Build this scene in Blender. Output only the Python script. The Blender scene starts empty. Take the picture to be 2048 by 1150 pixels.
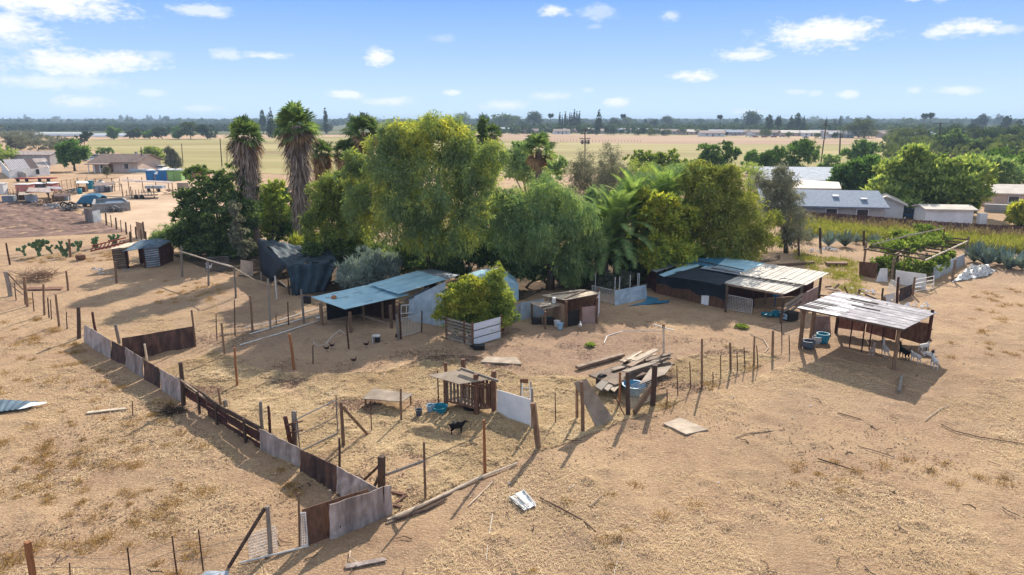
import bpy, bmesh, math, random
import numpy as np
from mathutils import Vector, Matrix, Quaternion
C = bpy.context; S = C.scene; COL = S.collection
R = math.radians
# ------------------------------------------------------------------ camera
CAM_H, FPX, HORIZON = 14.0, 1365.0, 238.0
PITCH = math.atan((575 - HORIZON) / FPX)
cam = bpy.data.objects.new('camera', bpy.data.cameras.new('camera')); COL.objects.link(cam)
cam.data.sensor_width = 36; cam.data.lens = FPX / 2048 * 36
cam.data.clip_start = .1; cam.data.clip_end = 30000
cam.location = (0, 0, CAM_H); cam.rotation_euler = (math.pi / 2 - PITCH, 0, 0)
S.camera = cam
# ------------------------------------------------------------------ view, sun, sky
S.view_settings.view_transform = 'Standard'; S.view_settings.look = 'None'
S.view_settings.exposure = 0.92; S.view_settings.gamma = 1
S.cycles.use_denoising = True; S.cycles.max_bounces = 8; S.cycles.volume_bounces = 0
S.cycles.transparent_max_bounces = 12
SUN_EL, SUN_AZ = R(34), R(18)          # azimuth from +Y towards +X
sun = bpy.data.objects.new('sun', bpy.data.lights.new('sun', 'SUN')); COL.objects.link(sun)
sun.data.energy = 4.2; sun.data.angle = R(.53); sun.data.color = (1, .93, .83)
sd = Vector((math.sin(SUN_AZ) * math.cos(SUN_EL), math.cos(SUN_AZ) * math.cos(SUN_EL), math.sin(SUN_EL)))
sun.rotation_euler = sd.to_track_quat('Z', 'Y').to_euler()
W = bpy.data.worlds.new('World'); S.world = W; W.use_nodes = True
CLOUDS = [(170,28,150,30,1),(60,70,85,33,1),(70,100,60,12,.35),(215,135,125,24,1),(110,170,75,12,.65),(205,168,75,13,.55),
 (200,207,52,12,.75),(350,120,30,7,.4),(40,140,25,8,.35),(440,42,56,10,.7),(550,121,42,7,.75),(485,120,28,9,.6),(425,218,35,6,.5),
 (330,190,25,6,.5),(775,122,27,14,1),(705,193,33,8,.85),(785,204,40,8,.75),(912,188,15,6,.8),(895,90,25,8,.3),(1103,44,27,11,.9),
 (1185,45,36,12,.45),(1180,70,16,4,.3),(1318,51,20,9,.6),(1010,212,38,9,.75),(1095,195,35,9,.65),(1172,184,12,4,.4),(1223,206,24,9,.9),
 (1605,82,108,25,1),(1465,121,52,12,.9),(1375,157,37,10,1),(1480,225,40,6,.45),(1570,187,20,5,.45),(1608,190,12,5,.45),(1672,192,18,7,.75),
 (1798,184,12,6,.65),(1880,184,34,7,.7),(1770,14,30,11,1),(1822,18,18,7,.4),(1885,70,58,17,1),(1830,80,28,8,.85),(1955,75,40,8,.6)]
def build_world():
    t = W.node_tree; N = t.nodes; K = t.links; N.clear()
    def math_(op, a, b=None, c=None, clamp=False):
        n = N.new('ShaderNodeMath'); n.operation = op; n.use_clamp = clamp
        for i, v in enumerate((a, b, c)):
            if v is None: continue
            if isinstance(v, (int, float)): n.inputs[i].default_value = v
            else: K.new(v, n.inputs[i])
        return n.outputs[0]
    out = N.new('ShaderNodeOutputWorld'); bg = N.new('ShaderNodeBackground')
    sky = N.new('ShaderNodeTexSky'); sky.sky_type = 'NISHITA'; sky.sun_disc = False
    sky.sun_elevation = SUN_EL; sky.sun_rotation = SUN_AZ; sky.air_density = 1.0; sky.dust_density = .3; sky.ozone_density = 2.0
    tc = N.new('ShaderNodeTexCoord'); sep = N.new('ShaderNodeSeparateXYZ'); K.new(tc.outputs['Generated'], sep.inputs[0])
    az = math_('ARCTAN2', sep.outputs[0], sep.outputs[1]); el = math_('ARCSINE', sep.outputs[2])
    # sky colour by height over the physical sky; unseen top brightened to lift shade
    ramp = N.new('ShaderNodeValToRGB'); r = ramp.color_ramp; K.new(math_('MULTIPLY', el, 1 / R(60), clamp=True), ramp.inputs[0])
    cols = [(0, (2.5, 3.2, 3.8)), (.03, (2.2, 3.0, 3.85)), (.08, (1.5, 2.4, 3.9)), (.155, (.66, 1.6, 3.75)), (.24, (.8, 1.6, 3.3)), (.5, (2.6, 2.9, 3.4)), (.99, (2.6, 2.9, 3.4))]
    for p, c in cols: e = r.elements.new(p); e.color = c + (1,)
    r.elements.remove(r.elements[0]); r.elements.remove(r.elements[-1])
    mul = N.new('ShaderNodeMix'); mul.data_type = 'RGBA'; mul.inputs[0].default_value = .9
    mn = N.new('ShaderNodeVectorMath'); mn.operation = 'MINIMUM'; mn.inputs[1].default_value = (2.6, 2.8, 3.2); K.new(sky.outputs[0], mn.inputs[0]); K.new(mn.outputs[0], mul.inputs[6]); K.new(ramp.outputs[0], mul.inputs[7])
    comb = N.new('ShaderNodeCombineXYZ'); K.new(az, comb.inputs[0]); K.new(el, comb.inputs[1])
    sc = N.new('ShaderNodeVectorMath'); sc.operation = 'MULTIPLY'; sc.inputs[1].default_value = (22, 48, 1); K.new(comb.outputs[0], sc.inputs[0])
    def noise(scale, det, rough=.6):
        n = N.new('ShaderNodeTexNoise'); n.inputs['Scale'].default_value = scale; n.inputs['Detail'].default_value = det
        n.inputs['Roughness'].default_value = rough; K.new(sc.outputs[0], n.inputs['Vector']); return n.outputs[0]
    wob = math_('ADD', math_('MULTIPLY', math_('SUBTRACT', noise(1.0, 7, .62), .5), 2.1), math_('MULTIPLY', math_('SUBTRACT', noise(4.5, 5), .5), 1.1))
    best = None
    for cx, cy, rx, ry, w in CLOUDS:
        a0 = math.atan((cx - 1024) / FPX); ca = math.cos(a0)
        e0 = (HORIZON - cy) / FPX * ca; 
        v = N.new('ShaderNodeVectorMath'); v.operation = 'SUBTRACT'; v.inputs[1].default_value = (a0, e0, 0); K.new(comb.outputs[0], v.inputs[0])
        m = N.new('ShaderNodeVectorMath'); m.operation = 'MULTIPLY'; m.inputs[1].default_value = (FPX / rx / ca ** 2 / 1.28, FPX / ry / ca / 1.3, 0); K.new(v.outputs[0], m.inputs[0])
        l = N.new('ShaderNodeVectorMath'); l.operation = 'LENGTH'; K.new(m.outputs[0], l.inputs[0])
        d = math_('MULTIPLY_ADD', math_('SUBTRACT', 1.0, l.outputs['Value']), 1.0, wob)
        d = math_('MULTIPLY', math_('MULTIPLY', d, 1.5, clamp=True), w)
        best = d if best is None else math_('MAXIMUM', best, d)
    best = math_('POWER', best, 1.15)
    mix = N.new('ShaderNodeMix'); mix.data_type = 'RGBA'; K.new(math_('MULTIPLY', best, .93), mix.inputs[0])
    K.new(mul.outputs[2], mix.inputs[6]); mix.inputs[7].default_value = (3.8, 3.85, 3.9, 1)
    K.new(mix.outputs[2], bg.inputs[0]); bg.inputs[1].default_value = .15
    K.new(bg.outputs[0], out.inputs[0])
build_world()
# ------------------------------------------------------------------ helpers: photograph pixel -> place
CP, SP = math.cos(PITCH), math.sin(PITCH)
def ray(px, py):
    u, v = (px - 1024) / FPX, -(py - 575) / FPX
    return (u, CP + v * SP, -SP + v * CP)
def gz(px, py, z=0.0):                     # where the sight line through a pixel meets the height z
    r = ray(px, py); t = (z - CAM_H) / r[2]
    return Vector((t * r[0], t * r[1], z))
def at(px, py, Y):                         # where it meets the distance Y
    r = ray(px, py); t = Y / r[1]
    return Vector((t * r[0], Y, CAM_H + t * r[2]))
def hz(P, py): return at(1024, py, P[1]).z  # height of a pixel row above the point P
def mpp(P, z=None): return (P[1] * CP + (CAM_H - (P[2] if z is None else z)) * SP) / FPX   # metres per photo pixel
# ------------------------------------------------------------------ helpers: objects
def lnk(o): COL.objects.link(o); return o
def tag(o, label=None, cat=None, group=None, kind=None):
    if label: o['label'] = label
    if cat: o['category'] = cat
    if group: o['group'] = group
    if kind or cat: o['kind'] = kind or 'thing'
    return o
def thing(name, loc, label, cat, group=None, rz=0):
    o = bpy.data.objects.new(name, None); o.location = loc; o.rotation_euler = (0, 0, rz); o.empty_display_size = .2
    lnk(o); return tag(o, label, cat, group)
def base_of(o):
    v = Vector((0, 0, 0))
    while o is not None: v += o.location; o = o.parent
    return v
def mesh_np(name, v, f, smooth=False):
    v = np.asarray(v, np.float32); f = np.asarray(f, np.int32); k = f.shape[1]
    me = bpy.data.meshes.new(name); me.vertices.add(len(v)); me.vertices.foreach_set('co', v.ravel())
    me.loops.add(f.size); me.loops.foreach_set('vertex_index', f.ravel())
    me.polygons.add(len(f)); me.polygons.foreach_set('loop_start', np.arange(0, f.size, k, dtype=np.int32))
    if smooth: me.polygons.foreach_set('use_smooth', np.ones(len(f), bool))
    me.update(calc_edges=True); return me
def obj_np(name, v, f, m, parent=None, loc=None, smooth=False):
    b = np.array(base_of(parent)) if parent else np.array(loc if loc is not None else (0, 0, 0), float)
    me = mesh_np(name, np.asarray(v) - b, f, smooth); me.materials.append(m)
    o = bpy.data.objects.new(name, me); lnk(o)
    if parent: o.parent = parent
    elif loc is not None: o.location = loc
    return o
def kids(o): return [c for c in bpy.data.objects if c.parent == o]
def copy_tree(o, parent=None, cache={}):
    if o.name not in cache: cache[o.name] = kids(o)
    c = o.copy(); lnk(c); c.parent = parent
    for ch in cache[o.name]: copy_tree(ch, c)
    return c
class MB:                                  # collects shapes, builds them as ONE mesh object
    def __init__(s): s.v = []; s.f = []
    def add(s, vs, fs):
        n = len(s.v); s.v += [tuple(p) for p in vs]; s.f += [tuple(i + n for i in q) for q in fs]; return s
    def box(s, c, d, rz=0, M=None):
        x, y, z = d[0] / 2, d[1] / 2, d[2] / 2
        vs = [Vector(p) for p in ((-x,-y,-z),(x,-y,-z),(x,y,-z),(-x,y,-z),(-x,-y,z),(x,-y,z),(x,y,z),(-x,y,z))]
        q = M if M is not None else Matrix.Rotation(rz, 3, 'Z')
        return s.add([q @ p + Vector(c) for p in vs], [(0,3,2,1),(4,5,6,7),(0,1,5,4),(1,2,6,5),(2,3,7,6),(3,0,4,7)])
    def beam(s, p, q, w, h=None):
        p, q = Vector(p), Vector(q); h = h or w; d = q - p; L = d.length
        z = d.normalized(); a = Vector((0, 0, 1)) if abs(z.z) < .95 else Vector((.3, 1, 0))
        x = a.cross(z).normalized(); y = z.cross(x)
        return s.box((p + q) / 2, (w, h, L), M=Matrix((x, y, z)).transposed())
    def tube(s, p, q, r1, r2=None, n=8): return s.path([p, q], [r1, r1 if r2 is None else r2], n)
    def path(s, pts, rad, n=6):
        pts = [Vector(p) for p in pts]
        if not isinstance(rad, (list, tuple)): rad = [rad] * len(pts)
        vs = []; fs = []; x = None
        for i, p in enumerate(pts):
            d = (pts[min(i + 1, len(pts) - 1)] - pts[max(i - 1, 0)]).normalized()
            if x is None: x = Vector((.31, .95, .1)).cross(d)
            x = (x - d * x.dot(d)).normalized(); y = d.cross(x)
            vs += [p + (x * math.cos(k * 2 * math.pi / n) + y * math.sin(k * 2 * math.pi / n)) * rad[i] for k in range(n)]
        for i in range(len(pts) - 1):
            for k in range(n): a, b = i * n + k, i * n + (k + 1) % n; fs.append((a, b, b + n, a + n))
        fs.append(tuple(range(n - 1, -1, -1))); fs.append(tuple((len(pts) - 1) * n + k for k in range(n)))
        return s.add(vs, fs)
    def sheet(s, P, th=.03):                # P[i][j] grid of points -> closed thin sheet
        nu, nv = len(P), len(P[0]); P = [[Vector(p) for p in r] for r in P]
        nrm = (P[-1][0] - P[0][0]).cross(P[0][-1] - P[0][0]).normalized() * th
        vs = [p for r in P for p in r] + [p - nrm for r in P for p in r]; o = nu * nv; fs = []
        for i in range(nu - 1):
            for j in range(nv - 1):
                a = i * nv + j; q = (a, a + nv, a + nv + 1, a + 1); fs += [q, tuple(o + k for k in reversed(q))]
        ed = [(i * nv, (i + 1) * nv) for i in range(nu - 1)] + [((nu - 1) * nv + j, (nu - 1) * nv + j + 1) for j in range(nv - 1)] \
            + [((i + 1) * nv + nv - 1, i * nv + nv - 1) for i in range(nu - 1)] + [(j + 1, j) for j in range(nv - 1)]
        fs += [(b, a, a + o, b + o) for a, b in ed]
        return s.add(vs, fs)
    def quad(s, A, B, Cc, D, th=.03, nu=1, nv=1, wob=0, corr=0, ncorr=0, seed=1):   # A->B is u, A->D is v
        A, B, Cc, D = map(Vector, (A, B, Cc, D)); rn = random.Random(seed)
        if ncorr: nu = ncorr * 2
        up = (B - A).cross(D - A).normalized(); P = []
        for i in range(nu + 1):
            u = i / nu; row = []
            for j in range(nv + 1):
                v = j / nv; p = (A * (1 - u) + B * u) * (1 - v) + (D * (1 - u) + Cc * u) * v
                if wob: p = p + up * rn.uniform(-wob, wob) + (B - A).normalized() * rn.uniform(-wob, wob) * .4 + (D - A).normalized() * rn.uniform(-wob, wob) * .4
                if ncorr: p = p + up * (corr if i % 2 else -corr)
                row.append(p)
            P.append(row)
        return s.sheet(P, th)
    def wire(s, A, B, Cc, D, nu, nv, r=.008, frame=0):
        A, B, Cc, D = map(Vector, (A, B, Cc, D)); L = lambda a, b, t: a + (b - a) * t
        for i in range(nu + 1): s.beam(L(A, B, i / nu), L(D, Cc, i / nu), r * 2)
        for j in range(nv + 1): s.beam(L(A, D, j / nv), L(B, Cc, j / nv), r * 2)
        return s
    def lathe(s, prof, c=(0, 0, 0), n=16, sx=1):
        c = Vector(c); vs = []; fs = []
        for r, z in prof: vs += [c + Vector((r * math.cos(k * 2 * math.pi / n) * sx, r * math.sin(k * 2 * math.pi / n), z)) for k in range(n)]
        for i in range(len(prof) - 1):
            for k in range(n): a, b = i * n + k, i * n + (k + 1) % n; fs.append((a, b, b + n, a + n))
        fs.append(tuple(range(n - 1, -1, -1))); fs.append(tuple((len(prof) - 1) * n + k for k in range(n)))
        return s.add(vs, fs)
    def build(s, name, m, parent=None, loc=None, smooth=False):
        b = base_of(parent) if parent else Vector(loc if loc is not None else (0, 0, 0))
        me = bpy.data.meshes.new(name); me.from_pydata([tuple(Vector(p) - b) for p in s.v], [], s.f); me.materials.append(m)
        if smooth: me.polygons.foreach_set('use_smooth', [True] * len(me.polygons))
        me.update(); o = bpy.data.objects.new(name, me); lnk(o)
        if parent: o.parent = parent
        elif loc is not None: o.location = loc
        return o
    def one(s, name, m, loc, label, cat, group=None, smooth=False, kind=None):
        return tag(s.build(name, m, None, loc, smooth), label, cat, group, kind)
# ------------------------------------------------------------------ materials (all procedural)
def lin(c):
    return tuple((x / 255 / 12.92) if x <= 10.3 else ((x / 255 + .055) / 1.055) ** 2.4 for x in c) + (1,)
def mat(name, c1, c2=None, scale=2.0, rough=.85, metal=0.0, bump=0.0, stretch=(1, 1, 1), spec=.3, rnd=.25, c3=None, contrast=1.0, world=False):
    m = bpy.data.materials.new(name); m.use_nodes = True; t = m.node_tree; N = t.nodes; K = t.links
    b = N['Principled BSDF']; b.inputs['Roughness'].default_value = rough; b.inputs['Metallic'].default_value = metal
    b.inputs['Specular IOR Level'].default_value = spec
    tc = N.new('ShaderNodeTexCoord'); mp = N.new('ShaderNodeMapping'); mp.inputs['Scale'].default_value = stretch
    oi = N.new('ShaderNodeObjectInfo'); vm = N.new('ShaderNodeVectorMath'); vm.operation = 'MULTIPLY_ADD'; vm.inputs[1].default_value = (1, 1, 1)
    cx = N.new('ShaderNodeCombineXYZ'); sc = N.new('ShaderNodeMath'); sc.operation = 'MULTIPLY'; sc.inputs[1].default_value = 37
    K.new(oi.outputs['Random'], sc.inputs[0]); K.new(sc.outputs[0], cx.inputs[0])
    K.new(tc.outputs['Object'], mp.inputs[0]); K.new(mp.outputs[0], vm.inputs[0]); K.new(cx.outputs[0], vm.inputs[2])
    if world:
        ge = N.new('ShaderNodeNewGeometry'); K.new(ge.outputs['Position'], mp.inputs[0]); vec = mp.outputs[0]
    else: vec = vm.outputs[0]
    n = N.new('ShaderNodeTexNoise'); n.inputs['Scale'].default_value = scale; n.inputs['Detail'].default_value = 6; n.inputs['Roughness'].default_value = .65; K.new(vec, n.inputs['Vector'])
    r = N.new('ShaderNodeValToRGB'); e = r.color_ramp.elements; h = .17 / contrast
    e[0].position = .5 - h; e[0].color = lin(c1); e[1].position = .5 + h; e[1].color = lin(c2 or c1)
    if c3: q = r.color_ramp.elements.new(.5); q.color = lin(c3)
    K.new(n.outputs[0], r.inputs[0])
    hs = N.new('ShaderNodeHueSaturation'); mr = N.new('ShaderNodeMapRange'); mr.inputs[3].default_value = 1 - rnd; mr.inputs[4].default_value = 1 + rnd
    K.new(oi.outputs['Random'], mr.inputs[0]); K.new(mr.outputs[0], hs.inputs['Value']); K.new(r.outputs[0], hs.inputs['Color']); K.new(hs.outputs[0], b.inputs['Base Color'])
    if bump:
        n2 = N.new('ShaderNodeTexNoise'); n2.inputs['Scale'].default_value = scale * 4; n2.inputs['Detail'].default_value = 5; K.new(vec, n2.inputs['Vector'])
        bu = N.new('ShaderNodeBump'); bu.inputs['Strength'].default_value = bump; bu.inputs['Distance'].default_value = .03
        K.new(n2.outputs[0], bu.inputs['Height']); K.new(bu.outputs[0], b.inputs['Normal'])
    return m
def leafmat(name, dark, mid, light, trans=.34, patch=.45, tcol=None, pscale=.8):
    m = bpy.data.materials.new(name); m.use_nodes = True; t = m.node_tree; N = t.nodes; K = t.links; N.remove(N['Principled BSDF'])
    out = N['Material Output']; ge = N.new('ShaderNodeNewGeometry'); tc = N.new('ShaderNodeTexCoord')
    n = N.new('ShaderNodeTexNoise'); n.inputs['Scale'].default_value = pscale; n.inputs['Detail'].default_value = 3; K.new(tc.outputs['Object'], n.inputs['Vector'])
    a = N.new('ShaderNodeMath'); a.operation = 'MULTIPLY_ADD'; a.inputs[1].default_value = 1 - patch
    s2 = N.new('ShaderNodeMapRange'); s2.inputs[1].default_value = .3; s2.inputs[2].default_value = .7; s2.inputs[3].default_value = 0; s2.inputs[4].default_value = patch
    K.new(n.outputs[0], s2.inputs[0]); K.new(ge.outputs['Random Per Island'], a.inputs[0]); K.new(s2.outputs[0], a.inputs[2])
    r = N.new('ShaderNodeValToRGB'); e = r.color_ramp.elements; e[0].position = .05; e[0].color = lin(dark); e[1].position = .95; e[1].color = lin(light)
    q = r.color_ramp.elements.new(.5); q.color = lin(mid); K.new(a.outputs[0], r.inputs[0])
    oi = N.new('ShaderNodeObjectInfo'); hs = N.new('ShaderNodeHueSaturation'); mr = N.new('ShaderNodeMapRange'); mr.inputs[3].default_value = .8; mr.inputs[4].default_value = 1.2
    K.new(oi.outputs['Random'], mr.inputs[0]); K.new(mr.outputs[0], hs.inputs['Value']); K.new(r.outputs[0], hs.inputs['Color'])
    d = N.new('ShaderNodeBsdfDiffuse'); K.new(hs.outputs[0], d.inputs[0])
    tr = N.new('ShaderNodeBsdfTranslucent'); mx = N.new('ShaderNodeMix'); mx.data_type = 'RGBA'; mx.blend_type = 'MULTIPLY'; mx.inputs[0].default_value = 1
    K.new(hs.outputs[0], mx.inputs[6]); mx.inputs[7].default_value = tcol or (1.6, 1.6, .8, 1); K.new(mx.outputs[2], tr.inputs[0])
    sh = N.new('ShaderNodeMixShader'); sh.inputs[0].default_value = trans; K.new(d.outputs[0], sh.inputs[1]); K.new(tr.outputs[0], sh.inputs[2])
    K.new(sh.outputs[0], out.inputs[0]); return m
M = {}
M['post'] = mat('weathered post wood', (92,70,54), (148,118,92), 3, stretch=(6,6,.6), bump=.5)
M['post_orange'] = mat('orange brown post wood', (122,74,44), (160,108,70), 3, stretch=(6,6,.6), bump=.4)
M['post_dark'] = mat('dark old post wood', (58,45,39), (98,77,64), 3, stretch=(6,6,.6), bump=.5)
M['post_grey'] = mat('grey post wood', (112,102,92), (154,143,130), 3, stretch=(6,6,.6), bump=.5)
M['tpost'] = mat('rusty steel stake', (58,44,38), (98,66,48), 8, rough=.8, metal=.2)
M['wood'] = mat('grey brown boards', (98,80,66), (150,128,108), 2, stretch=(1,1,5), bump=.4)
M['wood_red'] = mat('dark red stained boards', (52,30,28), (88,50,44), 2.2, bump=.3)
M['wood_brown'] = mat('brown boards', (84,58,44), (128,92,70), 2.2, stretch=(3,3,1), bump=.3)
M['rust'] = mat('rusty brown panel', (104,66,52), (164,118,94), 1.4, rough=.85, bump=.3, spec=.1, c3=(134,92,74), stretch=(2,2,.8))
M['wood_pale'] = mat('pale sun bleached boards', (165,145,122), (205,188,164), 2.5, bump=.3)
M['ply'] = mat('weathered plywood', (128,112,96), (172,154,134), 1.3, bump=.2)
M['ply_tan'] = mat('tan plywood', (150,118,92), (182,150,120), 1.6, bump=.2)
M['pinkboard'] = mat('faded pinkish sheet', (138,110,102), (176,148,138), 1.2, rough=.7, bump=.15)
M['sheet_light'] = mat('pale dusty sheet metal', (114,101,95), (184,168,158), .9, rough=.7, metal=.05, spec=.15, bump=.3, c3=(150,135,127), stretch=(2.2,2.2,.5))
M['sheet_dark'] = mat('brown rusted sheet metal', (46,32,30), (112,80,64), 1.1, rough=.8, bump=.3, c3=(74,54,48), stretch=(2.2,2.2,.5))
M['sheet_white'] = mat('white painted sheet', (205,203,200), (228,226,222), 1.2, rough=.6)
M['white'] = mat('white paint', (214,214,212), (236,236,234), 2, rough=.5, rnd=.05)
M['whiteboard'] = mat('white painted planks', (196,200,206), (226,228,230), 2.5, rough=.6, stretch=(.5,.5,6), rnd=.05)
M['tin_blue'] = mat('bluish galvanised roofing', (150,190,204), (184,216,226), .8, rough=.45, metal=.25, bump=.1, rnd=.08)  # blue of tree shade mixed into the grey tin; plain blue on the camper
M['tin_dark'] = mat('dull dark tin', (70,86,98), (104,122,134), 1.1, rough=.7, spec=.15)
M['tin_cream'] = mat('sunlit cream ribbed roofing', (172,164,152), (210,201,187), .9, rough=.8, metal=.05, spec=.1, bump=.1, rnd=.08)  # same grey tin, cream of direct sunlight put into its colour
M['tin_pale'] = mat('pale grey roofing planks', (128,124,126), (182,176,176), 1.4, rough=.8, metal=.05, spec=.1, bump=.1, rnd=.08, c3=(146,140,142))
M['tin_wall'] = mat('light corrugated wall', (150,168,178), (196,208,214), 1.3, rough=.5, metal=.2, rnd=.08)
M['tin_grey'] = mat('dull grey tin', (120,128,136), (166,172,178), 1.2, rough=.5, metal=.25)
M['tarp_blue'] = mat('blue tarpaulin', (44,98,126), (72,128,154), 2, rough=.4, bump=.4)
M['tarp_dark'] = mat('black shade cloth', (22,30,38), (38,50,62), 1.6, rough=.7, bump=.2)
M['shade'] = mat('dark blue green shade netting', (34,46,54), (56,74,84), 1.1, rough=.65, bump=.35)
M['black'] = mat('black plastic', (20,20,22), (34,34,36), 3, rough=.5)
M['rubber'] = mat('old tyre rubber', (26,25,25), (48,46,44), 5, rough=.85)
M['plastic_blue'] = mat('blue plastic', (28,120,140), (40,140,158), 3, rough=.4)
M['plastic_pale'] = mat('pale blue plastic', (140,170,190), (170,196,210), 3, rough=.5)
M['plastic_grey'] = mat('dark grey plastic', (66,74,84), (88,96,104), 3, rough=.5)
M['plastic_white'] = mat('dirty white plastic', (186,180,170), (216,212,206), 4, rough=.5)
M['green_plastic'] = mat('light green plastic', (118,156,88), (142,176,104), 3, rough=.5)
M['toilet_blue'] = mat('strong blue cabin plastic', (26,96,146), (38,114,164), 3, rough=.5)
M['pink_plastic'] = mat('faded red plastic', (178,110,104), (204,140,130), 2, rough=.6)
M['steel'] = mat('white painted steel bars', (196,192,186), (224,220,214), 3, rough=.4, metal=.2)
M['steel_dark'] = mat('grey steel bars', (88,86,86), (124,120,116), 4, rough=.5, metal=.3)
M['concrete'] = mat('grey concrete', (120,116,112), (156,150,144), 1.5, bump=.3)
M['stucco'] = mat('tan stucco', (178,156,142), (202,180,164), .8, rnd=.05)
M['stucco_white'] = mat('white stucco', (206,204,200), (226,224,220), .8, rnd=.06)
M['stucco_grey'] = mat('grey siding', (150,144,140), (176,170,166), .8, rnd=.06)
M['shingle'] = mat('blue grey asphalt shingles', (92,104,120), (138,148,162), 2.4, stretch=(1,3,3), bump=.4, rnd=.05)
M['shingle_light'] = mat('light grey roofing', (142,148,156), (172,176,182), 1.0, rnd=.05, bump=.2)
M['shingle_brown'] = mat('brown shingle roof', (104,86,78), (142,120,108), 1.6, bump=.3, rnd=.2)
M['roof_tan'] = mat('tan flat roofing', (176,164,150), (200,190,176), .7, rnd=.1)
M['fence_brown'] = mat('dark brown privacy fence', (70,44,42), (98,66,60), 1.5, stretch=(4,4,.3), bump=.3)
M['glass'] = mat('dark window glass', (30,38,46), (52,62,72), 1, rough=.15, spec=.6)
M['carglass'] = mat('car glass', (22,28,34), (34,42,50), 1, rough=.1, spec=.7)
M['bark'] = mat('tree bark', (64,50,40), (104,86,72), 2, stretch=(4,4,.8), bump=.6)
M['palm_bark'] = mat('palm trunk', (112,94,84), (156,136,122), 3, stretch=(1,1,5), bump=.6)
M['skirt'] = leafmat('dead palm fronds', (104,92,86), (148,130,118), (190,172,154), trans=.12, tcol=(1.2,1,.8,1))
M['skirt_brown'] = leafmat('brown dead fronds', (112,86,64), (150,120,88), (188,158,116), trans=.15, tcol=(1.3,1,.6,1))
M['leaf_big'] = leafmat('feathery tree leaves', (90,107,86), (124,141,94), (205,197,88), trans=.36, patch=.6, pscale=.42)
M['leaf_mid'] = leafmat('grey green tree leaves', (87,110,85), (125,148,103), (178,188,118), patch=.5)
M['leaf_yellow'] = leafmat('yellow green leaves', (103,123,68), (152,161,77), (224,209,90), trans=.4, patch=.5)
M['leaf_olive'] = leafmat('olive tree leaves', (97,114,74), (138,153,89), (194,199,107), patch=.5)
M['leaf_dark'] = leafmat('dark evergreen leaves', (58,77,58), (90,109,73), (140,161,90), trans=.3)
M['leaf_deep'] = leafmat('deep green leaves', (58,84,53), (89,120,67), (142,170,89), trans=.33)
M['leaf_silver'] = leafmat('silver grey leaves', (106,122,116), (140,154,144), (176,184,170), trans=.25, tcol=(1.2,1.2,1,1))
M['leaf_grey'] = leafmat('dusty grey leaves', (92,96,80), (122,124,104), (152,150,126), trans=.25, tcol=(1.3,1.2,.9,1))
M['leaf_round'] = leafmat('bright green leaf tips', (74,98,54), (116,134,68), (170,176,88), patch=.3)
M['leaf_mix'] = leafmat('mixed green leaves', (88,108,64), (136,152,81), (196,191,92), trans=.36, patch=.5)
M['leaf_dome'] = leafmat('dome tree leaf tips', (86,106,70), (126,142,82), (182,186,110), trans=.36, patch=.3)
M['leaf_olive_dark'] = leafmat('dark olive leaves', (83, 93, 56), (119, 125, 68), (167, 163, 81), trans=.3, patch=.5)
M['leaf_far'] = leafmat('far tree leaves', (40,53,44), (59,74,53), (85,96,64), trans=.25, pscale=.1)
M['leaf_far_olive'] = leafmat('far olive leaves', (61,72,51), (82,93,61), (112,118,74), trans=.25, pscale=.1)
M['palm_green'] = leafmat('fan palm leaves', (66,86,62), (98,120,74), (148,160,106), trans=.3)
M['date_green'] = leafmat('feather palm leaves', (84,106,72), (122,146,92), (170,184,116), trans=.34)
M['agave'] = leafmat('blue agave leaves', (88,104,102), (116,132,128), (150,162,156), trans=.08)
M['cactus'] = mat('prickly pear pads', (62,92,56), (98,128,76), 2, rough=.6)
M['weed'] = leafmat('yellow weeds', (116,122,62), (150,150,76), (190,182,104), trans=.28)
M['weed_brown'] = leafmat('brown dry weeds', (128,114,84), (156,142,104), (188,172,130), trans=.25, tcol=(1.3,1.1,.8,1))
M['vine'] = leafmat('grape vine leaves', (86,106,58), (122,140,72), (162,172,94), trans=.36)
M['straw'] = leafmat('loose straw', (166,140,106), (200,174,134), (234,212,172), trans=.1, tcol=(1.2,1,.8,1), pscale=.2)
M['tuft'] = leafmat('dry grass tufts', (132,106,66), (172,142,92), (204,174,120), trans=.25, tcol=(1.3,1.1,.7,1), pscale=.2)
M['car_white'] = mat('white car paint', (222,222,222), (230,230,230), 1, rough=.25, spec=.6, rnd=.04)
M['car_blue'] = mat('dark blue car paint', (28,58,92), (36,70,108), 1, rough=.25, spec=.6)
M['car_red'] = mat('red car paint', (150,40,36), (166,50,44), 1, rough=.3, spec=.6)
M['car_grey'] = mat('grey car paint', (120,124,130), (134,138,142), 1, rough=.3, spec=.6, rnd=.2)
M['red_iron'] = mat('red painted iron', (120,40,36), (150,62,52), 4, rough=.6)
M['pole'] = mat('utility pole wood', (66,54,48), (96,82,72), 2, stretch=(4,4,.4))
M['paper'] = mat('pale litter', (196,194,196), (226,224,224), 5, rough=.7)
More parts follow.
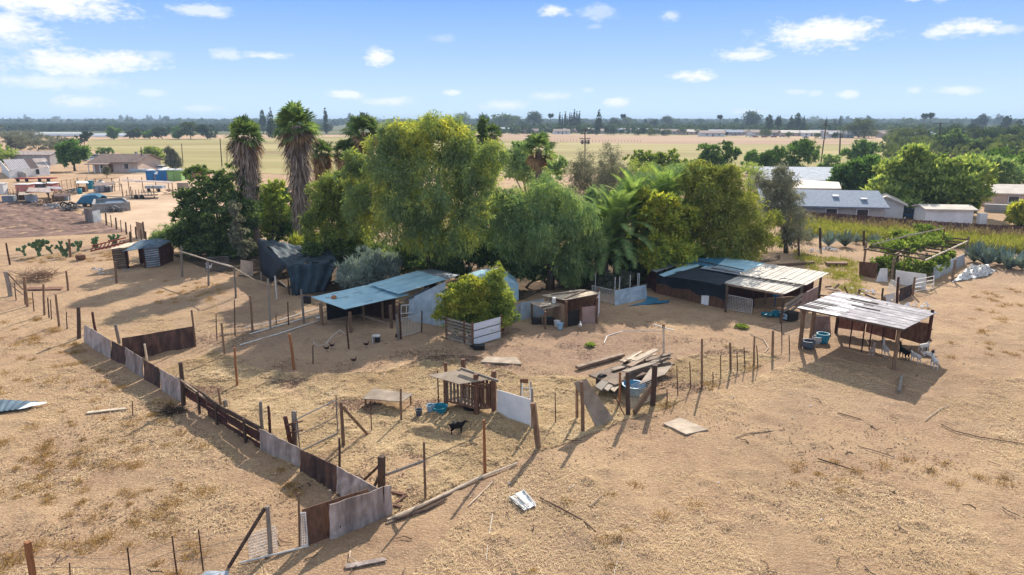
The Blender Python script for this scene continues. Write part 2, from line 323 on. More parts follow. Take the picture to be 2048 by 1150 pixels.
# ------------------------------------------------------------------ ground
rng = np.random.default_rng(7)
def vnoise(x, y, seed=0):
    xi = np.floor(x).astype(np.int64); yi = np.floor(y).astype(np.int64); xf = x - xi; yf = y - yi
    def h(a, b): 
        n = (a * 374761393 + b * 668265263 + seed * 1274126177) & 0xffffffff; n = ((n ^ (n >> 13)) * 1274126177) & 0xffffffff
        return ((n ^ (n >> 16)) & 0xffff) / 65535.0
    u = xf * xf * (3 - 2 * xf); v = yf * yf * (3 - 2 * yf)
    return (h(xi, yi) * (1 - u) + h(xi + 1, yi) * u) * (1 - v) + (h(xi, yi + 1) * (1 - u) + h(xi + 1, yi + 1) * u) * v
def fbm(x, y, o=4, seed=0): return sum(vnoise(x * 2 ** k, y * 2 ** k, seed + k) * .5 ** k for k in range(o)) / 2
def in_poly(px, py, poly):
    c = np.zeros(px.shape, bool); n = len(poly)
    for i in range(n):
        x1, y1 = poly[i]; x2, y2 = poly[(i + 1) % n]
        if y1 == y2: continue
        c ^= ((y1 > py) != (y2 > py)) & (px < (x2 - x1) * (py - y1) / (y2 - y1) + x1)
    return c
def wpoly(pts): return [tuple(gz(*p)[:2]) for p in pts]
YARD = wpoly([(300,748),(430,700),(520,742),(640,748),(780,742),(870,705),(960,712),(1040,752),(1180,752),(1300,738),(1450,690),(1560,715),(1330,815),(1180,868),(1000,935),(780,1030),(660,985),(520,900),(360,800)])
YARDL = wpoly([(160,640),(430,600),(470,690),(300,748)])
RIGHTF = wpoly([(1000,945),(1340,820),(1600,720),(2100,760),(2300,1200),(780,1200)])
LEFTF = wpoly([(-200,640),(150,690),(360,830),(600,980),(600,1110),(480,1200),(-300,1200)])
CHURN = gz(1200, 700)
def ground_material():
    m = bpy.data.materials.new('dry straw ground'); m.use_nodes = True; t = m.node_tree; N = t.nodes; K = t.links
    b = N['Principled BSDF']; b.inputs['Roughness'].default_value = .95; b.inputs['Specular IOR Level'].default_value = .1
    g = N.new('ShaderNodeNewGeometry'); P = g.outputs['Position']
    def noise(sc, det=5, rough=.6, stretch=None):
        v = P
        if stretch:
            mp = N.new('ShaderNodeMapping'); mp.inputs['Scale'].default_value = stretch[:3]; mp.inputs['Rotation'].default_value = (0, 0, stretch[3]); K.new(P, mp.inputs[0]); v = mp.outputs[0]
        n = N.new('ShaderNodeTexNoise'); n.inputs['Scale'].default_value = sc; n.inputs['Detail'].default_value = det; n.inputs['Roughness'].default_value = rough; K.new(v, n.inputs['Vector']); return n.outputs[0]
    def rng_(s, a, bb, lo=0, hi=1):
        r = N.new('ShaderNodeMapRange'); r.inputs[1].default_value = a; r.inputs[2].default_value = bb; r.inputs[3].default_value = lo; r.inputs[4].default_value = hi; K.new(s, r.inputs[0]); return r.outputs[0]
    def mix(f, a, bb, mode='MIX'):
        x = N.new('ShaderNodeMix'); x.data_type = 'RGBA'; x.blend_type = mode
        for i, s in ((0, f), (6, a), (7, bb)):
            if isinstance(s, tuple): x.inputs[i].default_value = s
            elif isinstance(s, (int, float)): x.inputs[i].default_value = s
            else: K.new(s, x.inputs[i])
        return x.outputs[2]
    def near(p, rx, ry):                   # soft oval round a place
        v = N.new('ShaderNodeVectorMath'); v.operation = 'SUBTRACT'; v.inputs[1].default_value = (p[0], p[1], 0); K.new(P, v.inputs[0])
        w = N.new('ShaderNodeVectorMath'); w.operation = 'MULTIPLY'; w.inputs[1].default_value = (1 / rx, 1 / ry, 0); K.new(v.outputs[0], w.inputs[0])
        l = N.new('ShaderNodeVectorMath'); l.operation = 'LENGTH'; K.new(w.outputs[0], l.inputs[0]); return rng_(l.outputs['Value'], 1.15, .55)
    def mul(a, bb):
        x = N.new('ShaderNodeMath'); x.operation = 'MULTIPLY'; K.new(a, x.inputs[0])
        if isinstance(bb, (int, float)): x.inputs[1].default_value = bb
        else: K.new(bb, x.inputs[1])
        return x.outputs[0]
    c = mix(rng_(noise(.22, 6), .38, .64), lin((170,137,108)), lin((192,160,124)))
    c = mix(rng_(noise(.07, 4), .48, .7), c, lin((162,134,110)))
    c = mix(mul(rng_(noise(1.1, 6, .7), .52, .68), .55), c, lin((128,98,76)))
    c = mix(mul(rng_(noise(3.2, 6, .75, (1, 2.6, 1, .5)), .54, .70), .65), c, lin((110,84,66)))
    c = mix(mul(rng_(noise(9, 4, .75, (1, 2.5, 1, -.6)), .53, .66), .8), c, lin((222,198,160)))
    c = mix(mul(rng_(noise(11, 4, .75, (2.2, 1, 1, .3)), .54, .66), .75), c, lin((118,92,74)))
    c = mix(mul(rng_(noise(.13, 5, .65), .5, .66), .5), c, lin((142,116,92)))
    churn = mul(near(CHURN, 9.5, 5.2), rng_(noise(.5, 5), .35, .6, .25, 1))
    c = mix(mul(churn, .7), c, mix(rng_(noise(5, 6, .75), .4, .62), lin((116,92,80)), lin((172,142,120))))
    trod = mul(near(gz(700, 655), 13, 6.5), rng_(noise(.35, 5), .3, .62, .2, 1))
    c = mix(mul(trod, .6), c, mix(rng_(noise(4, 6, .75), .4, .62), lin((124,104,88)), lin((164,140,118))))
    K.new(c, b.inputs['Base Color'])
    bu = N.new('ShaderNodeBump'); bu.inputs['Strength'].default_value = 1; bu.inputs['Distance'].default_value = .14
    h = N.new('ShaderNodeMath'); h.operation = 'ADD'; K.new(noise(1.6, 7, .7), h.inputs[0]); K.new(noise(6, 5, .75, (1, 2, 1, .4)), h.inputs[1])
    K.new(h.outputs[0], bu.inputs['Height']); K.new(bu.outputs[0], b.inputs['Normal']); return m
M['ground'] = ground_material()
def gheight(x, y):                         # gentle lumps, always a little below z = 0
    fade = np.clip((120 - y) / 40, 0, 1) * np.clip((75 - np.abs(x)) / 15, 0, 1)
    n = fbm(x * .35, y * .35, 3, 1) - .45
    lumps = np.clip(fbm(x * 1.3, y * 1.3, 4, 5) - .5, 0, 1) * .5
    return (n * .08 - .035 + lumps * np.where(y < 48, 1, .4)) * fade - .02 * (1 - fade)
def geo(a, b, n): return a * (b / a) ** (np.arange(1, n + 1) / n)
fx = np.arange(-44, 44.01, .22); xs = np.concatenate([-(44 + geo(1, 9000, 26))[::-1], fx, 44 + geo(1, 9000, 26)])
fy = np.arange(15, 74, .22); ys = np.concatenate([15 - geo(1, 400, 10)[::-1], fy, 74 + geo(1, 9500, 36)])
X, Y = np.meshgrid(xs, ys, indexing='ij'); Z = gheight(X, Y)
nx, ny = len(xs), len(ys); ii, jj = np.meshgrid(np.arange(nx - 1), np.arange(ny - 1), indexing='ij'); a = (ii * ny + jj).ravel()
tag(obj_np('ground', np.stack([X.ravel(), Y.ravel(), Z.ravel()], 1), np.stack([a, a + ny, a + ny + 1, a + 1], 1), M['ground'], smooth=True), kind='structure')
def patch(name, corners, nu, nv, m, zf, z0=.012):          # a sheet laid a little above the ground
    A, B, Cc, D = [np.array(gz(*c)) for c in corners]; u, v = np.meshgrid(np.linspace(0, 1, nu), np.linspace(0, 1, nv), indexing='ij')
    P = (A[None] * (1 - u.ravel()[:, None]) + B[None] * u.ravel()[:, None]) * (1 - v.ravel()[:, None]) + (D[None] * (1 - u.ravel()[:, None]) + Cc[None] * u.ravel()[:, None]) * v.ravel()[:, None]
    P[:, 2] = z0 + zf(P[:, 0], P[:, 1], u.ravel(), v.ravel()); i, j = np.meshgrid(np.arange(nu - 1), np.arange(nv - 1), indexing='ij'); a = (i * nv + j).ravel()
    return tag(obj_np(name, P, np.stack([a, a + nv, a + nv + 1, a + 1], 1), m, smooth=True), kind='structure')
M['plowed'] = mat('plowed brown soil', (98,80,72), (146,120,106), .5, rough=1, bump=.8, spec=.05, world=True, c3=(118,96,86), rnd=0)
def furrow(x, y, u, v):
    e = np.minimum(np.minimum(u, 1 - u), np.minimum(v, 1 - v)); k = np.clip(e * 12, 0, 1)
    w = np.sin((x * .5 - y * .28 + fbm(x * .2, y * .2, 3, 2) * 3) * 3.4)
    return (.05 + .10 * w + (fbm(x * 1.2, y * 1.2, 4, 9) - .5) * .42) * k - .06 * (1 - k)
patch('plowed_field', [(-420,402),(90,402),(255,464),(-330,492)], 300, 160, M['plowed'], furrow, .05)
M['field'] = mat('dry grass field', (132,116,82), (164,148,108), .012, rough=1, spec=.05, world=True, c3=(148,138,92), stretch=(.35,1.6,1), rnd=0, contrast=1.3)
FIELD = [(330,338),(640,352),(1000,348),(1330,346),(1640,346),(1720,322),(1800,310),(1896,300),(1886,284),(1330,269),(1000,264),(540,277),(180,279),(165,298),(240,305)]
fm = MB(); fm.add([gz(x, y, .03) for x, y in FIELD], [tuple(range(len(FIELD)))]); tag(fm.build('dry_field', M['field']), kind='structure')
M['far_farmland'] = mat('dull green farmland', (70,78,56), (120,112,82), .006, rough=1, spec=.05, world=True, stretch=(.5,1.5,1), rnd=0, c3=(92,94,66))
fm = MB(); fm.add([Vector(p) for p in ((-9000, 640, .02), (9000, 640, .02), (9000, 9400, .02), (-9000, 9400, .02))], [(0, 1, 2, 3)]); tag(fm.build('far_farmland', M['far_farmland']), kind='structure')
M['stubble'] = mat('pinkish stubble', (146,120,98), (170,144,118), .02, rough=1, spec=.05, world=True, stretch=(.2,1.4,1), rnd=0)
SB = [(950,266),(1330,271),(1700,280),(1790,288),(1500,289),(1200,286),(940,278)]
fm = MB(); fm.add([gz(x, y, .07) for x, y in SB], [tuple(range(len(SB)))]); tag(fm.build('stubble_field', M['stubble']), kind='structure')
M['lot'] = mat('pale bare earth', (170,144,120), (196,170,142), .15, rough=1, spec=.05, world=True, bump=.5, rnd=0, c3=(182,156,130))
LOT = [(120,402),(250,350),(330,336),(470,352),(430,470),(330,500),(270,478),(250,460)]
fm = MB(); fm.add([gz(x, y, .008) for x, y in LOT], [tuple(range(len(LOT)))]); tag(fm.build('farm_lot', M['lot']), kind='structure')
M['litter'] = mat('leaf litter with painted shade', (66,54,44), (108,90,72), .6, rough=1, spec=.05, world=True, bump=.7, rnd=0)  # litter tone kept dark to stand in for shade under the grove
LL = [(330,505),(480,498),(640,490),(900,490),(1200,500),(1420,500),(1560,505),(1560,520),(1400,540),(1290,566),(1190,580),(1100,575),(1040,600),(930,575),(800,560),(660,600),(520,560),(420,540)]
fm = MB(); fm.add([gz(x, y, .012) for x, y in LL], [tuple(range(len(LL)))]); tag(fm.build('shade_litter_ground', M['litter']), kind='structure')
# loose straw, dry tufts
def scatter(poly, n):
    P = np.array(poly); lo, hi = P.min(0), P.max(0); out = np.zeros((0, 2))
    while len(out) < n:
        q = rng.uniform(lo, hi, (n * 2, 2)); out = np.concatenate([out, q[in_poly(q[:, 0], q[:, 1], poly)]])
    return out[:n]
def slivers(pts, lmin, lmax, w, lift=.05, clump=.0):
    n = len(pts); a = rng.uniform(0, 2 * np.pi, n); L = rng.uniform(lmin, lmax, n); z = gheight(pts[:, 0], pts[:, 1]) + rng.uniform(.0, lift, n) + .012
    d = np.stack([np.cos(a), np.sin(a), rng.uniform(-.25, .25, n)], 1) * L[:, None] / 2; s = np.stack([-np.sin(a), np.cos(a), rng.uniform(-.3, .3, n)], 1) * (w * rng.uniform(.6, 1.4, n))[:, None] / 2
    c = np.stack([pts[:, 0], pts[:, 1], z], 1); v = np.stack([c - d - s, c + d - s, c + d + s, c - d + s], 1).reshape(-1, 3)
    return v, np.arange(n * 4).reshape(-1, 4)
def thin(p, sc, lo, seed=3): return p[fbm(p[:, 0] * sc, p[:, 1] * sc, 3, seed) + rng.uniform(-.08, .08, len(p)) > lo]
sp = np.concatenate([thin(scatter(YARD, 240000), .5, .36), thin(scatter(YARDL, 26000), .4, .46), thin(scatter(RIGHTF, 70000), .22, .5), thin(scatter(LEFTF, 60000), .4, .44)])
v, f = slivers(sp, .06, .20, .013); tag(obj_np('straw', v, f, M['straw']), kind='stuff')
ch = np.concatenate([thin(scatter(YARD, 60000), .6, .42, 12), thin(scatter(wpoly([(380,640),(900,650),(1420,640),(1500,690),(1320,760),(1040,770),(900,720),(620,765),(400,720)]), 30000), .45, .56, 21), thin(scatter(RIGHTF, 5000), .3, .45, 12), thin(scatter(LEFTF, 12000), .4, .48, 12)])
v, f = slivers(ch, .04, .10, .04, .03); M['chips'] = mat('dark droppings and clods', (70,52,42), (120,92,74), 6, rough=1, rnd=0); tag(obj_np('soil_clods', v, f, M['chips']), kind='stuff')
def tufts(cent, per, lmin, lmax, rad, w=.02, lean=.6):
    n = len(cent) * per; c = np.repeat(cent, per, 0); sz = np.repeat(rng.uniform(.5, 1.3, len(cent)), per)
    o = rng.normal(0, 1, (n, 2)) * (rad * sz)[:, None]; p = c + o; L = rng.uniform(lmin, lmax, n) * sz
    d = np.concatenate([rng.normal(0, lean, (n, 2)) + o / rad * .3, np.ones((n, 1))], 1); d /= np.linalg.norm(d, axis=1)[:, None]
    a = rng.uniform(0, 2 * np.pi, n); s = np.stack([np.cos(a), np.sin(a), np.zeros(n)], 1) * w
    b = np.concatenate([p, (gheight(p[:, 0], p[:, 1]) - .01)[:, None]], 1); t = b + d * L[:, None]; t2 = t + np.stack([d[:, 0], d[:, 1], -.6 * np.ones(n)], 1) * (L * .35)[:, None]
    v = np.stack([b - s, b + s, t + s * .8, t - s * .8, t - s * .8, t + s * .8, t2 + s * .2, t2 - s * .2], 1).reshape(-1, 3)
    return v, np.arange(n * 8).reshape(-1, 4)
LOWL = wpoly([(-60,880),(260,880),(480,1010),(560,1190),(-120,1190)]); LOWR = wpoly([(800,1010),(1500,930),(2100,900),(2200,1200),(760,1200)])
MIDL = wpoly([(0,640),(150,690),(330,800),(430,900),(200,900),(-60,860)]); RT = wpoly([(1880,600),(2100,560),(2100,760),(1900,720)])
tc_ = np.concatenate([thin(scatter(LOWL, 170), .45, .44, 8), thin(scatter(LOWR, 130), .4, .5, 8), scatter(MIDL, 60), scatter(wpoly([(320,560),(430,560),(460,600),(300,610)]), 26), scatter(wpoly([(40,515),(260,500),(262,520),(40,530)]), 40), scatter(RT, 40),
     np.array([gz(x + rng.normal(0, 5), y + rng.normal(0, 3))[:2] for x, y, k in [(312,828,4),(340,815,4),(575,970,3),(590,985,2),(560,935,2),(60,600,3),(75,640,4),(110,665,4),(150,688,3),(1330,812,3),(1420,775,3),(1500,738,3)] for _ in range(k)])])
v, f = tufts(tc_, 70, .08, .22, .17, .010, .9); tag(obj_np('dry_grass', v, f, M['tuft']), kind='stuff')
# ------------------------------------------------------------------ foliage makers
def crown_arrays(blobs, n, L, Wd, droop=0.0, seed=0, clump=.16, per=26, shell=.72, spread=1.0, up=0.0, lobes=11, zmin=None):
    # big masses -> lobes on their outside -> clumps of leaves on the lobes, so gaps and shaded hollows stay between
    r = np.random.default_rng(seed); B = np.array(blobs, float)
    if lobes:
        LB = []
        for b in B:
            for _ in range(lobes):
                d = r.normal(0, 1, 3); d[2] = d[2] * .9 + .25; d /= np.linalg.norm(d); q = b[:3] + d * b[3:] * r.uniform(.6, 1.12); s_ = r.uniform(.15, .40)
                LB.append((*q, *(b[3:] * s_ * np.array([1, 1, 1 + .35 * droop]))))
            LB.append((*b[:3], *(b[3:] * .5)))
        B = np.array(LB)
    w = (B[:,3]*B[:,4]+B[:,4]*B[:,5]+B[:,3]*B[:,5]) * r.uniform(.45, 1.4, len(B)); nc = max(4, n // per)
    k = r.choice(len(B), nc * 2, p=w / w.sum()); d = r.normal(0, 1, (nc * 2, 3)); d[:, 2] += .25; d /= np.linalg.norm(d, axis=1)[:, None]
    rad = (shell + (1 - shell) * r.uniform(0, 1, nc * 2) ** .6) * r.uniform(.9, 1.15, nc * 2); p = B[k, :3] + d * B[k, 3:] * rad[:, None]
    p, d, k = p[:nc], d[:nc], k[:nc]
    rc = B[k, 3:].mean(1) * clump * 2.2 * r.uniform(.6, 1.5, len(p)); m = len(p) * per
    P = np.repeat(p, per, 0); D = np.repeat(d, per, 0); RC = np.repeat(rc, per)
    o = r.normal(0, 1, (m, 3)); o[:, 2] *= (.6 + .5 * droop); P = P + o * RC[:, None] * .55 + D * (RC * .3)[:, None]; P[:, 2] -= droop * RC * np.abs(r.normal(0, 1.1, m))
    ax = D * .55 * spread + r.normal(0, .5, (m, 3)) + np.array([0, 0, -1.0]) * droop + np.array([0, 0, 1.0]) * up; ax /= np.linalg.norm(ax, axis=1)[:, None]
    s = np.cross(ax, r.normal(0, 1, (m, 3))); s /= np.linalg.norm(s, axis=1)[:, None]
    l = (L * r.uniform(.6, 1.4, m))[:, None]; wd = (Wd * r.uniform(.6, 1.3, m))[:, None]
    P[:, 2] = np.maximum(P[:, 2], .12 + L if zmin is None else zmin)
    v = np.stack([P, P + ax * l * .45 + s * wd / 2, P + ax * l, P + ax * l * .45 - s * wd / 2], 1).reshape(-1, 3)
    return v, np.arange(m * 4).reshape(-1, 4)
def trunk_mb(base, tips, r0, seed=0, lean=.2, fork=.35):
    rn = random.Random(seed); mb = MB(); base = Vector(base); top = sum((Vector(t) for t in tips), Vector()) / len(tips); f = base.lerp(top, fork)
    f.x += rn.uniform(-lean, lean); mb.path([base - Vector((0, 0, .15)), base.lerp(f, .5) + Vector((rn.uniform(-.1, .1), 0, 0)), f], [r0 * 1.25, r0 * .95, r0 * .8], 8)
    for t in tips:
        t = Vector(t); m1 = f.lerp(t, .5) + Vector((rn.uniform(-.3, .3), rn.uniform(-.3, .3), .25)); mb.path([f - Vector((0, 0, .1)), m1, t], [r0 * .6, r0 * .36, r0 * .1], 6)
    return mb
def tree(name, label, cat, bx, by, blobs, n, m, leaf=(.34, .13), group=None, droop=0.0, clump=.16, r0=.22, depth=.9, seed=1, bark='bark', shell=.72, per=22, up=0.0, spread=1.0, lobes=11):
    P = gz(bx, by); WB = []
    for b in blobs:
        cx, cy, rx, ry = b[:4]; dy = b[4] if len(b) > 4 else 0; c = at(cx, cy, P.y + dy); k = mpp(c); ry *= 1 / math.cos(PITCH) * .98
        WB.append((c.x, c.y, max(c.z, ry * k * .5), rx * k, rx * k * depth, ry * k))
    t = thing(name, P, label, cat, group)
    tr = trunk_mb(P, [(b[0], b[1], b[2]) for b in WB[:6]], r0, seed); tr.build('trunk', M[bark], t, smooth=True)
    v, f = crown_arrays(WB, n, leaf[0], leaf[1], droop, seed, clump, per, shell, spread, up, lobes); obj_np('crown', v, f, M[m], t); return t
def unit_tree(name, kind, n, L, Wd, m, seed):  # a prototype one unit high, copied and scaled for far trees
    rn = random.Random(seed); t = thing(name, (0, 0, 0), 'prototype', 'tree'); mb = MB()
    if kind == 'round': bl = [(rn.uniform(-.2,.2), rn.uniform(-.2,.2), rn.uniform(.42,.72), rn.uniform(.2,.3), rn.uniform(.2,.3), rn.uniform(.18,.27)) for _ in range(6)] + [(0,0,.5,.34,.34,.3)]; mb.path([(0,0,-.02),(0,0,.45)], [.035,.02], 6)
    elif kind == 'tall': bl = [(rn.uniform(-.05,.05), rn.uniform(-.05,.05), z, w, w, .16) for z, w in ((.3,.13),(.45,.17),(.6,.16),(.74,.14),(.86,.10))]; mb.path([(0,0,-.02),(0,0,.8)], [.03,.01], 6)
    elif kind == 'cypress': bl = [(0,0,z,w,w,.14) for z, w in ((.14,.045),(.3,.055),(.46,.055),(.62,.05),(.76,.04),(.88,.026),(.96,.012))]; mb.path([(0,0,-.02),(0,0,.9)], [.02,.006], 6)
    elif kind == 'conifer': bl = [(0,0,z,w,w,.09) for z, w in ((.14,.24),(.28,.22),(.42,.18),(.56,.14),(.7,.1),(.83,.06),(.94,.03))]; mb.path([(0,0,-.02),(0,0,.9)], [.03,.006], 6)
    elif kind == 'wide': bl = [(rn.uniform(-.4,.4), rn.uniform(-.3,.3), rn.uniform(.35,.6), rn.uniform(.25,.4), .3, rn.uniform(.25,.36)) for _ in range(7)]; mb.path([(0,0,-.02),(0,0,.4)], [.04,.02], 6)
    elif kind == 'palm':
        bl = [(0,0,.93,.08,.08,.06),(0,0,.86,.06,.06,.06)]; mb.path([(0,0,-.02),(.01,0,.5),(0,0,.93)], [.016,.012,.012], 6)
    mb.build('trunk', M['bark'], t); v, f = crown_arrays(bl, n, L, Wd, .1, seed, .16 if kind in ('round', 'wide') else .08, 10, .45, lobes=0, zmin=.03); v[:, 2] = np.maximum(v[:, 2] - .0, .0)
    obj_np('crown', v, f, M[m], t); return t
def fan_palm(name, label, bx, by, cx, cy, skirt_to, wtop, wbot, rfan, nf, group=None, seed=1, skirt='skirt', tr=.32):
    P = gz(bx, by); top = at(cx, cy, P.y); k = mpp(top); rn = np.random.default_rng(seed); t = thing(name, P, label, 'palm tree', group)
    ax = lambda z: np.array([P.x + (top.x - P.x) * (z - 0) / top.z, P.y + (top.y - P.y) * z / top.z, z])
    MB().path([tuple(ax(0) - np.array([0, 0, .2])), tuple(ax(top.z * .5)), tuple(ax(top.z))], [tr * 1.3, tr, tr * .8], 10).build('trunk', M['palm_bark'], t, smooth=True)
    z0 = max(hz(P, skirt_to), .3); n = int(1500 * (top.z - z0) / 8); z = z0 + (top.z - z0) * rn.uniform(0, 1, n) ** .85; u = (z - z0) / (top.z - z0)
    rad = (wbot + (wtop - wbot) * u ** 1.3) * k / 2; a = rn.uniform(0, 2 * np.pi, n); lump = 1 + .16 * np.sin(a * 3 + z * 1.7) + .12 * np.sin(a * 5 - z * 2.3); rr = rad * lump * rn.uniform(.55, 1.05, n)
    c = np.stack([P.x + (top.x - P.x) * z / top.z, P.y + 0 * z, z], 1); out = np.stack([np.cos(a), np.sin(a), 0 * a], 1); tan = np.stack([-np.sin(a), np.cos(a), 0 * a], 1)
    L = rn.uniform(.5, 1.5, n)[:, None]; b = c + out * rr[:, None] * .7; e = c + out * (rr * rn.uniform(.85, 1.2, n))[:, None] + tan * rn.normal(0, .16, (n, 1)); e[:, 2] = np.maximum(b[:, 2] - L[:, 0], .02); w = tan * rn.uniform(.025, .075, (n, 1))
    v = np.stack([b - w, b + w, e + w * .6, e - w * .6], 1).reshape(-1, 3); obj_np('dead_frond_skirt', v, np.arange(n * 4).reshape(-1, 4), M[skirt], t)
    vs, fs, dead_v, dead_f = [], [], [], []
    for i in range(nf):
        el = R(78) - R(150) * (i / nf) ** 1.15 + rn.normal(0, .12); az = i * 2.4 + rn.normal(0, .2); d = np.array([math.cos(az) * math.cos(el), math.sin(az) * math.cos(el), math.sin(el)])
        o = np.array(top) + np.array([0, 0, -.35 * rfan * max(0, (i / nf - .4))]); pl = rfan * rn.uniform(.45, .65); h = o + d * pl; fr = rfan * rn.uniform(.5, .68); V, Fc = (vs, fs) if i < nf * .72 else (dead_v, dead_f)
        s = np.cross(d, [0, 0, 1.0]); s /= np.linalg.norm(s) + 1e-6; up = np.cross(s, d)
        def q(a_, b_, c_, e_): n0 = len(V); V.extend([a_, b_, c_, e_]); Fc.append((n0, n0 + 1, n0 + 2, n0 + 3))
        q(o - s * .03, o + s * .03, h + s * .03, h - s * .03); nb = 17; tw = rn.normal(0, .5); s2 = s * math.cos(tw) + up * math.sin(tw); u2 = np.cross(s2, d)
        for j in range(nb):
            th = R(-125) + R(250) * j / (nb - 1); bd = d * math.cos(th) + s2 * math.sin(th); L_ = fr * (1 - .25 * abs(th) / R(125)) * rn.uniform(.85, 1.1)
            m1 = h + bd * L_ * .55 + u2 * .06 * rn.normal(); tip = h + bd * L_ + np.array([0, 0, -.22 * L_]) + u2 * .04 * rn.normal(); pr = np.cross(bd, u2) * fr * .085
            q(h, m1 - pr, tip, m1 + pr)
    obj_np('crown', np.array(vs), np.array(fs), M['palm_green'], t); obj_np('drooping_frond_ring', np.array(dead_v), np.array(dead_f), M['skirt_brown'], t); return t
def feather_palm(name, label, bx, by, cx, cy, fl, nf, seed=1, tr=.3, group=None, up=1.0, nl=34):
    P = gz(bx, by); top = at(cx, cy, P.y); rn = np.random.default_rng(seed); t = thing(name, P, label, 'palm tree', group)
    MB().path([(P.x, P.y, -.2), ((P.x + top.x) / 2, P.y, top.z / 2), tuple(top)], [tr * 1.4, tr, tr * .9], 10).build('trunk', M['bark'], t, smooth=True); V = []
    for i in range(nf):
        el = (R(86) - R(95) * (i / nf) ** 1.1) * up + rn.normal(0, .08); az = i * 2.39996 + rn.normal(0, .15); h = np.array([math.cos(az), math.sin(az), 0]); L = fl * rn.uniform(.8, 1.1); pts = []; p = np.array(top) - np.array([0, 0, .2 * fl * (i / nf)]); e = el
        ns = 12
        for j in range(ns + 1): pts.append(p.copy()); e2 = e - (1.25 * (j / ns) ** 1.4) * (1.1 if el < .8 else .75); p = p + (h * math.cos(e2) + np.array([0, 0, math.sin(e2)])) * L / ns
        pts = np.array(pts); side = np.array([-h[1], h[0], 0])
        for j in range(nl):
            u = .12 + .88 * j / nl; x = u * ns; a_ = min(int(x), ns - 1); q = pts[a_] + (pts[a_ + 1] - pts[a_]) * (x - a_); td = pts[a_ + 1] - pts[a_]; td /= np.linalg.norm(td); nu_ = np.cross(side, td); ll = fl * .17 * math.sin(math.pi * min(1, .12 + u * .86)) ** .6
            for sgn in (1, -1):
                d = side * sgn * .75 + td * .65 + nu_ * -.22 + np.array([0, 0, -.18]); d /= np.linalg.norm(d); w = td * .06
                V += [q - w, q + w, q + d * ll + w * .2, q + d * ll - w * .2]
        for j in range(ns): V += [pts[j] - side * .03, pts[j] + side * .03, pts[j + 1] + side * .02, pts[j + 1] - side * .02]
    V = np.array(V); V[:, 2] = np.maximum(V[:, 2], .05); obj_np('crown', V, np.arange(len(V)).reshape(-1, 4), M['date_green'], t); return t
# ------------------------------------------------------------------ trees of the homestead
tree('feathery_tree', 'tallest broad yellow green feathery tree in the middle of the grove', 'tree', 860, 578,
     [(815,288,68,46,1),(885,283,70,45,1),(940,335,60,52,0),(770,350,62,62,-1),(860,365,98,80,-2),(930,425,66,66,-2),(800,440,80,66,-2.5),(865,485,72,42,-2),(745,425,45,58,-1),(845,262,40,26,1),(905,262,36,24,1),(705,345,36,40,0)],
     125000, 'leaf_big', (.34,.075), droop=.7, clump=.15, r0=.45, seed=3, shell=.66)
tree('feathery_tree', 'lower bright green tree between the thick palm and the tallest tree', 'tree', 690, 556,
     [(680,385,48,42),(650,430,44,48),(700,440,46,52),(668,375,30,30),(690,480,40,30),(645,470,30,36)], 30000, 'leaf_olive', (.34,.10), droop=.4, clump=.18, r0=.25, seed=4)
tree('feathery_tree', 'grey green weeping tree right of the tallest tree', 'tree', 1100, 578,
     [(1060,405,60,50),(1120,398,62,48),(1080,455,82,54,-1),(1140,468,55,58,-1),(1050,495,48,40,-1),(1150,525,42,30,-1),(1020,430,34,48)], 70000, 'leaf_mid', (.36,.065), droop=1.0, clump=.16, r0=.35, seed=5)
tree('dark_conifer', 'dark narrow conifer rising behind the tallest tree', 'tree', 968, 480, [(965,255,12,20),(968,285,20,26),(972,315,24,28),(975,350,26,30)], 7000, 'leaf_dark', (.4,.14), r0=.2, seed=6)
tree('broadleaf_bush', 'rusty brown shrub in the shade under the tallest tree', 'shrub', 930, 568, [(905,500,32,28),(945,505,38,26),(985,510,30,24)], 9000, 'leaf_dark', (.3,.2), r0=.08, seed=7)
tree('flowering_shrub', 'pale dusty shrub in the sun patch under the weeping tree', 'shrub', 1120, 572, [(1108,545,22,20),(1128,553,18,14)], 3000, 'leaf_grey', (.24,.12), r0=.06, seed=8)
tree('willowy_tree', 'soft twin topped grey green tree behind the feather palms', 'tree', 1205, 440, [(1168,338,30,34),(1214,322,28,36),(1190,375,52,36),(1235,360,30,30)], 18000, 'leaf_grey', (.5,.06), droop=.5, clump=.24, r0=.25, seed=9, spread=.6)
tree('willowy_tree', 'soft yellow green bush tree behind the taller feather palm', 'tree', 1290, 415, [(1275,345,34,24),(1310,350,36,26),(1250,365,30,28),(1300,375,40,24)], 11000, 'leaf_olive', (.5,.08), droop=.2, clump=.24, r0=.2, seed=10)
tree('leafy_tree', 'low leafy tree along the field edge behind the feather palms', 'tree', 1310, 380, [(1275,322,22,15),(1305,320,26,16),(1340,322,28,16),(1372,328,24,15),(1320,340,50,14)], 9000, 'leaf_round', (.55,.3), r0=.2, seed=11, up=.3)
tree('leafy_tree', 'open leaning tree with bare forked trunk by the field', 'tree', 1438, 358, [(1415,318,24,20),(1450,306,24,15),(1435,325,30,18),(1470,305,10,9)], 7500, 'leaf_deep', (.6,.28), r0=.3, seed=12)
tree('leafy_tree', 'large rounded field edge tree above the grey roofed house', 'tree', 1585, 353, [(1590,308,34,27),(1560,318,24,22),(1612,302,20,20),(1580,330,36,16)], 10000, 'leaf_deep', (.6,.25), r0=.3, seed=13)
tree('leafy_tree', 'smaller rounded tree left of the large field edge tree', 'tree', 1518, 350, [(1512,322,24,16),(1535,318,18,16),(1500,330,18,14)], 6000, 'leaf_deep', (.6,.25), r0=.2, seed=14)
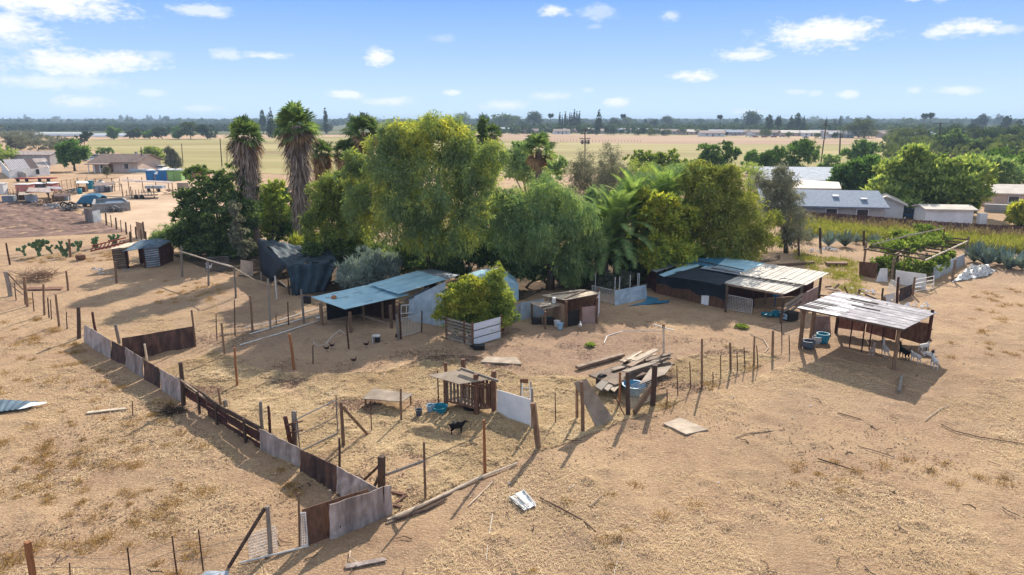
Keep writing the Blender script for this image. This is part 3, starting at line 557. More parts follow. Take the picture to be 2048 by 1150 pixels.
tree('willowy_tree', 'thin wispy young tree beside the grey roofed house', 'tree', 1495, 408, [(1488,350,22,22),(1512,345,14,14),(1500,370,16,12)], 3200, 'leaf_olive', (.42,.07), clump=.26, r0=.1, seed=15)
tree('olive_tree', 'big olive coloured tree behind the blue roofed barn', 'tree', 1460, 556, [(1398,372,40,40),(1450,392,52,52),(1485,440,66,50,-1),(1500,492,52,42,-1),(1420,450,52,58,-1),(1430,512,60,32,-1),(1378,425,34,44),(1440,352,26,22)],
     66000, 'leaf_olive_dark', (.34,.08), droop=.45, clump=.17, r0=.35, seed=16)
tree('broadleaf_tree', 'bushy yellow topped tree between feather palm and barn', 'tree', 1325, 568, [(1308,418,36,32),(1298,445,24,36),(1342,450,42,46),(1318,500,52,42,-1),(1368,500,30,34)], 20000, 'leaf_yellow', (.40,.2), clump=.2, r0=.25, seed=17)
tree('willowy_tree', 'hazy grey green tree at the right end of the grove', 'tree', 1572, 505, [(1562,375,38,34),(1582,425,30,48),(1592,470,34,28),(1550,410,26,40)], 14000, 'leaf_grey', (.46,.07), droop=.6, clump=.24, r0=.22, seed=18)
feather_palm('feather_palm', 'arching feather palm in front of the weeping tree', 1235, 566, 1232, 455, 4.4, 72, 3, .3)
feather_palm('feather_palm', 'upright feather palm rising behind the yellow topped tree', 1330, 545, 1330, 405, 4.4, 60, 5, .35, up=1.02)
feather_palm('feather_palm', 'low drooping feather palm at the foot of the arching one', 1212, 574, 1208, 500, 3.4, 44, 11, .3)
feather_palm('feather_palm', 'small feather palm half hidden left of the yellow topped tree', 1272, 556, 1268, 415, 4.0, 46, 8, .3, up=1.02)
fan_palm('fan_palm', 'slim fan palm with brown skirt at the left of the grove', 515, 512, 488, 272, 430, 74, 24, 1.95, 46, seed=1, tr=.42)
fan_palm('fan_palm', 'tallest fan palm with thick grey skirt of dead fronds', 614, 520, 591, 252, 490, 70, 36, 2.25, 52, seed=2, tr=.55)
fan_palm('fan_palm', 'dark fan palm poking out behind the bright green tree', 722, 470, 726, 264, 420, 50, 24, 2.4, 50, seed=3, skirt='skirt_brown')
fan_palm('fan_palm', 'short shaggy fan palm right beside the tallest palm', 648, 470, 643, 305, 440, 44, 26, 1.7, 44, seed=4, skirt='skirt_brown')
fan_palm('fan_palm', 'short fan palm in front of the dark one', 690, 472, 688, 303, 440, 44, 26, 1.6, 44, seed=5, skirt='skirt_brown')
fan_palm('fan_palm', 'ragged fan palm peeping over the conifer beside the tallest tree', 985, 470, 984, 268, 330, 26, 16, 1.4, 30, seed=6)
tree('vine_clad_tree', 'leafy tangled tree under the drooping palm behind the grove', 'tree', 1050, 440, [(1040,335,38,34),(1010,320,16,26),(1080,345,36,30),(1118,335,18,18),(1045,300,24,20)], 12000, 'leaf_mid', (.42,.16), r0=.2, seed=19)
fan_palm('fan_palm', 'drooping palm with ragged top behind the weeping tree', 1072, 470, 1078, 298, 350, 18, 12, 2.2, 34, seed=7)
tree('dark_evergreen', 'dense dark evergreen mass left of the slim palm', 'tree', 440, 512, [(418,385,48,42),(462,372,42,34),(390,420,34,36),(440,440,58,48,-1),(400,458,46,42,-1),(470,462,44,48,-1),(500,405,20,55),(440,492,52,24,-1),(395,495,36,18,-1)], 40000, 'leaf_dark', (.34,.17), clump=.16, r0=.3, seed=20)
tree('grey_shrub', 'blue grey shrub at the left edge of the grove', 'shrub', 345, 508, [(352,466,36,24),(330,474,24,20),(380,482,26,24)], 9000, 'leaf_mid', (.36,.07), droop=.5, r0=.1, seed=21)
tree('dark_evergreen', 'dark leafy tree between the slim and the thick palm', 'tree', 552, 490, [(532,398,32,28),(570,412,28,28),(550,450,58,38),(590,455,26,36)], 18000, 'leaf_deep', (.36,.18), clump=.18, r0=.25, seed=22)
tree('flowering_shrub', 'shrub with pale pink blossom in front of the slim palm', 'shrub', 480, 528, [(472,425,12,26),(478,465,16,26),(490,495,22,16)], 4200, 'leaf_grey', (.26,.16), r0=.08, seed=23)
tree('yucca_clump', 'spiky yellow green clump at the foot of the tallest palm', 'shrub', 610, 535, [(590,488,16,10),(612,490,18,10),(628,494,14,9)], 1500, 'leaf_yellow', (.8,.07), up=.9, clump=.3, r0=.06, seed=24)
tree('silver_bush', 'silvery grey bush left of the blue roofed shed', 'shrub', 742, 582, [(740,535,42,30),(700,548,26,24),(772,540,28,32),(735,558,46,20)], 15000, 'leaf_silver', (.5,.06), up=.7, clump=.22, r0=.1, seed=25)
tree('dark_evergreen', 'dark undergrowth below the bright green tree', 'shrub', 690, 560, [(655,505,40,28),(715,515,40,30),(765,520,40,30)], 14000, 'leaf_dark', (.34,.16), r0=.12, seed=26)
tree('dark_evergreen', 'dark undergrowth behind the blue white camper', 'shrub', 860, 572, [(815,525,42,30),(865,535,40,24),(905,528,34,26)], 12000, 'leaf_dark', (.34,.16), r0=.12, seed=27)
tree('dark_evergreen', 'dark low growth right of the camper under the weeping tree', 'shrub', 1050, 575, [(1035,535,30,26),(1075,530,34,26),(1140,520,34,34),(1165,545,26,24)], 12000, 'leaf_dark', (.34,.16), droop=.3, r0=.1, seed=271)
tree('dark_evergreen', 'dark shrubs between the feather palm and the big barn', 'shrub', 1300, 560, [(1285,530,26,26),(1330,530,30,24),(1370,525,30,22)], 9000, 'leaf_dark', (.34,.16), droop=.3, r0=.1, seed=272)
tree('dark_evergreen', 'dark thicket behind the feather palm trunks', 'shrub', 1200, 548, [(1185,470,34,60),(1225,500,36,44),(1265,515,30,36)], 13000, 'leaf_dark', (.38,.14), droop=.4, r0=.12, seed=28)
tree('potted_shrub', 'grey green bush behind the pale tin pen wall', 'shrub', 1228, 582, [(1215,562,20,18),(1240,560,22,18),(1228,572,30,12)], 5000, 'leaf_grey', (.22,.11), r0=.06, seed=29)
tree('small_tree', 'small yellow green tree growing out of the slatted crate', 'tree', 940, 672, [(905,602,28,28),(935,592,36,30),(956,615,36,30),(890,625,22,20),(928,640,46,16),(940,570,20,16)], 17000, 'leaf_yellow', (.20,.09), clump=.22, r0=.08, seed=30, droop=.15)
tree('small_tree', 'small darker green tree behind the white plank crate', 'tree', 988, 664, [(998,548,14,20),(990,575,24,26),(1008,605,28,28),(975,600,26,30),(1010,632,26,16),(985,630,40,16)], 15000, 'leaf_mix', (.20,.07), clump=.22, r0=.08, seed=31, droop=.3)
tree('feathery_tree', 'mid green filler tree between the tallest tree and the grey green weeping tree', 'tree', 1010, 540, [(1000,420,36,44),(1015,470,38,40),(985,480,34,34)], 13000, 'leaf_olive', (.42,.12), droop=.6, clump=.2, r0=.2, seed=90)
tree('feathery_tree', 'pale green filler tree behind the arching feather palm', 'tree', 1200, 530, [(1180,420,30,34),(1210,440,34,40),(1175,470,30,40)], 12000, 'leaf_mid', (.42,.1), droop=.6, clump=.2, r0=.2, seed=91)
tree('leafy_tree', 'bright green bushy growth left of the tallest palm', 'tree', 545, 500, [(545,380,22,22),(560,420,26,24),(535,440,24,30)], 6000, 'leaf_mix', (.36,.18), clump=.2, r0=.15, seed=92)
tree('leafy_tree', 'soft green trees beyond the feather palms, right of the willowy pair', 'tree', 1370, 400, [(1350,355,28,22),(1390,350,26,20),(1380,372,40,18)], 8000, 'leaf_mid', (.5,.16), r0=.2, seed=93, clump=.2)
# trees round the houses on the right
tree('round_tree', 'huge dome shaped tree with bright leaf tips behind the white shed', 'tree', 1865, 428, [(1865,355,84,46),(1808,372,48,42),(1925,372,48,42),(1865,392,98,30),(1835,340,44,30),(1900,342,44,30)], 36000, 'leaf_dome', (.85,.34), clump=.13, r0=.5, seed=32, up=.35)
tree('round_tree', 'dark leafy tree between the two grey roofs and the dome tree', 'tree', 1718, 392, [(1718,345,46,30),(1698,362,34,24),(1742,358,34,28),(1722,372,40,18)], 16000, 'leaf_deep', (.8,.3), clump=.15, r0=.35, seed=33)
tree('leafy_tree', 'mid sized field edge tree above the dark leafy tree', 'tree', 1722, 332, [(1725,302,27,17),(1708,310,18,13),(1740,310,16,12)], 5000, 'leaf_deep', (.8,.35), r0=.3, seed=34)
tree('leafy_tree', 'small bushy tree right beside the leaning utility pole', 'tree', 1660, 348, [(1660,326,17,15),(1652,336,15,10)], 3200, 'leaf_mid', (.7,.25), r0=.2, seed=35)
tree('leafy_tree', 'dark bulky tree behind the right hand utility pole', 'tree', 1905, 312, [(1908,283,36,22),(1880,290,18,16),(1930,292,24,15)], 6000, 'leaf_dark', (1.1,.4), r0=.4, seed=36)
for i, (bx, by, bl, mm, lab) in enumerate([
    (1985, 398, [(1985,345,44,28),(2020,350,40,28),(1950,352,26,20)], 'leaf_mid', 'wide soft green tree mass right of the dome tree'),
    (2040, 382, [(2030,325,40,20),(2070,335,40,26),(1985,322,36,14)], 'leaf_deep', 'green treetops at the far right under the pale roof'),
    (1920, 432, [(1912,405,24,16),(1932,412,16,12)], 'leaf_round', 'small leafy tree directly behind the white shed'),
    (2040, 452, [(2035,425,20,20),(2055,432,22,18)], 'leaf_yellow', 'yellow green shrub tree cut by the right picture edge'),
    (1950, 320, [(1960,300,26,14),(1990,300,24,13)], 'leaf_far', 'dark bushes in front of the pale far right roof'),
    (2030, 310, [(2025,285,28,12),(2060,283,26,14)], 'leaf_far_olive', 'rounded olive tree above the pale far right roof')]):
    tree('leafy_tree', lab, 'tree', bx, by, bl, 7000, mm, (.8,.25), r0=.25, seed=40 + i, clump=.2)
# trees round the farm on the left
tree('round_tree', 'round green tree between the white barn and the tan farmhouse', 'tree', 150, 342, [(145,300,24,20),(130,312,15,16),(160,312,13,14)], 8000, 'leaf_deep', (.9,.4), r0=.3, seed=50)
tree('shaggy_palm', 'shaggy drooping palm beside the parked white car', 'tree', 345, 337, [(342,300,8,8),(345,315,12,12),(352,326,9,8)], 2600, 'leaf_grey', (1.3,.2), droop=1.2, r0=.25, seed=51)
tree('leafy_tree', 'dusty bush tree behind the tan farmhouse', 'tree', 305, 325, [(300,305,14,10),(315,308,14,9),(292,310,8,6)], 3500, 'leaf_olive', (.8,.3), r0=.2, seed=52)
tree('leafy_tree', 'little dark bush by the parked cars', 'tree', 210, 312, [(208,304,12,6)], 1200, 'leaf_deep', (.8,.3), r0=.15, seed=53)
tree('leafy_tree', 'small dark tree above the round green tree', 'tree', 168, 290, [(166,278,10,9),(175,272,9,7)], 1500, 'leaf_far', (1,.4), r0=.2, seed=54)
tree('dry_bush', 'lone dry grey bush in the farmyard', 'shrub', 214, 356, [(214,345,8,9)], 900, 'leaf_grey', (.6,.12), up=.8, r0=.08, seed=55)
tree('leafy_tree', 'yellow green tree cut by the left picture edge', 'tree', 5, 330, [(5,312,24,14),(-15,308,24,16)], 3000, 'leaf_olive', (.8,.3), r0=.2, seed=56)
for i, (cx, cy, rx, ry, by) in enumerate([(30,287,30,12,300),(75,288,34,12,302),(115,285,22,9,298),(10,270,26,10,282),(55,272,26,9,282)]):
    tree('olive_tree', 'dusty grey olive tree in the grove behind the white barn', 'tree', cx, by, [(cx,cy,rx,ry),(cx+rx*.4,cy+3,rx*.6,ry*.7)], 3200, 'leaf_grey', (1.0,.35), 'olive grove behind the barn', r0=.2, seed=60 + i)
for i, (cx, cy, rx, ry, by) in enumerate([(228,267,12,10,279),(268,266,14,8,278),(325,265,20,8,278),(300,268,14,7,278),(382,262,24,11,278),(415,262,18,12,278),(358,266,12,8,278)]):
    tree('leafy_tree', ['round green tree at the left edge of the dry field', 'hedge tree along the back edge of the dry field'][i > 0], 'tree', cx, by, [(cx,cy,rx,ry),(cx-rx*.4,cy+3,rx*.6,ry*.6)], 2600, ['leaf_deep','leaf_far_olive','leaf_far'][i % 3], (1.4,.5), None if i == 0 else 'hedge trees behind the dry field', r0=.3, seed=70 + i)
# vines on the pergola
# ------------------------------------------------------------------ far country
proto = {}
for k, n, L, Wd, m in (('round',1700,.07,.05,'leaf_far'),('wide',1700,.075,.05,'leaf_far_olive'),('tall',2200,.05,.035,'leaf_far'),('cypress',2600,.035,.025,'leaf_far'),('conifer',3200,.05,.035,'leaf_far'),('palm',360,.09,.04,'leaf_far')):
    proto[k] = [unit_tree({'round':'far_tree','wide':'far_tree','tall':'tall_tree','cypress':'cypress','conifer':'conifer','palm':'distant_palm'}[k], k, n, L, Wd, m, s) for s in ((1, 2, 3) if k in ('round', 'wide', 'tall') else (1,))]
used = set()
def far(kind, px, by, ty, wf=1.0, label='far dark tree in the hazy belt beyond the fields', group=None, cat='tree', v=None):
    P = gz(px, by); h = hz(P, ty); L = proto[kind]; p = L[(v if v is not None else random.randrange(99)) % len(L)]
    if p.name in used: o = copy_tree(p)
    else: o = p; used.add(p.name)
    o.location = P; o.scale = (h * wf, h * wf, h); o.rotation_euler.z = random.uniform(0, 6.28)
    o['label'] = label; o['category'] = cat
    if group: o['group'] = group
    elif 'group' in o: del o['group']
    return o
random.seed(11)
for i, (x, ty) in enumerate([(1119,227),(1124,233),(1130,226),(1134,235),(1139,228),(1143,229),(1148,222),(1153,226),(1158,225)]):
    far('cypress', x, 264, ty, .9, 'slender cypress in the tight row of nine on the horizon', 'row of cypresses on the horizon')
far('conifer', 1197, 267, 221, .95, 'lone broad conifer right of the cypress row')
far('cypress', 653, 268, 220, 1.3, 'single tall cypress in front of the horizon left of the grove')
far('conifer', 545, 276, 218, .7, 'dark cedar partly behind the tallest palm')
far('tall', 527, 268, 222, .7, 'tall slim tree between the two tall palms')
for x, by, ty, lab in [(1245,262,229,'lone distant palm right of the broad conifer'),(1845,268,228,'left one of the two thin distant palms on the right horizon'),(1857,268,227,'right one of the two thin distant palms on the right horizon'),(1438,266,231,'thin distant palm above the housing roofs'),(1101,262,228,'distant pale mast like palm left of the cypress row'),(727,262,226,'distant palm above the dark fan palm')]:
    far('palm', x, by, ty, 1.3, lab, cat='palm tree')
for x, by, ty, w, lab in [(1536,268,229,1.1,'tall dark tree at the left of the high trees above the estate'),(1554,266,231,1.1,'second tall dark tree above the estate roofs'),(1592,267,228,1.1,'third tall tree with pointed top above the estate'),(1580,268,232,1,'narrow dark tree among the tall estate trees'),(1605,268,233,1,'short broad end of the tall estate trees'),(1651,262,236,1,'dark pointed tree behind the leaning pole'),(1668,262,238,1,'small pointed tree right of the leaning pole'),(1678,262,233,.9,'twin topped tall tree right of the leaning pole')]:
    far('tall' if w > 1 else 'conifer', x, by, ty, w, lab)
far('wide', 1728, 276, 232, 1.0, 'big spreading tree above the dry field on the right', v=0); far('wide', 1706, 276, 240, 1.0, 'lower left half of the big spreading tree', v=1)
far('tall', 1963, 262, 227, 1.5, 'tall ragged eucalyptus on the right horizon'); far('tall', 1948, 262, 236, 1.5, 'lower ragged eucalyptus left of the tallest one')
far('tall', 2010, 268, 231, 1.4, 'tall clumped tree near the right picture edge'); far('tall', 2035, 268, 238, 1.3, 'tree at the right picture edge on the horizon')
B1 = 'round tree in the hazy belt behind the housing estate'; B2 = 'tree in the hazy belt on the left horizon'; B3 = 'tree between the estate roofs beyond the dry field'
far_n = 0
for _ in range(88):                        # belt behind the estate
    x = random.uniform(880, 2080); by = random.choice((246, 248, 250, 253, 256, 260)); h = random.choice((random.uniform(9, 17), random.uniform(16, 27))); k = random.choice(('round','wide','round','tall'))
    if 1090 < x < 1225: h *= .5
    P = gz(x, by); far(k, x, by, by - h / mpp(P), random.uniform(.8, 1.2) * (1.3 if k == 'tall' else 1), B1, 'trees behind the estate')
for _ in range(60):
    x = random.uniform(-20, 780); by = random.choice((243, 244.5, 246, 248)); h = random.choice((random.uniform(11, 20), random.uniform(20, 34))); k = random.choice(('round','wide','round','tall','tall','conifer'))
    P = gz(x, by); far(k, x, by, by - h / mpp(P), random.uniform(.7, 1.1) * (1.2 if k == 'tall' else 1), B2, 'trees on the left horizon')
for _ in range(44):                        # between the roofs
    x = random.uniform(920, 1900); by = 264 + (x - 920) / 980 * 12 + random.uniform(-2, 4); h = random.uniform(4, 8); P = gz(x, by)
    far(random.choice(('round','wide')), x, by, by - h / mpp(P), random.uniform(.8, 1.3), B3, 'trees among the estate roofs')
for _ in range(40):                        # right, above the dome tree
    x = random.uniform(1780, 2080); by = random.uniform(272, 300); h = random.uniform(6, 12); P = gz(x, by)
    far(random.choice(('round','wide')), x, by, by - h / mpp(P), random.uniform(.9, 1.3), 'tree in the wooded quarter at the right of the dry field', 'trees of the wooded quarter on the right')
# far masses nobody could count
def mass(name, x0, x1, y0, y1, n, hgt, L, m, seed):
    r = np.random.default_rng(seed); px = r.uniform(x0, x1, n); iv = r.uniform(1 / (y1 - HORIZON), 1 / (y0 - HORIZON), n); py = HORIZON + 1 / iv
    P = np.array([tuple(gz(a, b)) for a, b in zip(px, py)]); bl = []
    hh = hgt * r.uniform(.6, 1.3, n); vs = []; nb = 34
    d = r.normal(0, 1, (n, nb, 3)); d /= np.linalg.norm(d, axis=2)[..., None]; c = P[:, None, :] + d * (hh[:, None, None] * np.array([.62, .62, .42])) ; c[..., 2] += hh[:, None] * .48
    s = r.normal(0, 1, (n, nb, 3)); s /= np.linalg.norm(s, axis=2)[..., None]; t = np.cross(s, r.normal(0, 1, (n, nb, 3))); t /= np.linalg.norm(t, axis=2)[..., None]; k = (hh * L)[:, None, None]
    v = np.stack([c - s * k, c - t * k * .7, c + s * k, c + t * k * .7], 2).reshape(-1, 3); v[:, 2] = np.maximum(v[:, 2], .02)
    tag(obj_np(name, v, np.arange(len(v)).reshape(-1, 4), M[m]), kind='stuff')
mass('far_woods', -400, 2500, 240.2, 252, 9000, 12, .3, 'leaf_far', 1)
mass('far_woods', -400, 2500, 239.4, 241, 2600, 17, .3, 'leaf_far', 6)
mass('orchard', -300, 660, 247, 263, 8000, 5.5, .32, 'leaf_far', 2)
mass('estate_shrubbery', 880, 1920, 252, 268, 1500, 7, .25, 'leaf_far', 4)
mass('thicket', 1780, 2500, 256, 330, 1100, 6, .2, 'leaf_far_olive', 3)
# ------------------------------------------------------------------ far buildings
def house(name, label, cx, by, w, d, wall, rise, rot, mw, mr, overhang=.4, windows=(), hip=0, group=None, chimney=False, eave_t=.18):
    P = gz(cx, by); t = thing(name, P, label, 'house', group); q = Matrix.Rotation(rot, 3, 'Z'); w2, d2 = w / 2, d / 2
    T = lambda x, y, z: P + q @ Vector((x, y, z)); mb = MB()
    vs = [T(*p) for p in ((-w2,-d2,-.1),(w2,-d2,-.1),(w2,d2,-.1),(-w2,d2,-.1),(-w2,-d2,wall),(w2,-d2,wall),(w2,d2,wall),(-w2,d2,wall),(-w2 + hip,0,wall+rise),(w2 - hip,0,wall+rise))]
    mb.add(vs, [(0,1,5,4),(1,2,6,9,5),(2,3,7,6),(3,0,4,8,7)]); mb.build('wall', M[mw], t)
    k = overhang * rise / d2; rb = MB(); o = overhang; e = .03
    for sg in (-1, 1):
        A, B = T(-w2 - o, sg * (d2 + o), wall - k + e), T(w2 + o, sg * (d2 + o), wall - k + e); Cc, D = T(w2 + o - (hip + o) * (hip > 0), 0, wall + rise + e), T(-w2 - o + (hip + o) * (hip > 0), 0, wall + rise + e)
        pts = [A, B, Cc, D] if sg < 0 else [B, A, D, Cc]; rb.add(pts + [p + Vector((0, 0, eave_t)) for p in pts], [(3,2,1,0),(4,5,6,7),(0,1,5,4),(1,2,6,5),(2,3,7,6),(3,0,4,7)])
    if hip:
        for sg in (-1, 1):
            pts = [T(sg * (w2 + o), -d2 - o, wall - k + e), T(sg * (w2 + o), d2 + o, wall - k + e), T(sg * (w2 - hip), 0, wall + rise + e + .01)]
            if sg < 0: pts = pts[::-1]
            rb.add(pts + [p + Vector((0, 0, eave_t)) for p in pts], [(2,1,0),(3,4,5),(0,1,4,3),(1,2,5,4),(2,0,3,5)])
    ro = rb.build('roof', M[mr], t)
    if chimney: MB().box(T(w * .15, d2 * .3, wall + rise), (.6, .6, 1.4), rot).build('chimney', M['concrete'], ro)
    for kind, x, z, ww, hh in windows:
        f = MB().box(T(x, -d2 - .02, z), (ww, .10, hh), rot).build('door' if kind == 'd' else 'window', M['white' if kind != 'd' else 'wood_brown'], t)
        if kind != 'd': MB().box(T(x, -d2 - .075, z), (ww - .2, .03, hh - .2), rot).build('pane', M['glass'], f)
    return t, T
random.seed(5)
mats_w = ['stucco','stucco_white','stucco_grey']; mats_r = ['shingle_brown','shingle_light','shingle_brown','roof_tan','shingle']
for i in range(40):                        # housing estate beyond the dry field
    x = 925 + i * 24.5 + random.uniform(-9, 9); by = 264.5 + (x - 920) / 980 * 13 + random.choice((-3.4, -1.4, 1.2)) + random.uniform(-.6, .6); w = random.uniform(13, 20)
    house('estate_house', 'low ranch house with pitched roof in the estate beyond the dry field', x, by, w, 10, 2.8, 1.8, random.uniform(-.2, .2), random.choice(mats_w), random.choice(mats_r), .5,
          [('w', -w * .25, 1.5, 1.8, 1.2), ('d', 0, 1.1, 1.1, 2.1), ('w', w * .25, 1.5, 1.8, 1.2)], group='estate houses beyond the dry field')
def car(px, py, L, rot, m, label, kind='car', group=None):
    P = gz(px, py); t = thing('parked_car', P, label, 'car', group, rot); P0 = Vector((0, 0, 0)); W2 = .9 * L / 4.5; hb, ht = .78 * L / 4.5, 1.5 * L / 4.5; mb = MB()
    def prof(y0, y1, pts): n = len(pts); return [(x * L / 4.5, y0, z * L / 4.5) for x, z in pts] + [(x * L / 4.5, y1, z * L / 4.5) for x, z in pts], [tuple(range(n)), tuple(range(2 * n - 1, n - 1, -1))] + [(i, i + n, (i + 1) % n + n, (i + 1) % n) for i in range(n)]
    T = lambda mbv: [P + Vector(v) for v in mbv]
    v, f = prof(-W2, W2, [(-2.25,.35),(2.25,.35),(2.25,.72),(1.9,.88),(1.0,.95),(-1.9,.98),(-2.25,.8)]); b = MB(); b.add(T(v), f); bo = b.build('body', M[m], t)
    v, f = prof(-W2 * .86, W2 * .86, [(1.1,.94),(.45,1.42),(-1.1 if kind == 'car' else -1.9,1.45),(-1.85 if kind == 'car' else -2.1,.97)]); b = MB(); b.add(T(v), f); g = b.build('windows', M['carglass'], t)
    v, f = prof(-W2 * .8, W2 * .8, [(.42,1.43),(.38,1.5),(-1.0 if kind == 'car' else -1.85,1.52),(-1.12 if kind == 'car' else -1.9,1.44)]); b = MB(); b.add(T(v), f); b.build('roof', M[m], t)
    for sx in (-1.4, 1.4):
        for sy in (-1, 1):
            b = MB(); k = L / 4.5; b.tube(P + Vector((sx * k, sy * (W2 - .18), .33 * k)), P + Vector((sx * k, sy * (W2 + .02), .33 * k)), .33 * k, n=12); wo = b.build('wheel', M['rubber'], t)
            b = MB(); b.tube(P + Vector((sx * k, sy * (W2), .33 * k)), P + Vector((sx * k, sy * (W2 + .035), .33 * k)), .18 * k, n=10); b.build('rim', M['steel'], wo)
    for sy in (-1, 1):
        MB().box(P + Vector((2.24 * L / 4.5, sy * W2 * .7, .68 * L / 4.5)), (.08, .3, .14)).build('headlight', M['white'], t); MB().box(P + Vector((-2.24 * L / 4.5, sy * W2 * .7, .74 * L / 4.5)), (.08, .28, .16)).build('tail_light', M['car_red'], t)
    return t
random.seed(9)
for i in range(16):
    x = random.choice((random.uniform(1440, 1560), random.uniform(1560, 1680), random.uniform(1180, 1420), random.uniform(1790, 1890))); by = 269.5 + (x - 1330) / 550 * 14 + random.uniform(-1.5, 1)
    c = ['car_white','car_white','car_grey','car_red'][i % 4]
    car(x, by, 4.6, random.uniform(-.4, .4), c, {'car_white':'white car parked along the estate edge of the dry field','car_grey':'grey car parked along the estate edge of the dry field','car_red':'red car parked along the estate edge of the dry field'}[c], group='cars along the estate edge')
house('white_barn', 'long white roofed barn in front of the left horizon orchard', 117, 247.5, 62, 16, 5, 3, .1, 'stucco_white', 'white', .5)
house('packing_shed', 'small pale roofed shed in the left horizon orchard', 332, 249.5, 22, 10, 4, 2, 0, 'stucco_white', 'white', .4)
gh = gz(102, 273); t = thing('greenhouse', gh, 'long low white greenhouse roofs beyond the olive grove', 'greenhouse')
k = mpp(gh)
for i in range(4):
    b = MB(); n = 10; y = gh.y + i * 5; x0, x1 = gh.x - 62 * k, gh.x + 64 * k
    b.sheet([[(x, y + 2.4 * math.cos(math.pi * j / n), .3 + 2.6 * math.sin(math.pi * j / n)) for j in range(n + 1)] for x in (x0, x1)], .05); b.build('tunnel', M['sheet_white'], t)
gh = gz(215, 274); t = thing('greenhouse', gh, 'shorter white greenhouse right of the long one', 'greenhouse'); k = mpp(gh)
for i in range(2):
    b = MB(); y = gh.y + i * 5; b.sheet([[(x, y + 2.4 * math.cos(math.pi * j / 10), .3 + 2.2 * math.sin(math.pi * j / 10)) for j in range(11)] for x in (gh.x - 30 * k, gh.x + 40 * k)], .05); b.build('tunnel', M['sheet_white'], t)
# ------------------------------------------------------------------ utility poles
def upole(bx, by, tx, ty, label, arms=(), transformers=0, r=.16):
    P = gz(bx, by); Tp = at(tx, ty, P.y); t = thing('utility_pole', P, label, 'utility pole'); MB().tube(P - Vector((0, 0, .2)), Tp, r, r * .75, 8).build('pole', M['pole'], t)
    for dz, w in arms:
        c = P.lerp(Tp, 1 - dz / Tp.z); a = MB().box(c + Vector((0, -.15, 0)), (w, .14, .16)).build('crossarm', M['pole'], t)
        for s in (-.9, -.5, .5, .9): MB().lathe([(.05, 0), (.08, .06), (.05, .14), (.07, .2), (.02, .25)], c + Vector((s * w / 2, -.15, .08)), 8).build('insulator', M['steel_dark'], a)
    for i in range(transformers):
        c = P.lerp(Tp, 1 - 3.3 / Tp.z) + Vector((-.7 + i * .75, -.45, -.5)); MB().lathe([(.02, 0), (.3, 0), (.3, .9), (.26, .98), (.05, 1.05)], c, 10).build('transformer', M['steel_dark'], t)
    return t
upole(1170, 352, 1170, 257, 'utility pole with stacked crossarms and transformers behind the grove', [(.4, 2.4), (1.3, 2.4), (2.5, 2.6), (3.4, 2.4)], 3, .17)
upole(1641, 332, 1653, 243, 'leaning tall utility pole left of the small bushy tree', [(1.2, 2.6)], 0, .2); upole(1679, 311, 1681, 266, 'shorter thick utility pole in the dry field on the right', [(.4, 1.6)], 0, .3)
upole(1875, 312, 1881, 245, 'utility pole with one crossarm above the dome tree', [(.4, 4.6), (4, 3)], 0, .25)
upole(1566, 425, 1569, 333, 'thin pole standing in front of the two grey roofed houses', [(.3, 1.2)], 0, .1)
upole(444, 333, 440, 277, 'bare pole in the dry field left of the slim palm', [], 0, .16); upole(366, 327, 363, 287, 'bare pole right of the shaggy palm', [], 0, .14); upole(285, 343, 282, 294, 'bare pole in front of the tan farmhouse', [], 0, .16)
upole(454, 337, 454, 306, 'short bare pole close to the slim palm', [], 0, .12)
# fence across the dry field
t = thing('field_fence', gz(1150, 284), 'thin wire fence of wooden stakes running across the far dry field', 'fence')
for i in range(34): P = gz(1070 + i * 6.4, 283.6 + i * .03); MB().tube(P - Vector((0, 0, .1)), P + Vector((0, 0, 1.5)), .09, n=5).build('stake', M['post'], t)
# ------------------------------------------------------------------ houses and yards on the right
WN = lambda *xs: [('w', x, 1.5, 1.6, 1.1) for x in xs]
t, T = house('shingled_house', 'long house under blue grey shingles behind the brown fence', 1628, 436, 15.5, 9.5, 2.3, 1.6, R(-10), 'stucco_grey', 'shingle', .5, WN(-4, 1, 5))
for x, y in ((-3.2, -2.2), (2.0, -2.2), (5.5, -3.0)): MB().box(T(x, y, 2.3 + 1.6 * (1 - abs(y) / 4.75) + .3), (.8, .8, .25), R(-10)).build('roof_vent', M['sheet_white'], t)
t, T = house('gabled_wing', 'small tan gabled wing at the right end of the shingled house', 1766, 434, 6.0, 4.6, 2.2, 1.0, R(64), 'stucco_white', 'roof_tan', .5, WN(1))
f = MB().box(gz(1775, 436) + Vector((0, 0, 1.3)), (1.3, .12, 1.0), R(-10)).build('window', M['white'], t)
t, T = house('ranch_house', 'wide pale grey roofed house behind the shingled one', 1600, 378, 18, 15, 2.4, 1.9, R(-7), 'stucco_grey', 'shingle_light', .6, WN(-6, 0, 5), hip=0)
for x, y in ((5, -5), (7, -3), (-3, -4)): MB().box(T(x, y, 2.4 + 1.9 * (1 - abs(y) / 7.5) + .35), (.9, .9, .3), 0).build('roof_vent', M['steel_dark'], t)
P = gz(1640, 382); t = thing('patio_roof', P, 'flat pale patio roof between the two grey roofed houses', 'patio roof'); MB().quad(gz(1585, 376, 2.8), gz(1683, 377, 2.8), gz(1678, 364, 3.0), gz(1600, 359, 3.0), .2).build('roof', M['roof_tan'], t)
for x, y in ((1590, 392), (1680, 394), (1640, 393)): p = gz(x, y); MB().beam(p, p + Vector((0, 0, 2.6)), .14).build('post', M['white'], t)
t, T = house('white_shed', 'plain white shed with pale flat roof behind the brown fence', 1883, 449, 5.9, 3.6, 2.2, .35, R(-8), 'stucco_white', 'roof_tan', .35)
t, T = house('tan_roof_house', 'tan roofed house at the right edge behind the dome tree', 2005, 412, 5.6, 7, 2.4, 1.0, R(-14), 'stucco', 'roof_tan', .5, WN(0))
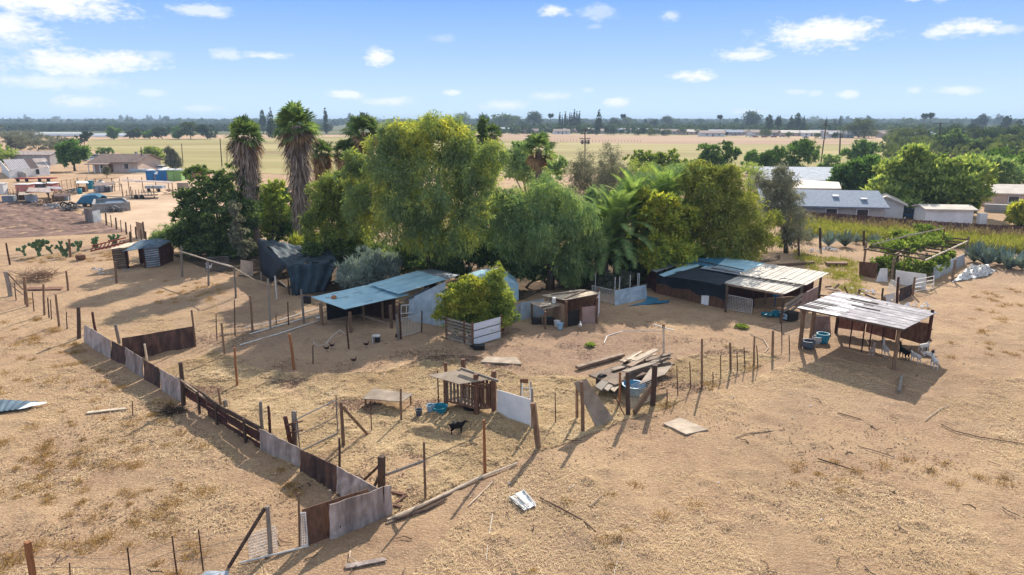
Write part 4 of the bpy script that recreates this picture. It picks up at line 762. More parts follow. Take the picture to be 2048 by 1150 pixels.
house('pale_roof_shed', 'long pale roofed shed cut by the right picture edge', 2050, 312, 16, 9, 3, 1.5, R(-5), 'stucco_grey', 'shingle_light', .5)
house('ranch_house', 'grey roofed house below the right hand utility pole', 1856, 286, 20, 12, 3, 2.6, R(-10), 'stucco_grey', 'shingle_light', .5, WN(-4, 3))
car(1818, 438, 4.6, R(8), 'car_blue', 'dark blue car parked between the gabled wing and the white shed')
MB().box(gz(1962, 447) + Vector((0, 0, .7)), (1.0, .7, 1.4)).one('white_cabinet', M['sheet_white'], gz(1962, 447), 'upright white cabinet in the yard right of the white shed', 'cabinet')
t = thing('garden_wall', gz(2000, 422), 'low pale block wall in front of the tan roofed house', 'wall'); A, B = gz(1968, 423), gz(2060, 427); up = Vector((0, 0, 1.1))
MB().quad(A, B, B + up, A + up, .2).build('blocks', M['stucco_grey'], t); MB().quad(A + up, B + up, B + up * 1.08, A + up * 1.08, .3).build('coping', M['sheet_white'], t)
# long brown boundary fence: one thing, boards drawn by its posts and rails
FB = [(1575, 446), (1700, 455), (1842, 468), (1960, 477), (2120, 489)]
t = thing('boundary_fence', gz(*FB[0]), 'long dark brown board fence below the houses on the right', 'fence'); up = Vector((0, 0, 1.75)); b = MB(); rail = MB()
for (a, c) in zip(FB, FB[1:]):
    A, B = gz(*a), gz(*c); n = int((B - A).length / .16)
    for i in range(n):
        p, q = A.lerp(B, i / n), A.lerp(B, (i + .94) / n); h = up * random.uniform(.97, 1.02); b.quad(p, q, q + h, p + h, .03)
    rail.beam(A + up * .25 + Vector((0, .06, 0)), B + up * .25 + Vector((0, .06, 0)), .06); rail.beam(A + up * .8 + Vector((0, .06, 0)), B + up * .8 + Vector((0, .06, 0)), .06)
b.build('boards', M['fence_brown'], t); rail.build('rails', M['fence_brown'], t)
def weeds(name, poly, n, per, lmin, lmax, m, w=.02, lean=.35): 
    v, f = tufts(scatter(wpoly(poly), n), per, lmin, lmax, .28, w, lean); tag(obj_np(name, v, f, M[m]), kind='stuff')
weeds('weeds', [(1580,450),(1700,462),(1842,476),(2100,494),(2100,512),(1960,500),(1880,492),(1700,480),(1590,468)], 620, 46, .6, 1.3, 'weed', .03)
weeds('dry_weeds', [(1580,444),(1700,456),(1842,470),(2100,490),(2100,494),(1842,475),(1700,460),(1580,450)], 170, 40, .8, 1.7, 'weed_brown', .025)
weeds('yard_grass', [(1590,500),(1640,512),(1720,522),(1720,590),(1700,592),(1650,550),(1600,530)], 130, 40, .12, .3, 'weed', .02)
# ------------------------------------------------------------------ the farm on the left
t, T = house('tan_farmhouse', 'tan farmhouse with brown roof and porch at the upper left', 257, 342, 12.6, 11, 2.8, 1.7, R(-4), 'stucco', 'shingle_brown', .8, [('w', 3.2, 1.7, 1.4, 1.6), ('d', -1.2, 1.1, 1.1, 2.1), ('w', -4, 1.6, 1.4, 1.2)], chimney=True)
for x in (-6, -4.4, -2.8, -1): MB().beam(T(x, -7.7, -.1), T(x, -7.7, 2.45), .18).build('porch_post', M['white'], t)
MB().quad(T(-6.9, -8.1, 2.35), T(-.5, -8.1, 2.35), T(-.5, -5.4, 2.85), T(-6.9, -5.4, 2.85), .15).build('porch_roof', M['shingle_brown'], t)
house('grey_barn', 'pinkish grey barn with pale roof at the upper left', 80, 328, 13, 8, 3.0, .9, R(-3), 'stucco_grey', 'sheet_light', .3)
t = thing('tin_roofed_shed', gz(55, 356), 'white shed with patched ribbed tin roof at the left edge', 'shed'); A, B, Cc, D = gz(20, 341, 1.9), gz(103, 334, 1.9), gz(91, 316, 3.3), gz(5, 319, 3.3)
for i, (a, b_) in enumerate(((0, .48), (.48, .68), (.68, 1))):
    L_ = lambda p, q, u: p.lerp(q, u); MB().quad(L_(A, B, a), L_(A, B, b_) , L_(D, Cc, b_), L_(D, Cc, a), .05, ncorr=int(26 * (b_ - a)), corr=.04).build('roof_sheet', M[['tin_grey','sheet_dark','sheet_light'][i] if i else 'tin_pale'], t)
b = MB(); w0, w1, w2, w3 = gz(20, 357), gz(101, 350), gz(90, 341), gz(4, 345); z = Vector((0, 0, 1.85)); zz = Vector((0, 0, 3.1))
b.quad(w0, w1, w1 + z, w0 + z, .12); b.quad(w1, w2, w2 + zz, w1 + z, .12); b.quad(w3, w0, w0 + z, w3 + zz, .12); b.build('wall', M['stucco_white'], t)
MB().box(w0.lerp(w1, .66) + Vector((0, -.1, 1.1)), (1.5, .12, 1.3)).build('window', M['glass'], t); MB().lathe([(.9, 0), (.9, 1.1), (.7, 1.4), (.3, 1.6)], w0.lerp(w1, .32) + Vector((0, -.6, 0)), 12, sx=1.3).build('oven_dome', M['concrete'], t)
car(326, 341, 4.5, R(95), 'car_white', 'white car parked right of the tan farmhouse', 'suv'); car(180, 322, 4.6, R(15), 'car_white', 'white car parked behind the round green tree')
car(194, 317, 4.6, R(10), 'car_grey', 'grey car parked behind the tan farmhouse roof')
P = gz(284, 347); t = thing('boat', P, 'small pale boat hull resting in front of the tan farmhouse', 'boat'); b = MB(); b.sheet([[P + Vector(((u - 4) * .75, w * .7 * (1 - .04 * (u - 4) ** 2 * .6), .2 + .9 * abs(w) ** 1.5)) for w in (-1, -.6, -.2, .2, .6, 1)] for u in range(9)], .08); b.build('hull', M['plastic_pale'], t)
MB().box(P + Vector((0, 0, .9)), (1.4, 1.0, .5)).build('cabin', M['sheet_white'], t)
def toilet(px, py, w, h, m, label, group):
    P = gz(px, py); t = thing('portable_cabin', P, label, 'portable toilet', group); MB().box(P + Vector((0, 0, h / 2)), (w, w, h)).build('body', M[m], t)
    MB().box(P + Vector((0, -w / 2 - .03, h * .46)), (w * .7, .08, h * .8)).build('door', M[m], t); b = MB(); b.lathe([(w * .74, h), (w * .72, h + .15), (w * .4, h + .35), (.05, h + .4)], P, 4); ro = b.build('roof', M['sheet_white'], t); ro.rotation_euler.z = 0
for px, py, w, h, m, lab in [(304,361,1.7,2.3,'toilet_blue','left one of the tall strong blue cabins by the open shelter'),(319,361,1.7,1.5,'toilet_blue','lower blue cabin between the two tall blue ones'),(330,361,2.0,2.4,'toilet_blue','right one of the tall strong blue cabins by the open shelter'),(346,361,1.7,2.4,'green_plastic','left one of the two light green cabins'),(360,361,1.7,2.4,'green_plastic','right one of the two light green cabins')]: toilet(px, py, w, h, m, lab, 'cabins by the open shelter')
for px, py, w, h, m, lab in [(52,385,2.6,1.6,'pink_plastic','faded red container at the left of the stall row'),(80,382,2.2,1.5,'plastic_grey','dark container in the middle of the stall row'),(102,381,2.2,1.5,'pink_plastic','faded red container at the right of the stall row'),(392,357,2.0,1.5,'pink_plastic','left one of the pink containers beside the dark evergreen'),(409,357,2.0,1.5,'pink_plastic','right one of the pink containers beside the dark evergreen')]:
    P = gz(px, py); t = thing('storage_container', P, lab, 'container'); MB().box(P + Vector((0, 0, h / 2)), (w, 1.8, h)).build('body', M[m], t); MB().box(P + Vector((0, -.15, h + .06)), (w + .4, 2.4, .10)).build('lid', M['sheet_white'], t)
P = gz(375, 358); MB().box(P + Vector((0, 0, .6)), (1.8, 1.4, 1.2)).box(P + Vector((0, 0, 1.25)), (1.9, 1.5, .08)).one('dark_bin', M['plastic_grey'], P, 'dark grey bin between the green cabins and the pink containers', 'bin')
def shelter(name, label, corners, zc, posts, m, th=.06, ncorr=0, wob=0):
    t = thing(name, gz(*posts[0]), label, 'shelter'); A, B, Cc, D = [gz(x, y, z) for (x, y), z in zip(corners, zc)]; MB().quad(A, B, Cc, D, th, 6, 4, wob, .03, ncorr).build('roof', M[m], t); n = (B - A).cross(D - A).normalized()
    for px, py in posts:
        p = gz(px, py); k = A.z + ((p - A) - n * (p - A).dot(n)).z; h = A.z - (n.x * (p.x - A.x) + n.y * (p.y - A.y)) / n.z - th; MB().tube(p - Vector((0, 0, .1)), Vector((p.x, p.y, h)), .09, .08, 7).build('post', M['post'], t)
    return t
shelter('open_shelter', 'open flat roofed shelter on thin posts over a trailer', [(243,361),(344,366),(346,362.5),(248,358.5)], [2.7,2.6,2.6,2.8], [(246,394),(264,398),(309,397),(347,392),(259,384),(287,385),(313,381),(338,380)], 'sheet_light')
P = gz(285, 397); t = thing('farm_trailer', P, 'low dark trailer with upright stakes under the open shelter', 'trailer'); MB().box(P + Vector((0, 0, .6)), (5, 1.8, .15)).build('bed', M['wood'], t)
for i in range(9): MB().beam(P + Vector((-2.3 + i * .55, -.8, .6)), P + Vector((-2.3 + i * .55, -.8, 1.6)), .09).build('stake', M['post_grey'], t)
for s in (-.6, .4): MB().tube(P + Vector((s, -1, .4)), P + Vector((s, -.8, .4)), .4, n=12).build('wheel', M['rubber'], t)
P = gz(312, 383); t = thing('flatbed_cart', P, 'grey flat cart standing at the back of the open shelter', 'cart'); MB().box(P + Vector((0, 0, .9)), (3.4, 1.6, .5)).build('box', M['tin_grey'], t)
for s in (-1, 1): MB().tube(P + Vector((s, -.9, .35)), P + Vector((s, -.75, .35)), .35, n=10).build('wheel', M['rubber'], t)
P = gz(212, 427); t = thing('concrete_tank', P, 'long open grey concrete trough tank in the farmyard', 'trough'); A, B, Cc, D = gz(186, 426), gz(262, 421), gz(249, 411), gz(190, 414); h = Vector((0, 0, 1.35)); b = MB()
for p, q in ((A, B), (B, Cc), (Cc, D), (D, A)): b.quad(p, q, q + h, p + h, .25)
b.build('wall', M['concrete'], t); MB().quad(A + h * .8, B + h * .8, Cc + h * .8, D + h * .8, .05).build('water', M['glass'], t)
P = gz(186, 412); t = thing('covered_trailer', P, 'trailer under a bright blue tarp beside the concrete trough', 'trailer'); b = MB(); k = 3.9 / 2
b.sheet([[P + Vector((x, y, z + .12 * random.random())) for y, z in ((-1.2,.5),(-1.0,1.2 + g),(0,1.5 + g),(1.0,1.2 + g),(1.2,.5))] for x, g in ((-2.0,-.5),(-1.2,.3),(0,.55),(1.2,.6),(1.9,.2))], .04); b.build('tarp', M['tarp_blue'], t)
MB().box(P + Vector((0, 0, .45)), (4.2, 2, .2)).build('bed', M['wood'], t)
for s in (-.7, .5): MB().tube(P + Vector((s, -1.1, .35)), P + Vector((s, -.9, .35)), .35, n=10).build('wheel', M['rubber'], t)
for a, c, h, lab, m in [((171,444),(187,446),1.9,'left grey upright sheet of the pair below the trough','sheet_light'),((187,446),(203,442),1.6,'right grey upright sheet of the pair below the trough','tin_grey')]:
    A, B = gz(*a), gz(*c); hh = Vector((0, 0, h)); MB().quad(A, B, B + hh, A + hh, .05, 4, 3, .02).one('upright_sheet', M[m], A, lab, 'sheet metal')
# ramshackle pens left of the farmyard
t = shelter('junk_shed', 'patched low shed with white tin sheets beside the plowed field', [(52,383),(104,385),(98,375),(58,375)], [1.9,1.7,1.9,2.1], [(53,400),(75,408),(100,404),(97,396)], 'sheet_light', .06, 0, .06)
A, B = gz(50, 402), gz(77, 410); hh = Vector((0, 0, 1.6)); MB().quad(A, B, B + hh, A + hh, .06, 6, 3, .05).build('wall', M['tin_grey'], t)
shelter('low_canopy', 'low pale canopy roof in the middle of the junk yard', [(92,376.5),(125,378.5),(122,373.5),(93,372.5)], [1.7,1.6,1.7,1.8], [(94,389),(124,390),(96,384),(121,385)], 'tin_pale')
shelter('low_canopy', 'small white canopy roof left of the round tank', [(152,366),(178,366),(174,362),(154,362)], [1.9,1.9,2,2], [(154,381),(176,383),(157,377),(174,378)], 'sheet_white')
shelter('low_canopy', 'brown patched canopy behind the round tank', [(186,372),(232,369),(228,363),(190,365)], [2.0,2.0,2.1,2.1], [(190,384),(230,382),(193,378),(226,377)], 'shingle_brown', wob=.05)
shelter('low_canopy', 'grey board roof over the left end of the stall row', [(36,390),(60,389),(58,383),(38,384)], [1.6,1.6,1.7,1.7], [(38,400),(58,399),(40,395),(57,394)], 'ply', wob=.05)
shelter('low_canopy', 'rusty sheet roof over crates behind the junk shed', [(108,393),(142,392),(140,386),(110,387)], [1.5,1.5,1.6,1.6], [(110,403),(140,402),(112,398),(138,397)], 'sheet_dark', wob=.06)
for i, (x, y, w, h, m, lab) in enumerate([(118,402,1.6,1.1,'wood','brown crate under the rusty sheet roof'),(131,401,1.4,1.2,'tin_grey','grey crate under the rusty sheet roof'),(47,399,1.6,1.0,'wood_red','dark crate under the grey board roof'),(166,384,1.3,1.0,'wood_brown','brown crate under the small white canopy'),(215,384,1.5,1.1,'plastic_grey','grey crate under the brown patched canopy'),(368,378,2.2,1.3,'ply','tan crate right of the open shelter'),(20,404,1.8,1.1,'tin_grey','tin crate by the short dark stakes')]):
    P = gz(x, y); b = MB(); b.box(P + Vector((0, 0, h / 2)), (w, 1.2, h), .2); [b.box(P + Vector((0, -.02, h * f)), (w + .06, 1.26, .08), .2) for f in (.15, .5, .9)]; b.one('old_crate', M[m], P, lab, 'crate')
P = gz(204, 384); t = thing('round_tank', P, 'round grey water tank by the pens', 'tank'); MB().lathe([(.05,0),(1.0,0),(1.15,.3),(1.15,1.2),(.8,1.9),(.15,2.2),(.05,2.25)], P, 14).build('body', M['tin_grey'], t, smooth=True); MB().lathe([(.05,2.2),(.22,2.2),(.22,2.4),(.05,2.42)], P, 8).build('cap', M['steel_dark'], t)
P = gz(160, 388); MB().lathe([(.05,0),(.4,0),(.42,.4),(.4,1.0),(.3,1.05),(.05,1.05)], P, 12).one('blue_barrel', M['plastic_blue'], P, 'bright blue barrel among the farm junk', 'barrel', smooth=True)
P = gz(182, 378); MB().box(P + Vector((0, 0, .8)), (1.2, 1, 1.6)).box(P + Vector((0, 0, 1.66)), (1.3, 1.1, .1)).one('teal_bin', M['plastic_blue'], P, 'teal bin standing behind the round tank', 'bin')
random.seed(21)
for i, (cx, cy, sx, sy) in enumerate([(85,412,14,6),(108,417,14,6),(135,421,12,5),(128,388,14,5),(145,384,10,4),(150,420,12,4),(345,388,16,8),(365,392,12,6),(235,424,14,3),(95,405,10,5)]):
    P = gz(cx, cy); k = mpp(P); b = MB()
    for _ in range(34):
        c = P + Vector((random.gauss(0, sx * k * .5), random.gauss(0, sx * k * .4), random.uniform(.05, .7))); b.beam(c, c + Vector((random.uniform(-1, 1), random.uniform(-.6, .6), random.uniform(-.3, .5))), random.uniform(.06, .3), .05)
    b.one('junk_pile', M[['wood','tin_grey','steel_dark'][i % 3]], P, ['heap of scrap boards on the bare farmyard earth','heap of pale scrap tin on the bare farmyard earth','tangle of scrap metal on the bare farmyard earth'][i % 3], 'junk pile', 'scrap heaps around the farmyard')
P = gz(130, 420)
for i in range(5):
    P = gz(128 + i * 5, 416 + (i % 3) * 2); b = MB(); b.path([P + Vector((.45 * math.cos(a * .6283), .1 * math.sin(a), .5 + .45 * math.sin(a * .6283))) for a in range(11)], .12, 6); b.one('old_tyre', M['rubber'], P, 'old upright tyre in the scrap row beside the plowed field', 'tyre', 'tyres in the scrap row')
P = gz(68, 363); t = thing('hay_wagon', P, 'long low red wagon in front of the tin roofed shed', 'wagon'); MB().box(P + Vector((-1.6, 0, .7)), (4.2, 1.8, .25)).box(P + Vector((3, .3, .75)), (3.6, 1.7, .25)).build('bed', M['red_iron'], t)
for s in (-3, -1, 2, 4): MB().tube(P + Vector((s, -1, .4)), P + Vector((s, -.85, .4)), .4, n=10).build('wheel', M['rubber'], t)
MB().box(gz(5, 388) + Vector((0, 0, 1)), (1.6, 1.2, 2.0)).box(gz(5, 388) + Vector((0, 0, 2.05)), (1.8, 1.4, .1)).one('white_box', M['stucco_white'], gz(5, 388), 'white upright hut cut by the left picture edge', 'hut')
def pipe_fence(name, label, pts, h, m='post', n=None, rails=(.95, .5), r=.05):
    A = gz(*pts[0]); t = thing(name, A, label, 'fence'); W_ = [gz(*p) for p in pts]
    for p in W_: MB().tube(p - Vector((0, 0, .1)), p + Vector((0, 0, h * random.uniform(.92, 1.08))), r, r * .8, 6).build('post', M[m], t)
    for f in rails:
        b = MB()
        for p, q in zip(W_, W_[1:]): b.tube(p + Vector((0, 0, h * f)), q + Vector((0, 0, h * f)), r * .55, n=5)
        b.build('rail', M[m], t)
    return t
pipe_fence('pen_fence', 'thin railed pen fence behind the round tank', [(188,384),(200,389),(218,385),(226,383),(240,382),(241,373),(225,374),(206,375)], 1.9, 'post_dark')
pipe_fence('pen_fence', 'row of thin posts and rails behind the junk yard stalls', [(125,378),(135,376),(143,375),(150,374),(158,372),(176,371)], 1.8, 'post')
pipe_fence('pen_fence', 'short dark stakes at the left of the stall row', [(18,394),(22,396),(28,394),(38,393)], 1.6, 'post_dark', rails=(.6,))
# plots: wire fence with cactus row at the left
random.seed(33)
def cactus(px, py, topy, w, label, seed):
    P = gz(px, py); k = mpp(P); H_ = hz(P, topy); rn = random.Random(seed); t = thing('prickly_pear', P, label, 'cactus', None); b = MB()
    def pad(p, d, L, wd, lvl):
        d = d.normalized(); s = d.cross(Vector((rn.uniform(-.6, .6), 1, rn.uniform(-.2, .2)))).normalized(); f = d.cross(s); n = 10; c = p + d * L / 2; ring = [c + d * (L / 2 * math.sin(a)) + s * (wd / 2 * math.cos(a) * (1 + .18 * math.sin(a))) for a in [i * 2 * math.pi / n for i in range(n)]]
        vs = [q + f * .045 for q in ring] + [q - f * .045 for q in ring]; b.add(vs, [tuple(range(n)), tuple(range(2 * n - 1, n - 1, -1))] + [(i, i + n, (i + 1) % n + n, (i + 1) % n) for i in range(n)])
        if lvl > 0:
            for _ in range(rn.choice((2, 2, 3))):
                dd = d * .8 + s * rn.uniform(-1, 1) + f * rn.uniform(-.6, .6) + Vector((0, 0, .35)); pad(p + d * L * .93 + s * rn.uniform(-.3, .3) * wd, dd, L * rn.uniform(.7, 1.0), wd * rn.uniform(.75, 1.05), lvl - 1)
    for i in range(max(1, int(w * k / .5))): pad(P + Vector((rn.uniform(-.5, .5) * w * k * .6, rn.uniform(-.2, .2), -.05)), Vector((rn.uniform(-.4, .4), rn.uniform(-.2, .2), 1)), H_ * .32, H_ * .22, 3)
    b.build('pads', M['cactus'], t)
for i, (px, py, ty, w, lab) in enumerate([(47,512,487,12,'leftmost small prickly pear of the row by the plowed field'),(80,513,479,18,'second prickly pear of the row, with a pale stem'),(101,508,488,6,'thin little prickly pear in the gap of the row'),(128,512,490,10,'low prickly pear left of the stout post'),(137,513,478,10,'upright dark prickly pear at the stout post'),(153,503,474,16,'forked prickly pear right of the stout post'),(189,496,472,26,'broad prickly pear clump before the last one'),(232,490,465,32,'largest rightmost prickly pear clump of the row')]): cactus(px, py, ty, w, lab, i)
# ------------------------------------------------------------------ posts and fences of the yard
def post(bx, by, tx, ty, w, m, label, name='fence_post', group=None, sq=False):
    P = gz(bx, by); Tp = at(tx, ty, P.y); r = max(w * mpp(P) / 2, .022); b = MB(); rn = random.Random(bx * 7 + by); dn = Vector((0, 0, .12))
    if sq: b.beam(P - dn, Tp, r * 2, r * 1.7)
    else: mdl = P.lerp(Tp, .5) + Vector((rn.uniform(-1, 1) * r * .35, 0, 0)); b.path([P - dn, mdl, Tp], [r * 1.08, r, r * .9], 7 if w > 3 else 5)
    return b.one(name, M[m], P, label, 'fence post' if name == 'fence_post' else name.replace('_', ' '), group)
for a in [
 (21,591,10.4,543,8,'post_grey','thick grey corner post at the far left of the wire fence'),
 (55,612,48,553,5.5,'post','brown post next to the thick grey corner post'),
 (136,580,132,542,4,'post','lone brown post inside the yard near the brush pile'),
 (88.7,630,86.6,568.5,4,'post','straight brown post midway down the left wire fence'),
 (118.3,652,111,589,4.5,'post','leaning brown post of the left wire fence above the dark stout post'),
 (157.5,676,156.5,614,7.5,'post_dark','stout dark post where the sheet metal wall begins'),
 (191,662,184.6,624,5,'wood_red','leaning reddish post just behind the first wall panel'),
 (240,690,230.5,649,6.5,'post_grey','grey green leaning post at the brown inner sheet'),
 (391,692,383,620,4,'post','thin post at the far end of the brown inner sheet'),
 (294,722,289,688,4,'wood_pale','pale broken stump beside the dry branches'),
 (367,809,361,725,8.5,'post_dark','stout dark post where the red plank wall begins'),
 (265,833,264.5,801.5,2,'tpost','short rusty stake standing alone outside the wall'),
 (233,566,230,523,4.5,'post','brown post in front of the slatted coop'),
 (364,553,362,492,4.5,'post_grey','post carrying the left end of the pole rail'),
 (417,571,416,519,4,'post_grey','middle post under the pole rail'),
 (471.5,596,468,533,4,'post_grey','post under the lower end of the pole rail'),
 (505,665,500,591,4.5,'post','tall brown post left of the white pipes'),
 (541,660,535.6,557.5,4,'post_grey','tall slim grey post before the shade netting tent'),
 (608,645,602,579,4.5,'post_grey','grey post left of the blue roofed shed'),
 (523.5,561,522,544,3,'post_grey','small stub post beside the netting tent opening'),
 (450,711,443,646,4.5,'post','brown post with a dark shadow left of the orange posts'),
 (474.5,770,469,695,4.5,'post_orange','orange brown post nearest the red plank wall'),
 (588,738,579,668,5.5,'post_orange','thicker orange brown post in the middle of the yard'),
 (442,812,436.5,775.6,5,'post','post sticking up behind the red plank wall'),
 (452,812,449,800,9,'post_grey','short broken grey post top behind the red plank wall'),
 (525,862,521,803,7,'post_grey','square grey post behind the pale wall panel'),
 (540,868,536.7,812,5.5,'wood_red','reddish post behind the pale wall panel'),
 (687,890,681.7,804,7,'post','stout greenish post hinging the pipe gate'),
 (802.6,840,801.6,776.7,4.5,'post','post standing through the corner of the plywood sheet'),
 (678.6,934,678.6,876,5,'post_dark','post right behind the dark wall panel'),
 (763,974,763,912.5,12,'post_dark','very thick dark corner post behind the front sheets'),
 (851,996,848,884,5,'post','tall slim post where the long rail crosses'),
 (970,945,968,840,6,'post_orange','tall reddish post nearest the fallen white sheet'),
 (1078,898,1066,806,10,'post','thick grey brown post right of the white hutch sheet'),
 (541,1108,535,1012.5,9,'post_grey','grey post wrapped in wire mesh at the front gate'),
 (599,1094,597,985,4.5,'post','slim post beside the white mesh gate'),
 (661,1020,659.7,980,4.5,'post_grey','short pale post top behind the front sheets'),
 (70,1180,55,1084,10,'post_orange','thick brown post cut by the bottom left picture edge'),
 (1154,839,1154,771.5,6,'post','left one of the twin posts at the leaning board'),
 (1165.7,862,1162.6,763,7.5,'post','right one of the twin posts at the leaning board'),
 (1239,806,1240,744,5,'post_orange','slim post in front of the lumber trailer'),
 (1256.5,830,1255,744,9,'post_dark','dark thick post in front of the blue wash tub'),
 (1305.5,810,1310,730,10,'post_dark','very thick square post right of the blue wash tub'),
 (1404,772,1404,677.5,4.5,'post','tallest lone post of the right hand wire fence'),
 (1461.5,742,1460,685,4.5,'post','second wooden post of the right hand wire fence'),
 (1508,731,1509,672,4,'post','third wooden post of the right hand wire fence'),
 (1545,713,1546,661,5,'post','last wooden post of the wire fence before the goat shelter'),
 (1641,496,1640,455,5,'post_dark','dark post in front of the left agaves'),
 (1728,491,1728,461,4.5,'post_dark','dark post left of the pergola corner'),
 (1794,609,1797,554,5,'wood_red','rusty brown post at the pale gate corner'),
 (1825.5,590,1830,554,4.5,'post','post carrying the white tube gate'),
 (1764.5,603,1766,576,4,'post_dark','dark short post beside the low white sheet'),
 (1598,513,1597,476,4,'post_dark','thin dark post below the hazy tree'),
 (20,529,12,486,3.5,'tpost','rusty post at the left end of the cactus row'),
 (140.5,514,138,478,4.5,'post','stout post in the middle of the cactus row'),
 (262,487,260,463,4.5,'post_dark','dark braced post above the slatted coop'),
 ]: post(*a, sq=a[4] > 9)
STK = 'thin rusty stake of the '
for x, y, tx, ty, w, lab, g in [
 (32,599,29,566,2,STK+'left wire fence',1),(50,608,47,566,2,STK+'left wire fence',1),(67.8,622,64.7,584,2,STK+'left wire fence',1),(98,635,95.3,595,2.6,STK+'left wire fence',1),(102.5,638,101,599,2,STK+'left wire fence',1),(134,658,133,623,2,STK+'left wire fence',1),
 (577.4,649,575.6,603.5,2.6,STK+'pipe strewn paddock',2),(553,650,552,630,2,STK+'pipe strewn paddock',2),(434,680,432,627,2,STK+'pipe strewn paddock',2),(470,671,469,600,2.4,STK+'pipe strewn paddock',2),
 (641,584,638,544,3,'tall thin stake rising behind the blue roof corner',0),(626,727,626,690,2.5,'thin stake holding the pale rope',0),(698,700,692,640,3.5,'crooked post under the front of the blue roof',0),
 (743,860,741,798,2,'bent thin stake under the plywood sheet',0),(673,830,672,790,2.4,'latch stake of the pipe gate',0),(1111,845,1110,784,2.2,'thin stake midway between the two thick post groups',0),
 (681,1069,678.6,1014,3,'left steel stake in front of the pale front sheet',0),(767,1034,767,973,3,'right steel stake in front of the pale front sheet',0),
 (143,1180,139,1126,3,'first steel stake at the bottom edge from the left',0),(264,1185,254.7,1095,3.5,'white tipped steel stake at the bottom edge',0),(354,1147,344,1072,3.2,'third steel stake at the bottom left from the left',0),(406.5,1140,397,1059,3,'fourth steel stake at the bottom left near the wire mesh',0),
 (1356,790,1353.5,732,2.2,STK+'right hand wire fence',3),(1381.5,776,1379.6,724,2.2,STK+'right hand wire fence',3),(1442,757,1441,710,2.2,STK+'right hand wire fence',3),(1426,766,1425.6,744,2,STK+'right hand wire fence',3),(1334,808,1333.7,778,2.4,STK+'right hand wire fence',3),(1476,742,1473.6,702,2.2,STK+'right hand wire fence',3),(1490.6,738,1488,695,2.2,STK+'right hand wire fence',3),(1516,735,1513,691,2.2,STK+'right hand wire fence',3),(1564,690,1562.5,641,2,STK+'right hand wire fence',3),(1579,705,1578,670,2,STK+'right hand wire fence',3),
 (1252,832,1227,790,2,'thin stake leaning below the slim orange post',0)]:
    post(x, y, tx, ty, w, 'tpost', lab, 'steel_stake', [None,'stakes of the left wire fence','stakes of the pipe paddock','stakes of the right hand wire fence'][g] if g else None)
for i in range(9):
    x = 213 + i * 10; y = 450 + i * 4.6; post(x, y, x - 2, y - 24, 3.2 if i % 2 == 0 else 1.8, 'post_dark', 'dark post of the fence leading from the trough to the grove', 'fence_post', 'posts of the trough fence')
# wires: low strands on the wire fences
def strands(label, pts, hs, r=.008):
    W_ = [gz(*p) for p in pts]; b = MB()
    for h in hs:
        for p, q in zip(W_, W_[1:]): b.tube(p + Vector((0, 0, h)), q + Vector((0, 0, h)), r, n=4)
    b.one('fence_wire', M['steel_dark'], W_[0], label, 'wire')
strands('sagging wires strung along the left wire fence', [(21,591),(55,612),(88,630),(118,652),(157,676)], (.35, .8, 1.2))
strands('sagging wires strung along the right hand wire fence', [(1310,810),(1356,790),(1404,771),(1461,742),(1508,730),(1545,713),(1600,693)], (.3, .75, 1.15))
strands('faint wires strung between the steel stakes at the bottom left', [(70,1180),(143,1180),(264,1185),(354,1147),(406,1140),(541,1108)], (.4, .8, 1.15))
strands('wires of the fence along the cactus row', [(-60,533),(20,529),(80,521),(140,514),(200,505),(262,487)], (.5, .9))
# sheet metal wall from the stout post to the corner
def panel(pts, m, label, wob=.03, th=.025, name='wall_panel', cat='metal panel'):   # bottom-left, bottom-right, top-right, top-left in photo pixels
    (x0, y0), (x1, y1), (x2, y2), (x3, y3) = pts; A, B = gz(x0, y0), gz(x1, y1); Cc, D = at(x2, y2, B.y), at(x3, y3, A.y)
    Cc.y += .04; D.y += .04; dn = Vector((0, 0, .04)); return MB().quad(A - dn, B - dn, Cc, D, th, 8, 4, wob, seed=int(x0)).one(name, M[m], A, label, cat)
panel([(167.5,684),(220,717),(220,680.5),(167.5,650)], 'sheet_light', 'first grey wall panel at the upper end of the metal wall')
panel([(221.5,718),(249,730),(249,696),(221.5,681.5)], 'sheet_dark', 'narrow dark brown second panel of the metal wall')
panel([(250.5,731.5),(286,756),(283.5,717.5),(249.5,695)], 'sheet_light', 'pinkish pale third panel of the metal wall')
panel([(287.5,757),(320,775),(318,738),(285,718.5)], 'sheet_dark', 'dark fourth panel of the metal wall')
panel([(321.5,776),(362,806),(361,762),(319.5,739)], 'sheet_light', 'pale fifth panel ending at the stout dark post')
A, B = gz(369, 803), gz(520, 898); t = thing('plank_wall', A, 'dark red horizontal plank wall below the stout dark post', 'wall'); W_ = [A, A.lerp(B, .33), A.lerp(B, .6), B]; zt = [hz(A, 762), hz(W_[1], 790), hz(W_[2], 818), hz(B, 853)]
for i in range(3):
    for j in range(4):
        p, q = W_[i], W_[i + 1]; f0, f1 = j / 4 + .01, (j + .93) / 4; off = Vector((.06 * ((j + i) % 2), .03 * (j % 2), 0)); rn = random.Random(i * 7 + j); d = rn.uniform(-.02, .03)
        if i == 0 and j == 0: continue
        MB().quad(p + off + Vector((0, 0, zt[i] * f0 + d)), q + off + Vector((0, 0, zt[i + 1] * f0)), q + off + Vector((0, 0, zt[i + 1] * f1)), p + off + Vector((0, 0, zt[i] * f1 + d)), .05, 4, 1, .015, seed=i * 9 + j).build('plank', M['wood_red' if j < 3 else 'post_dark'], t)
for f, ty in ((.26, 800), (.5, 835), (.86, 850)): p = A.lerp(B, f) + Vector((-.05, -.12, 0)); MB().beam(p - Vector((0, 0, .1)), p + Vector((0, 0, 1.15)), .09).build('batten', M['post_dark'], t)
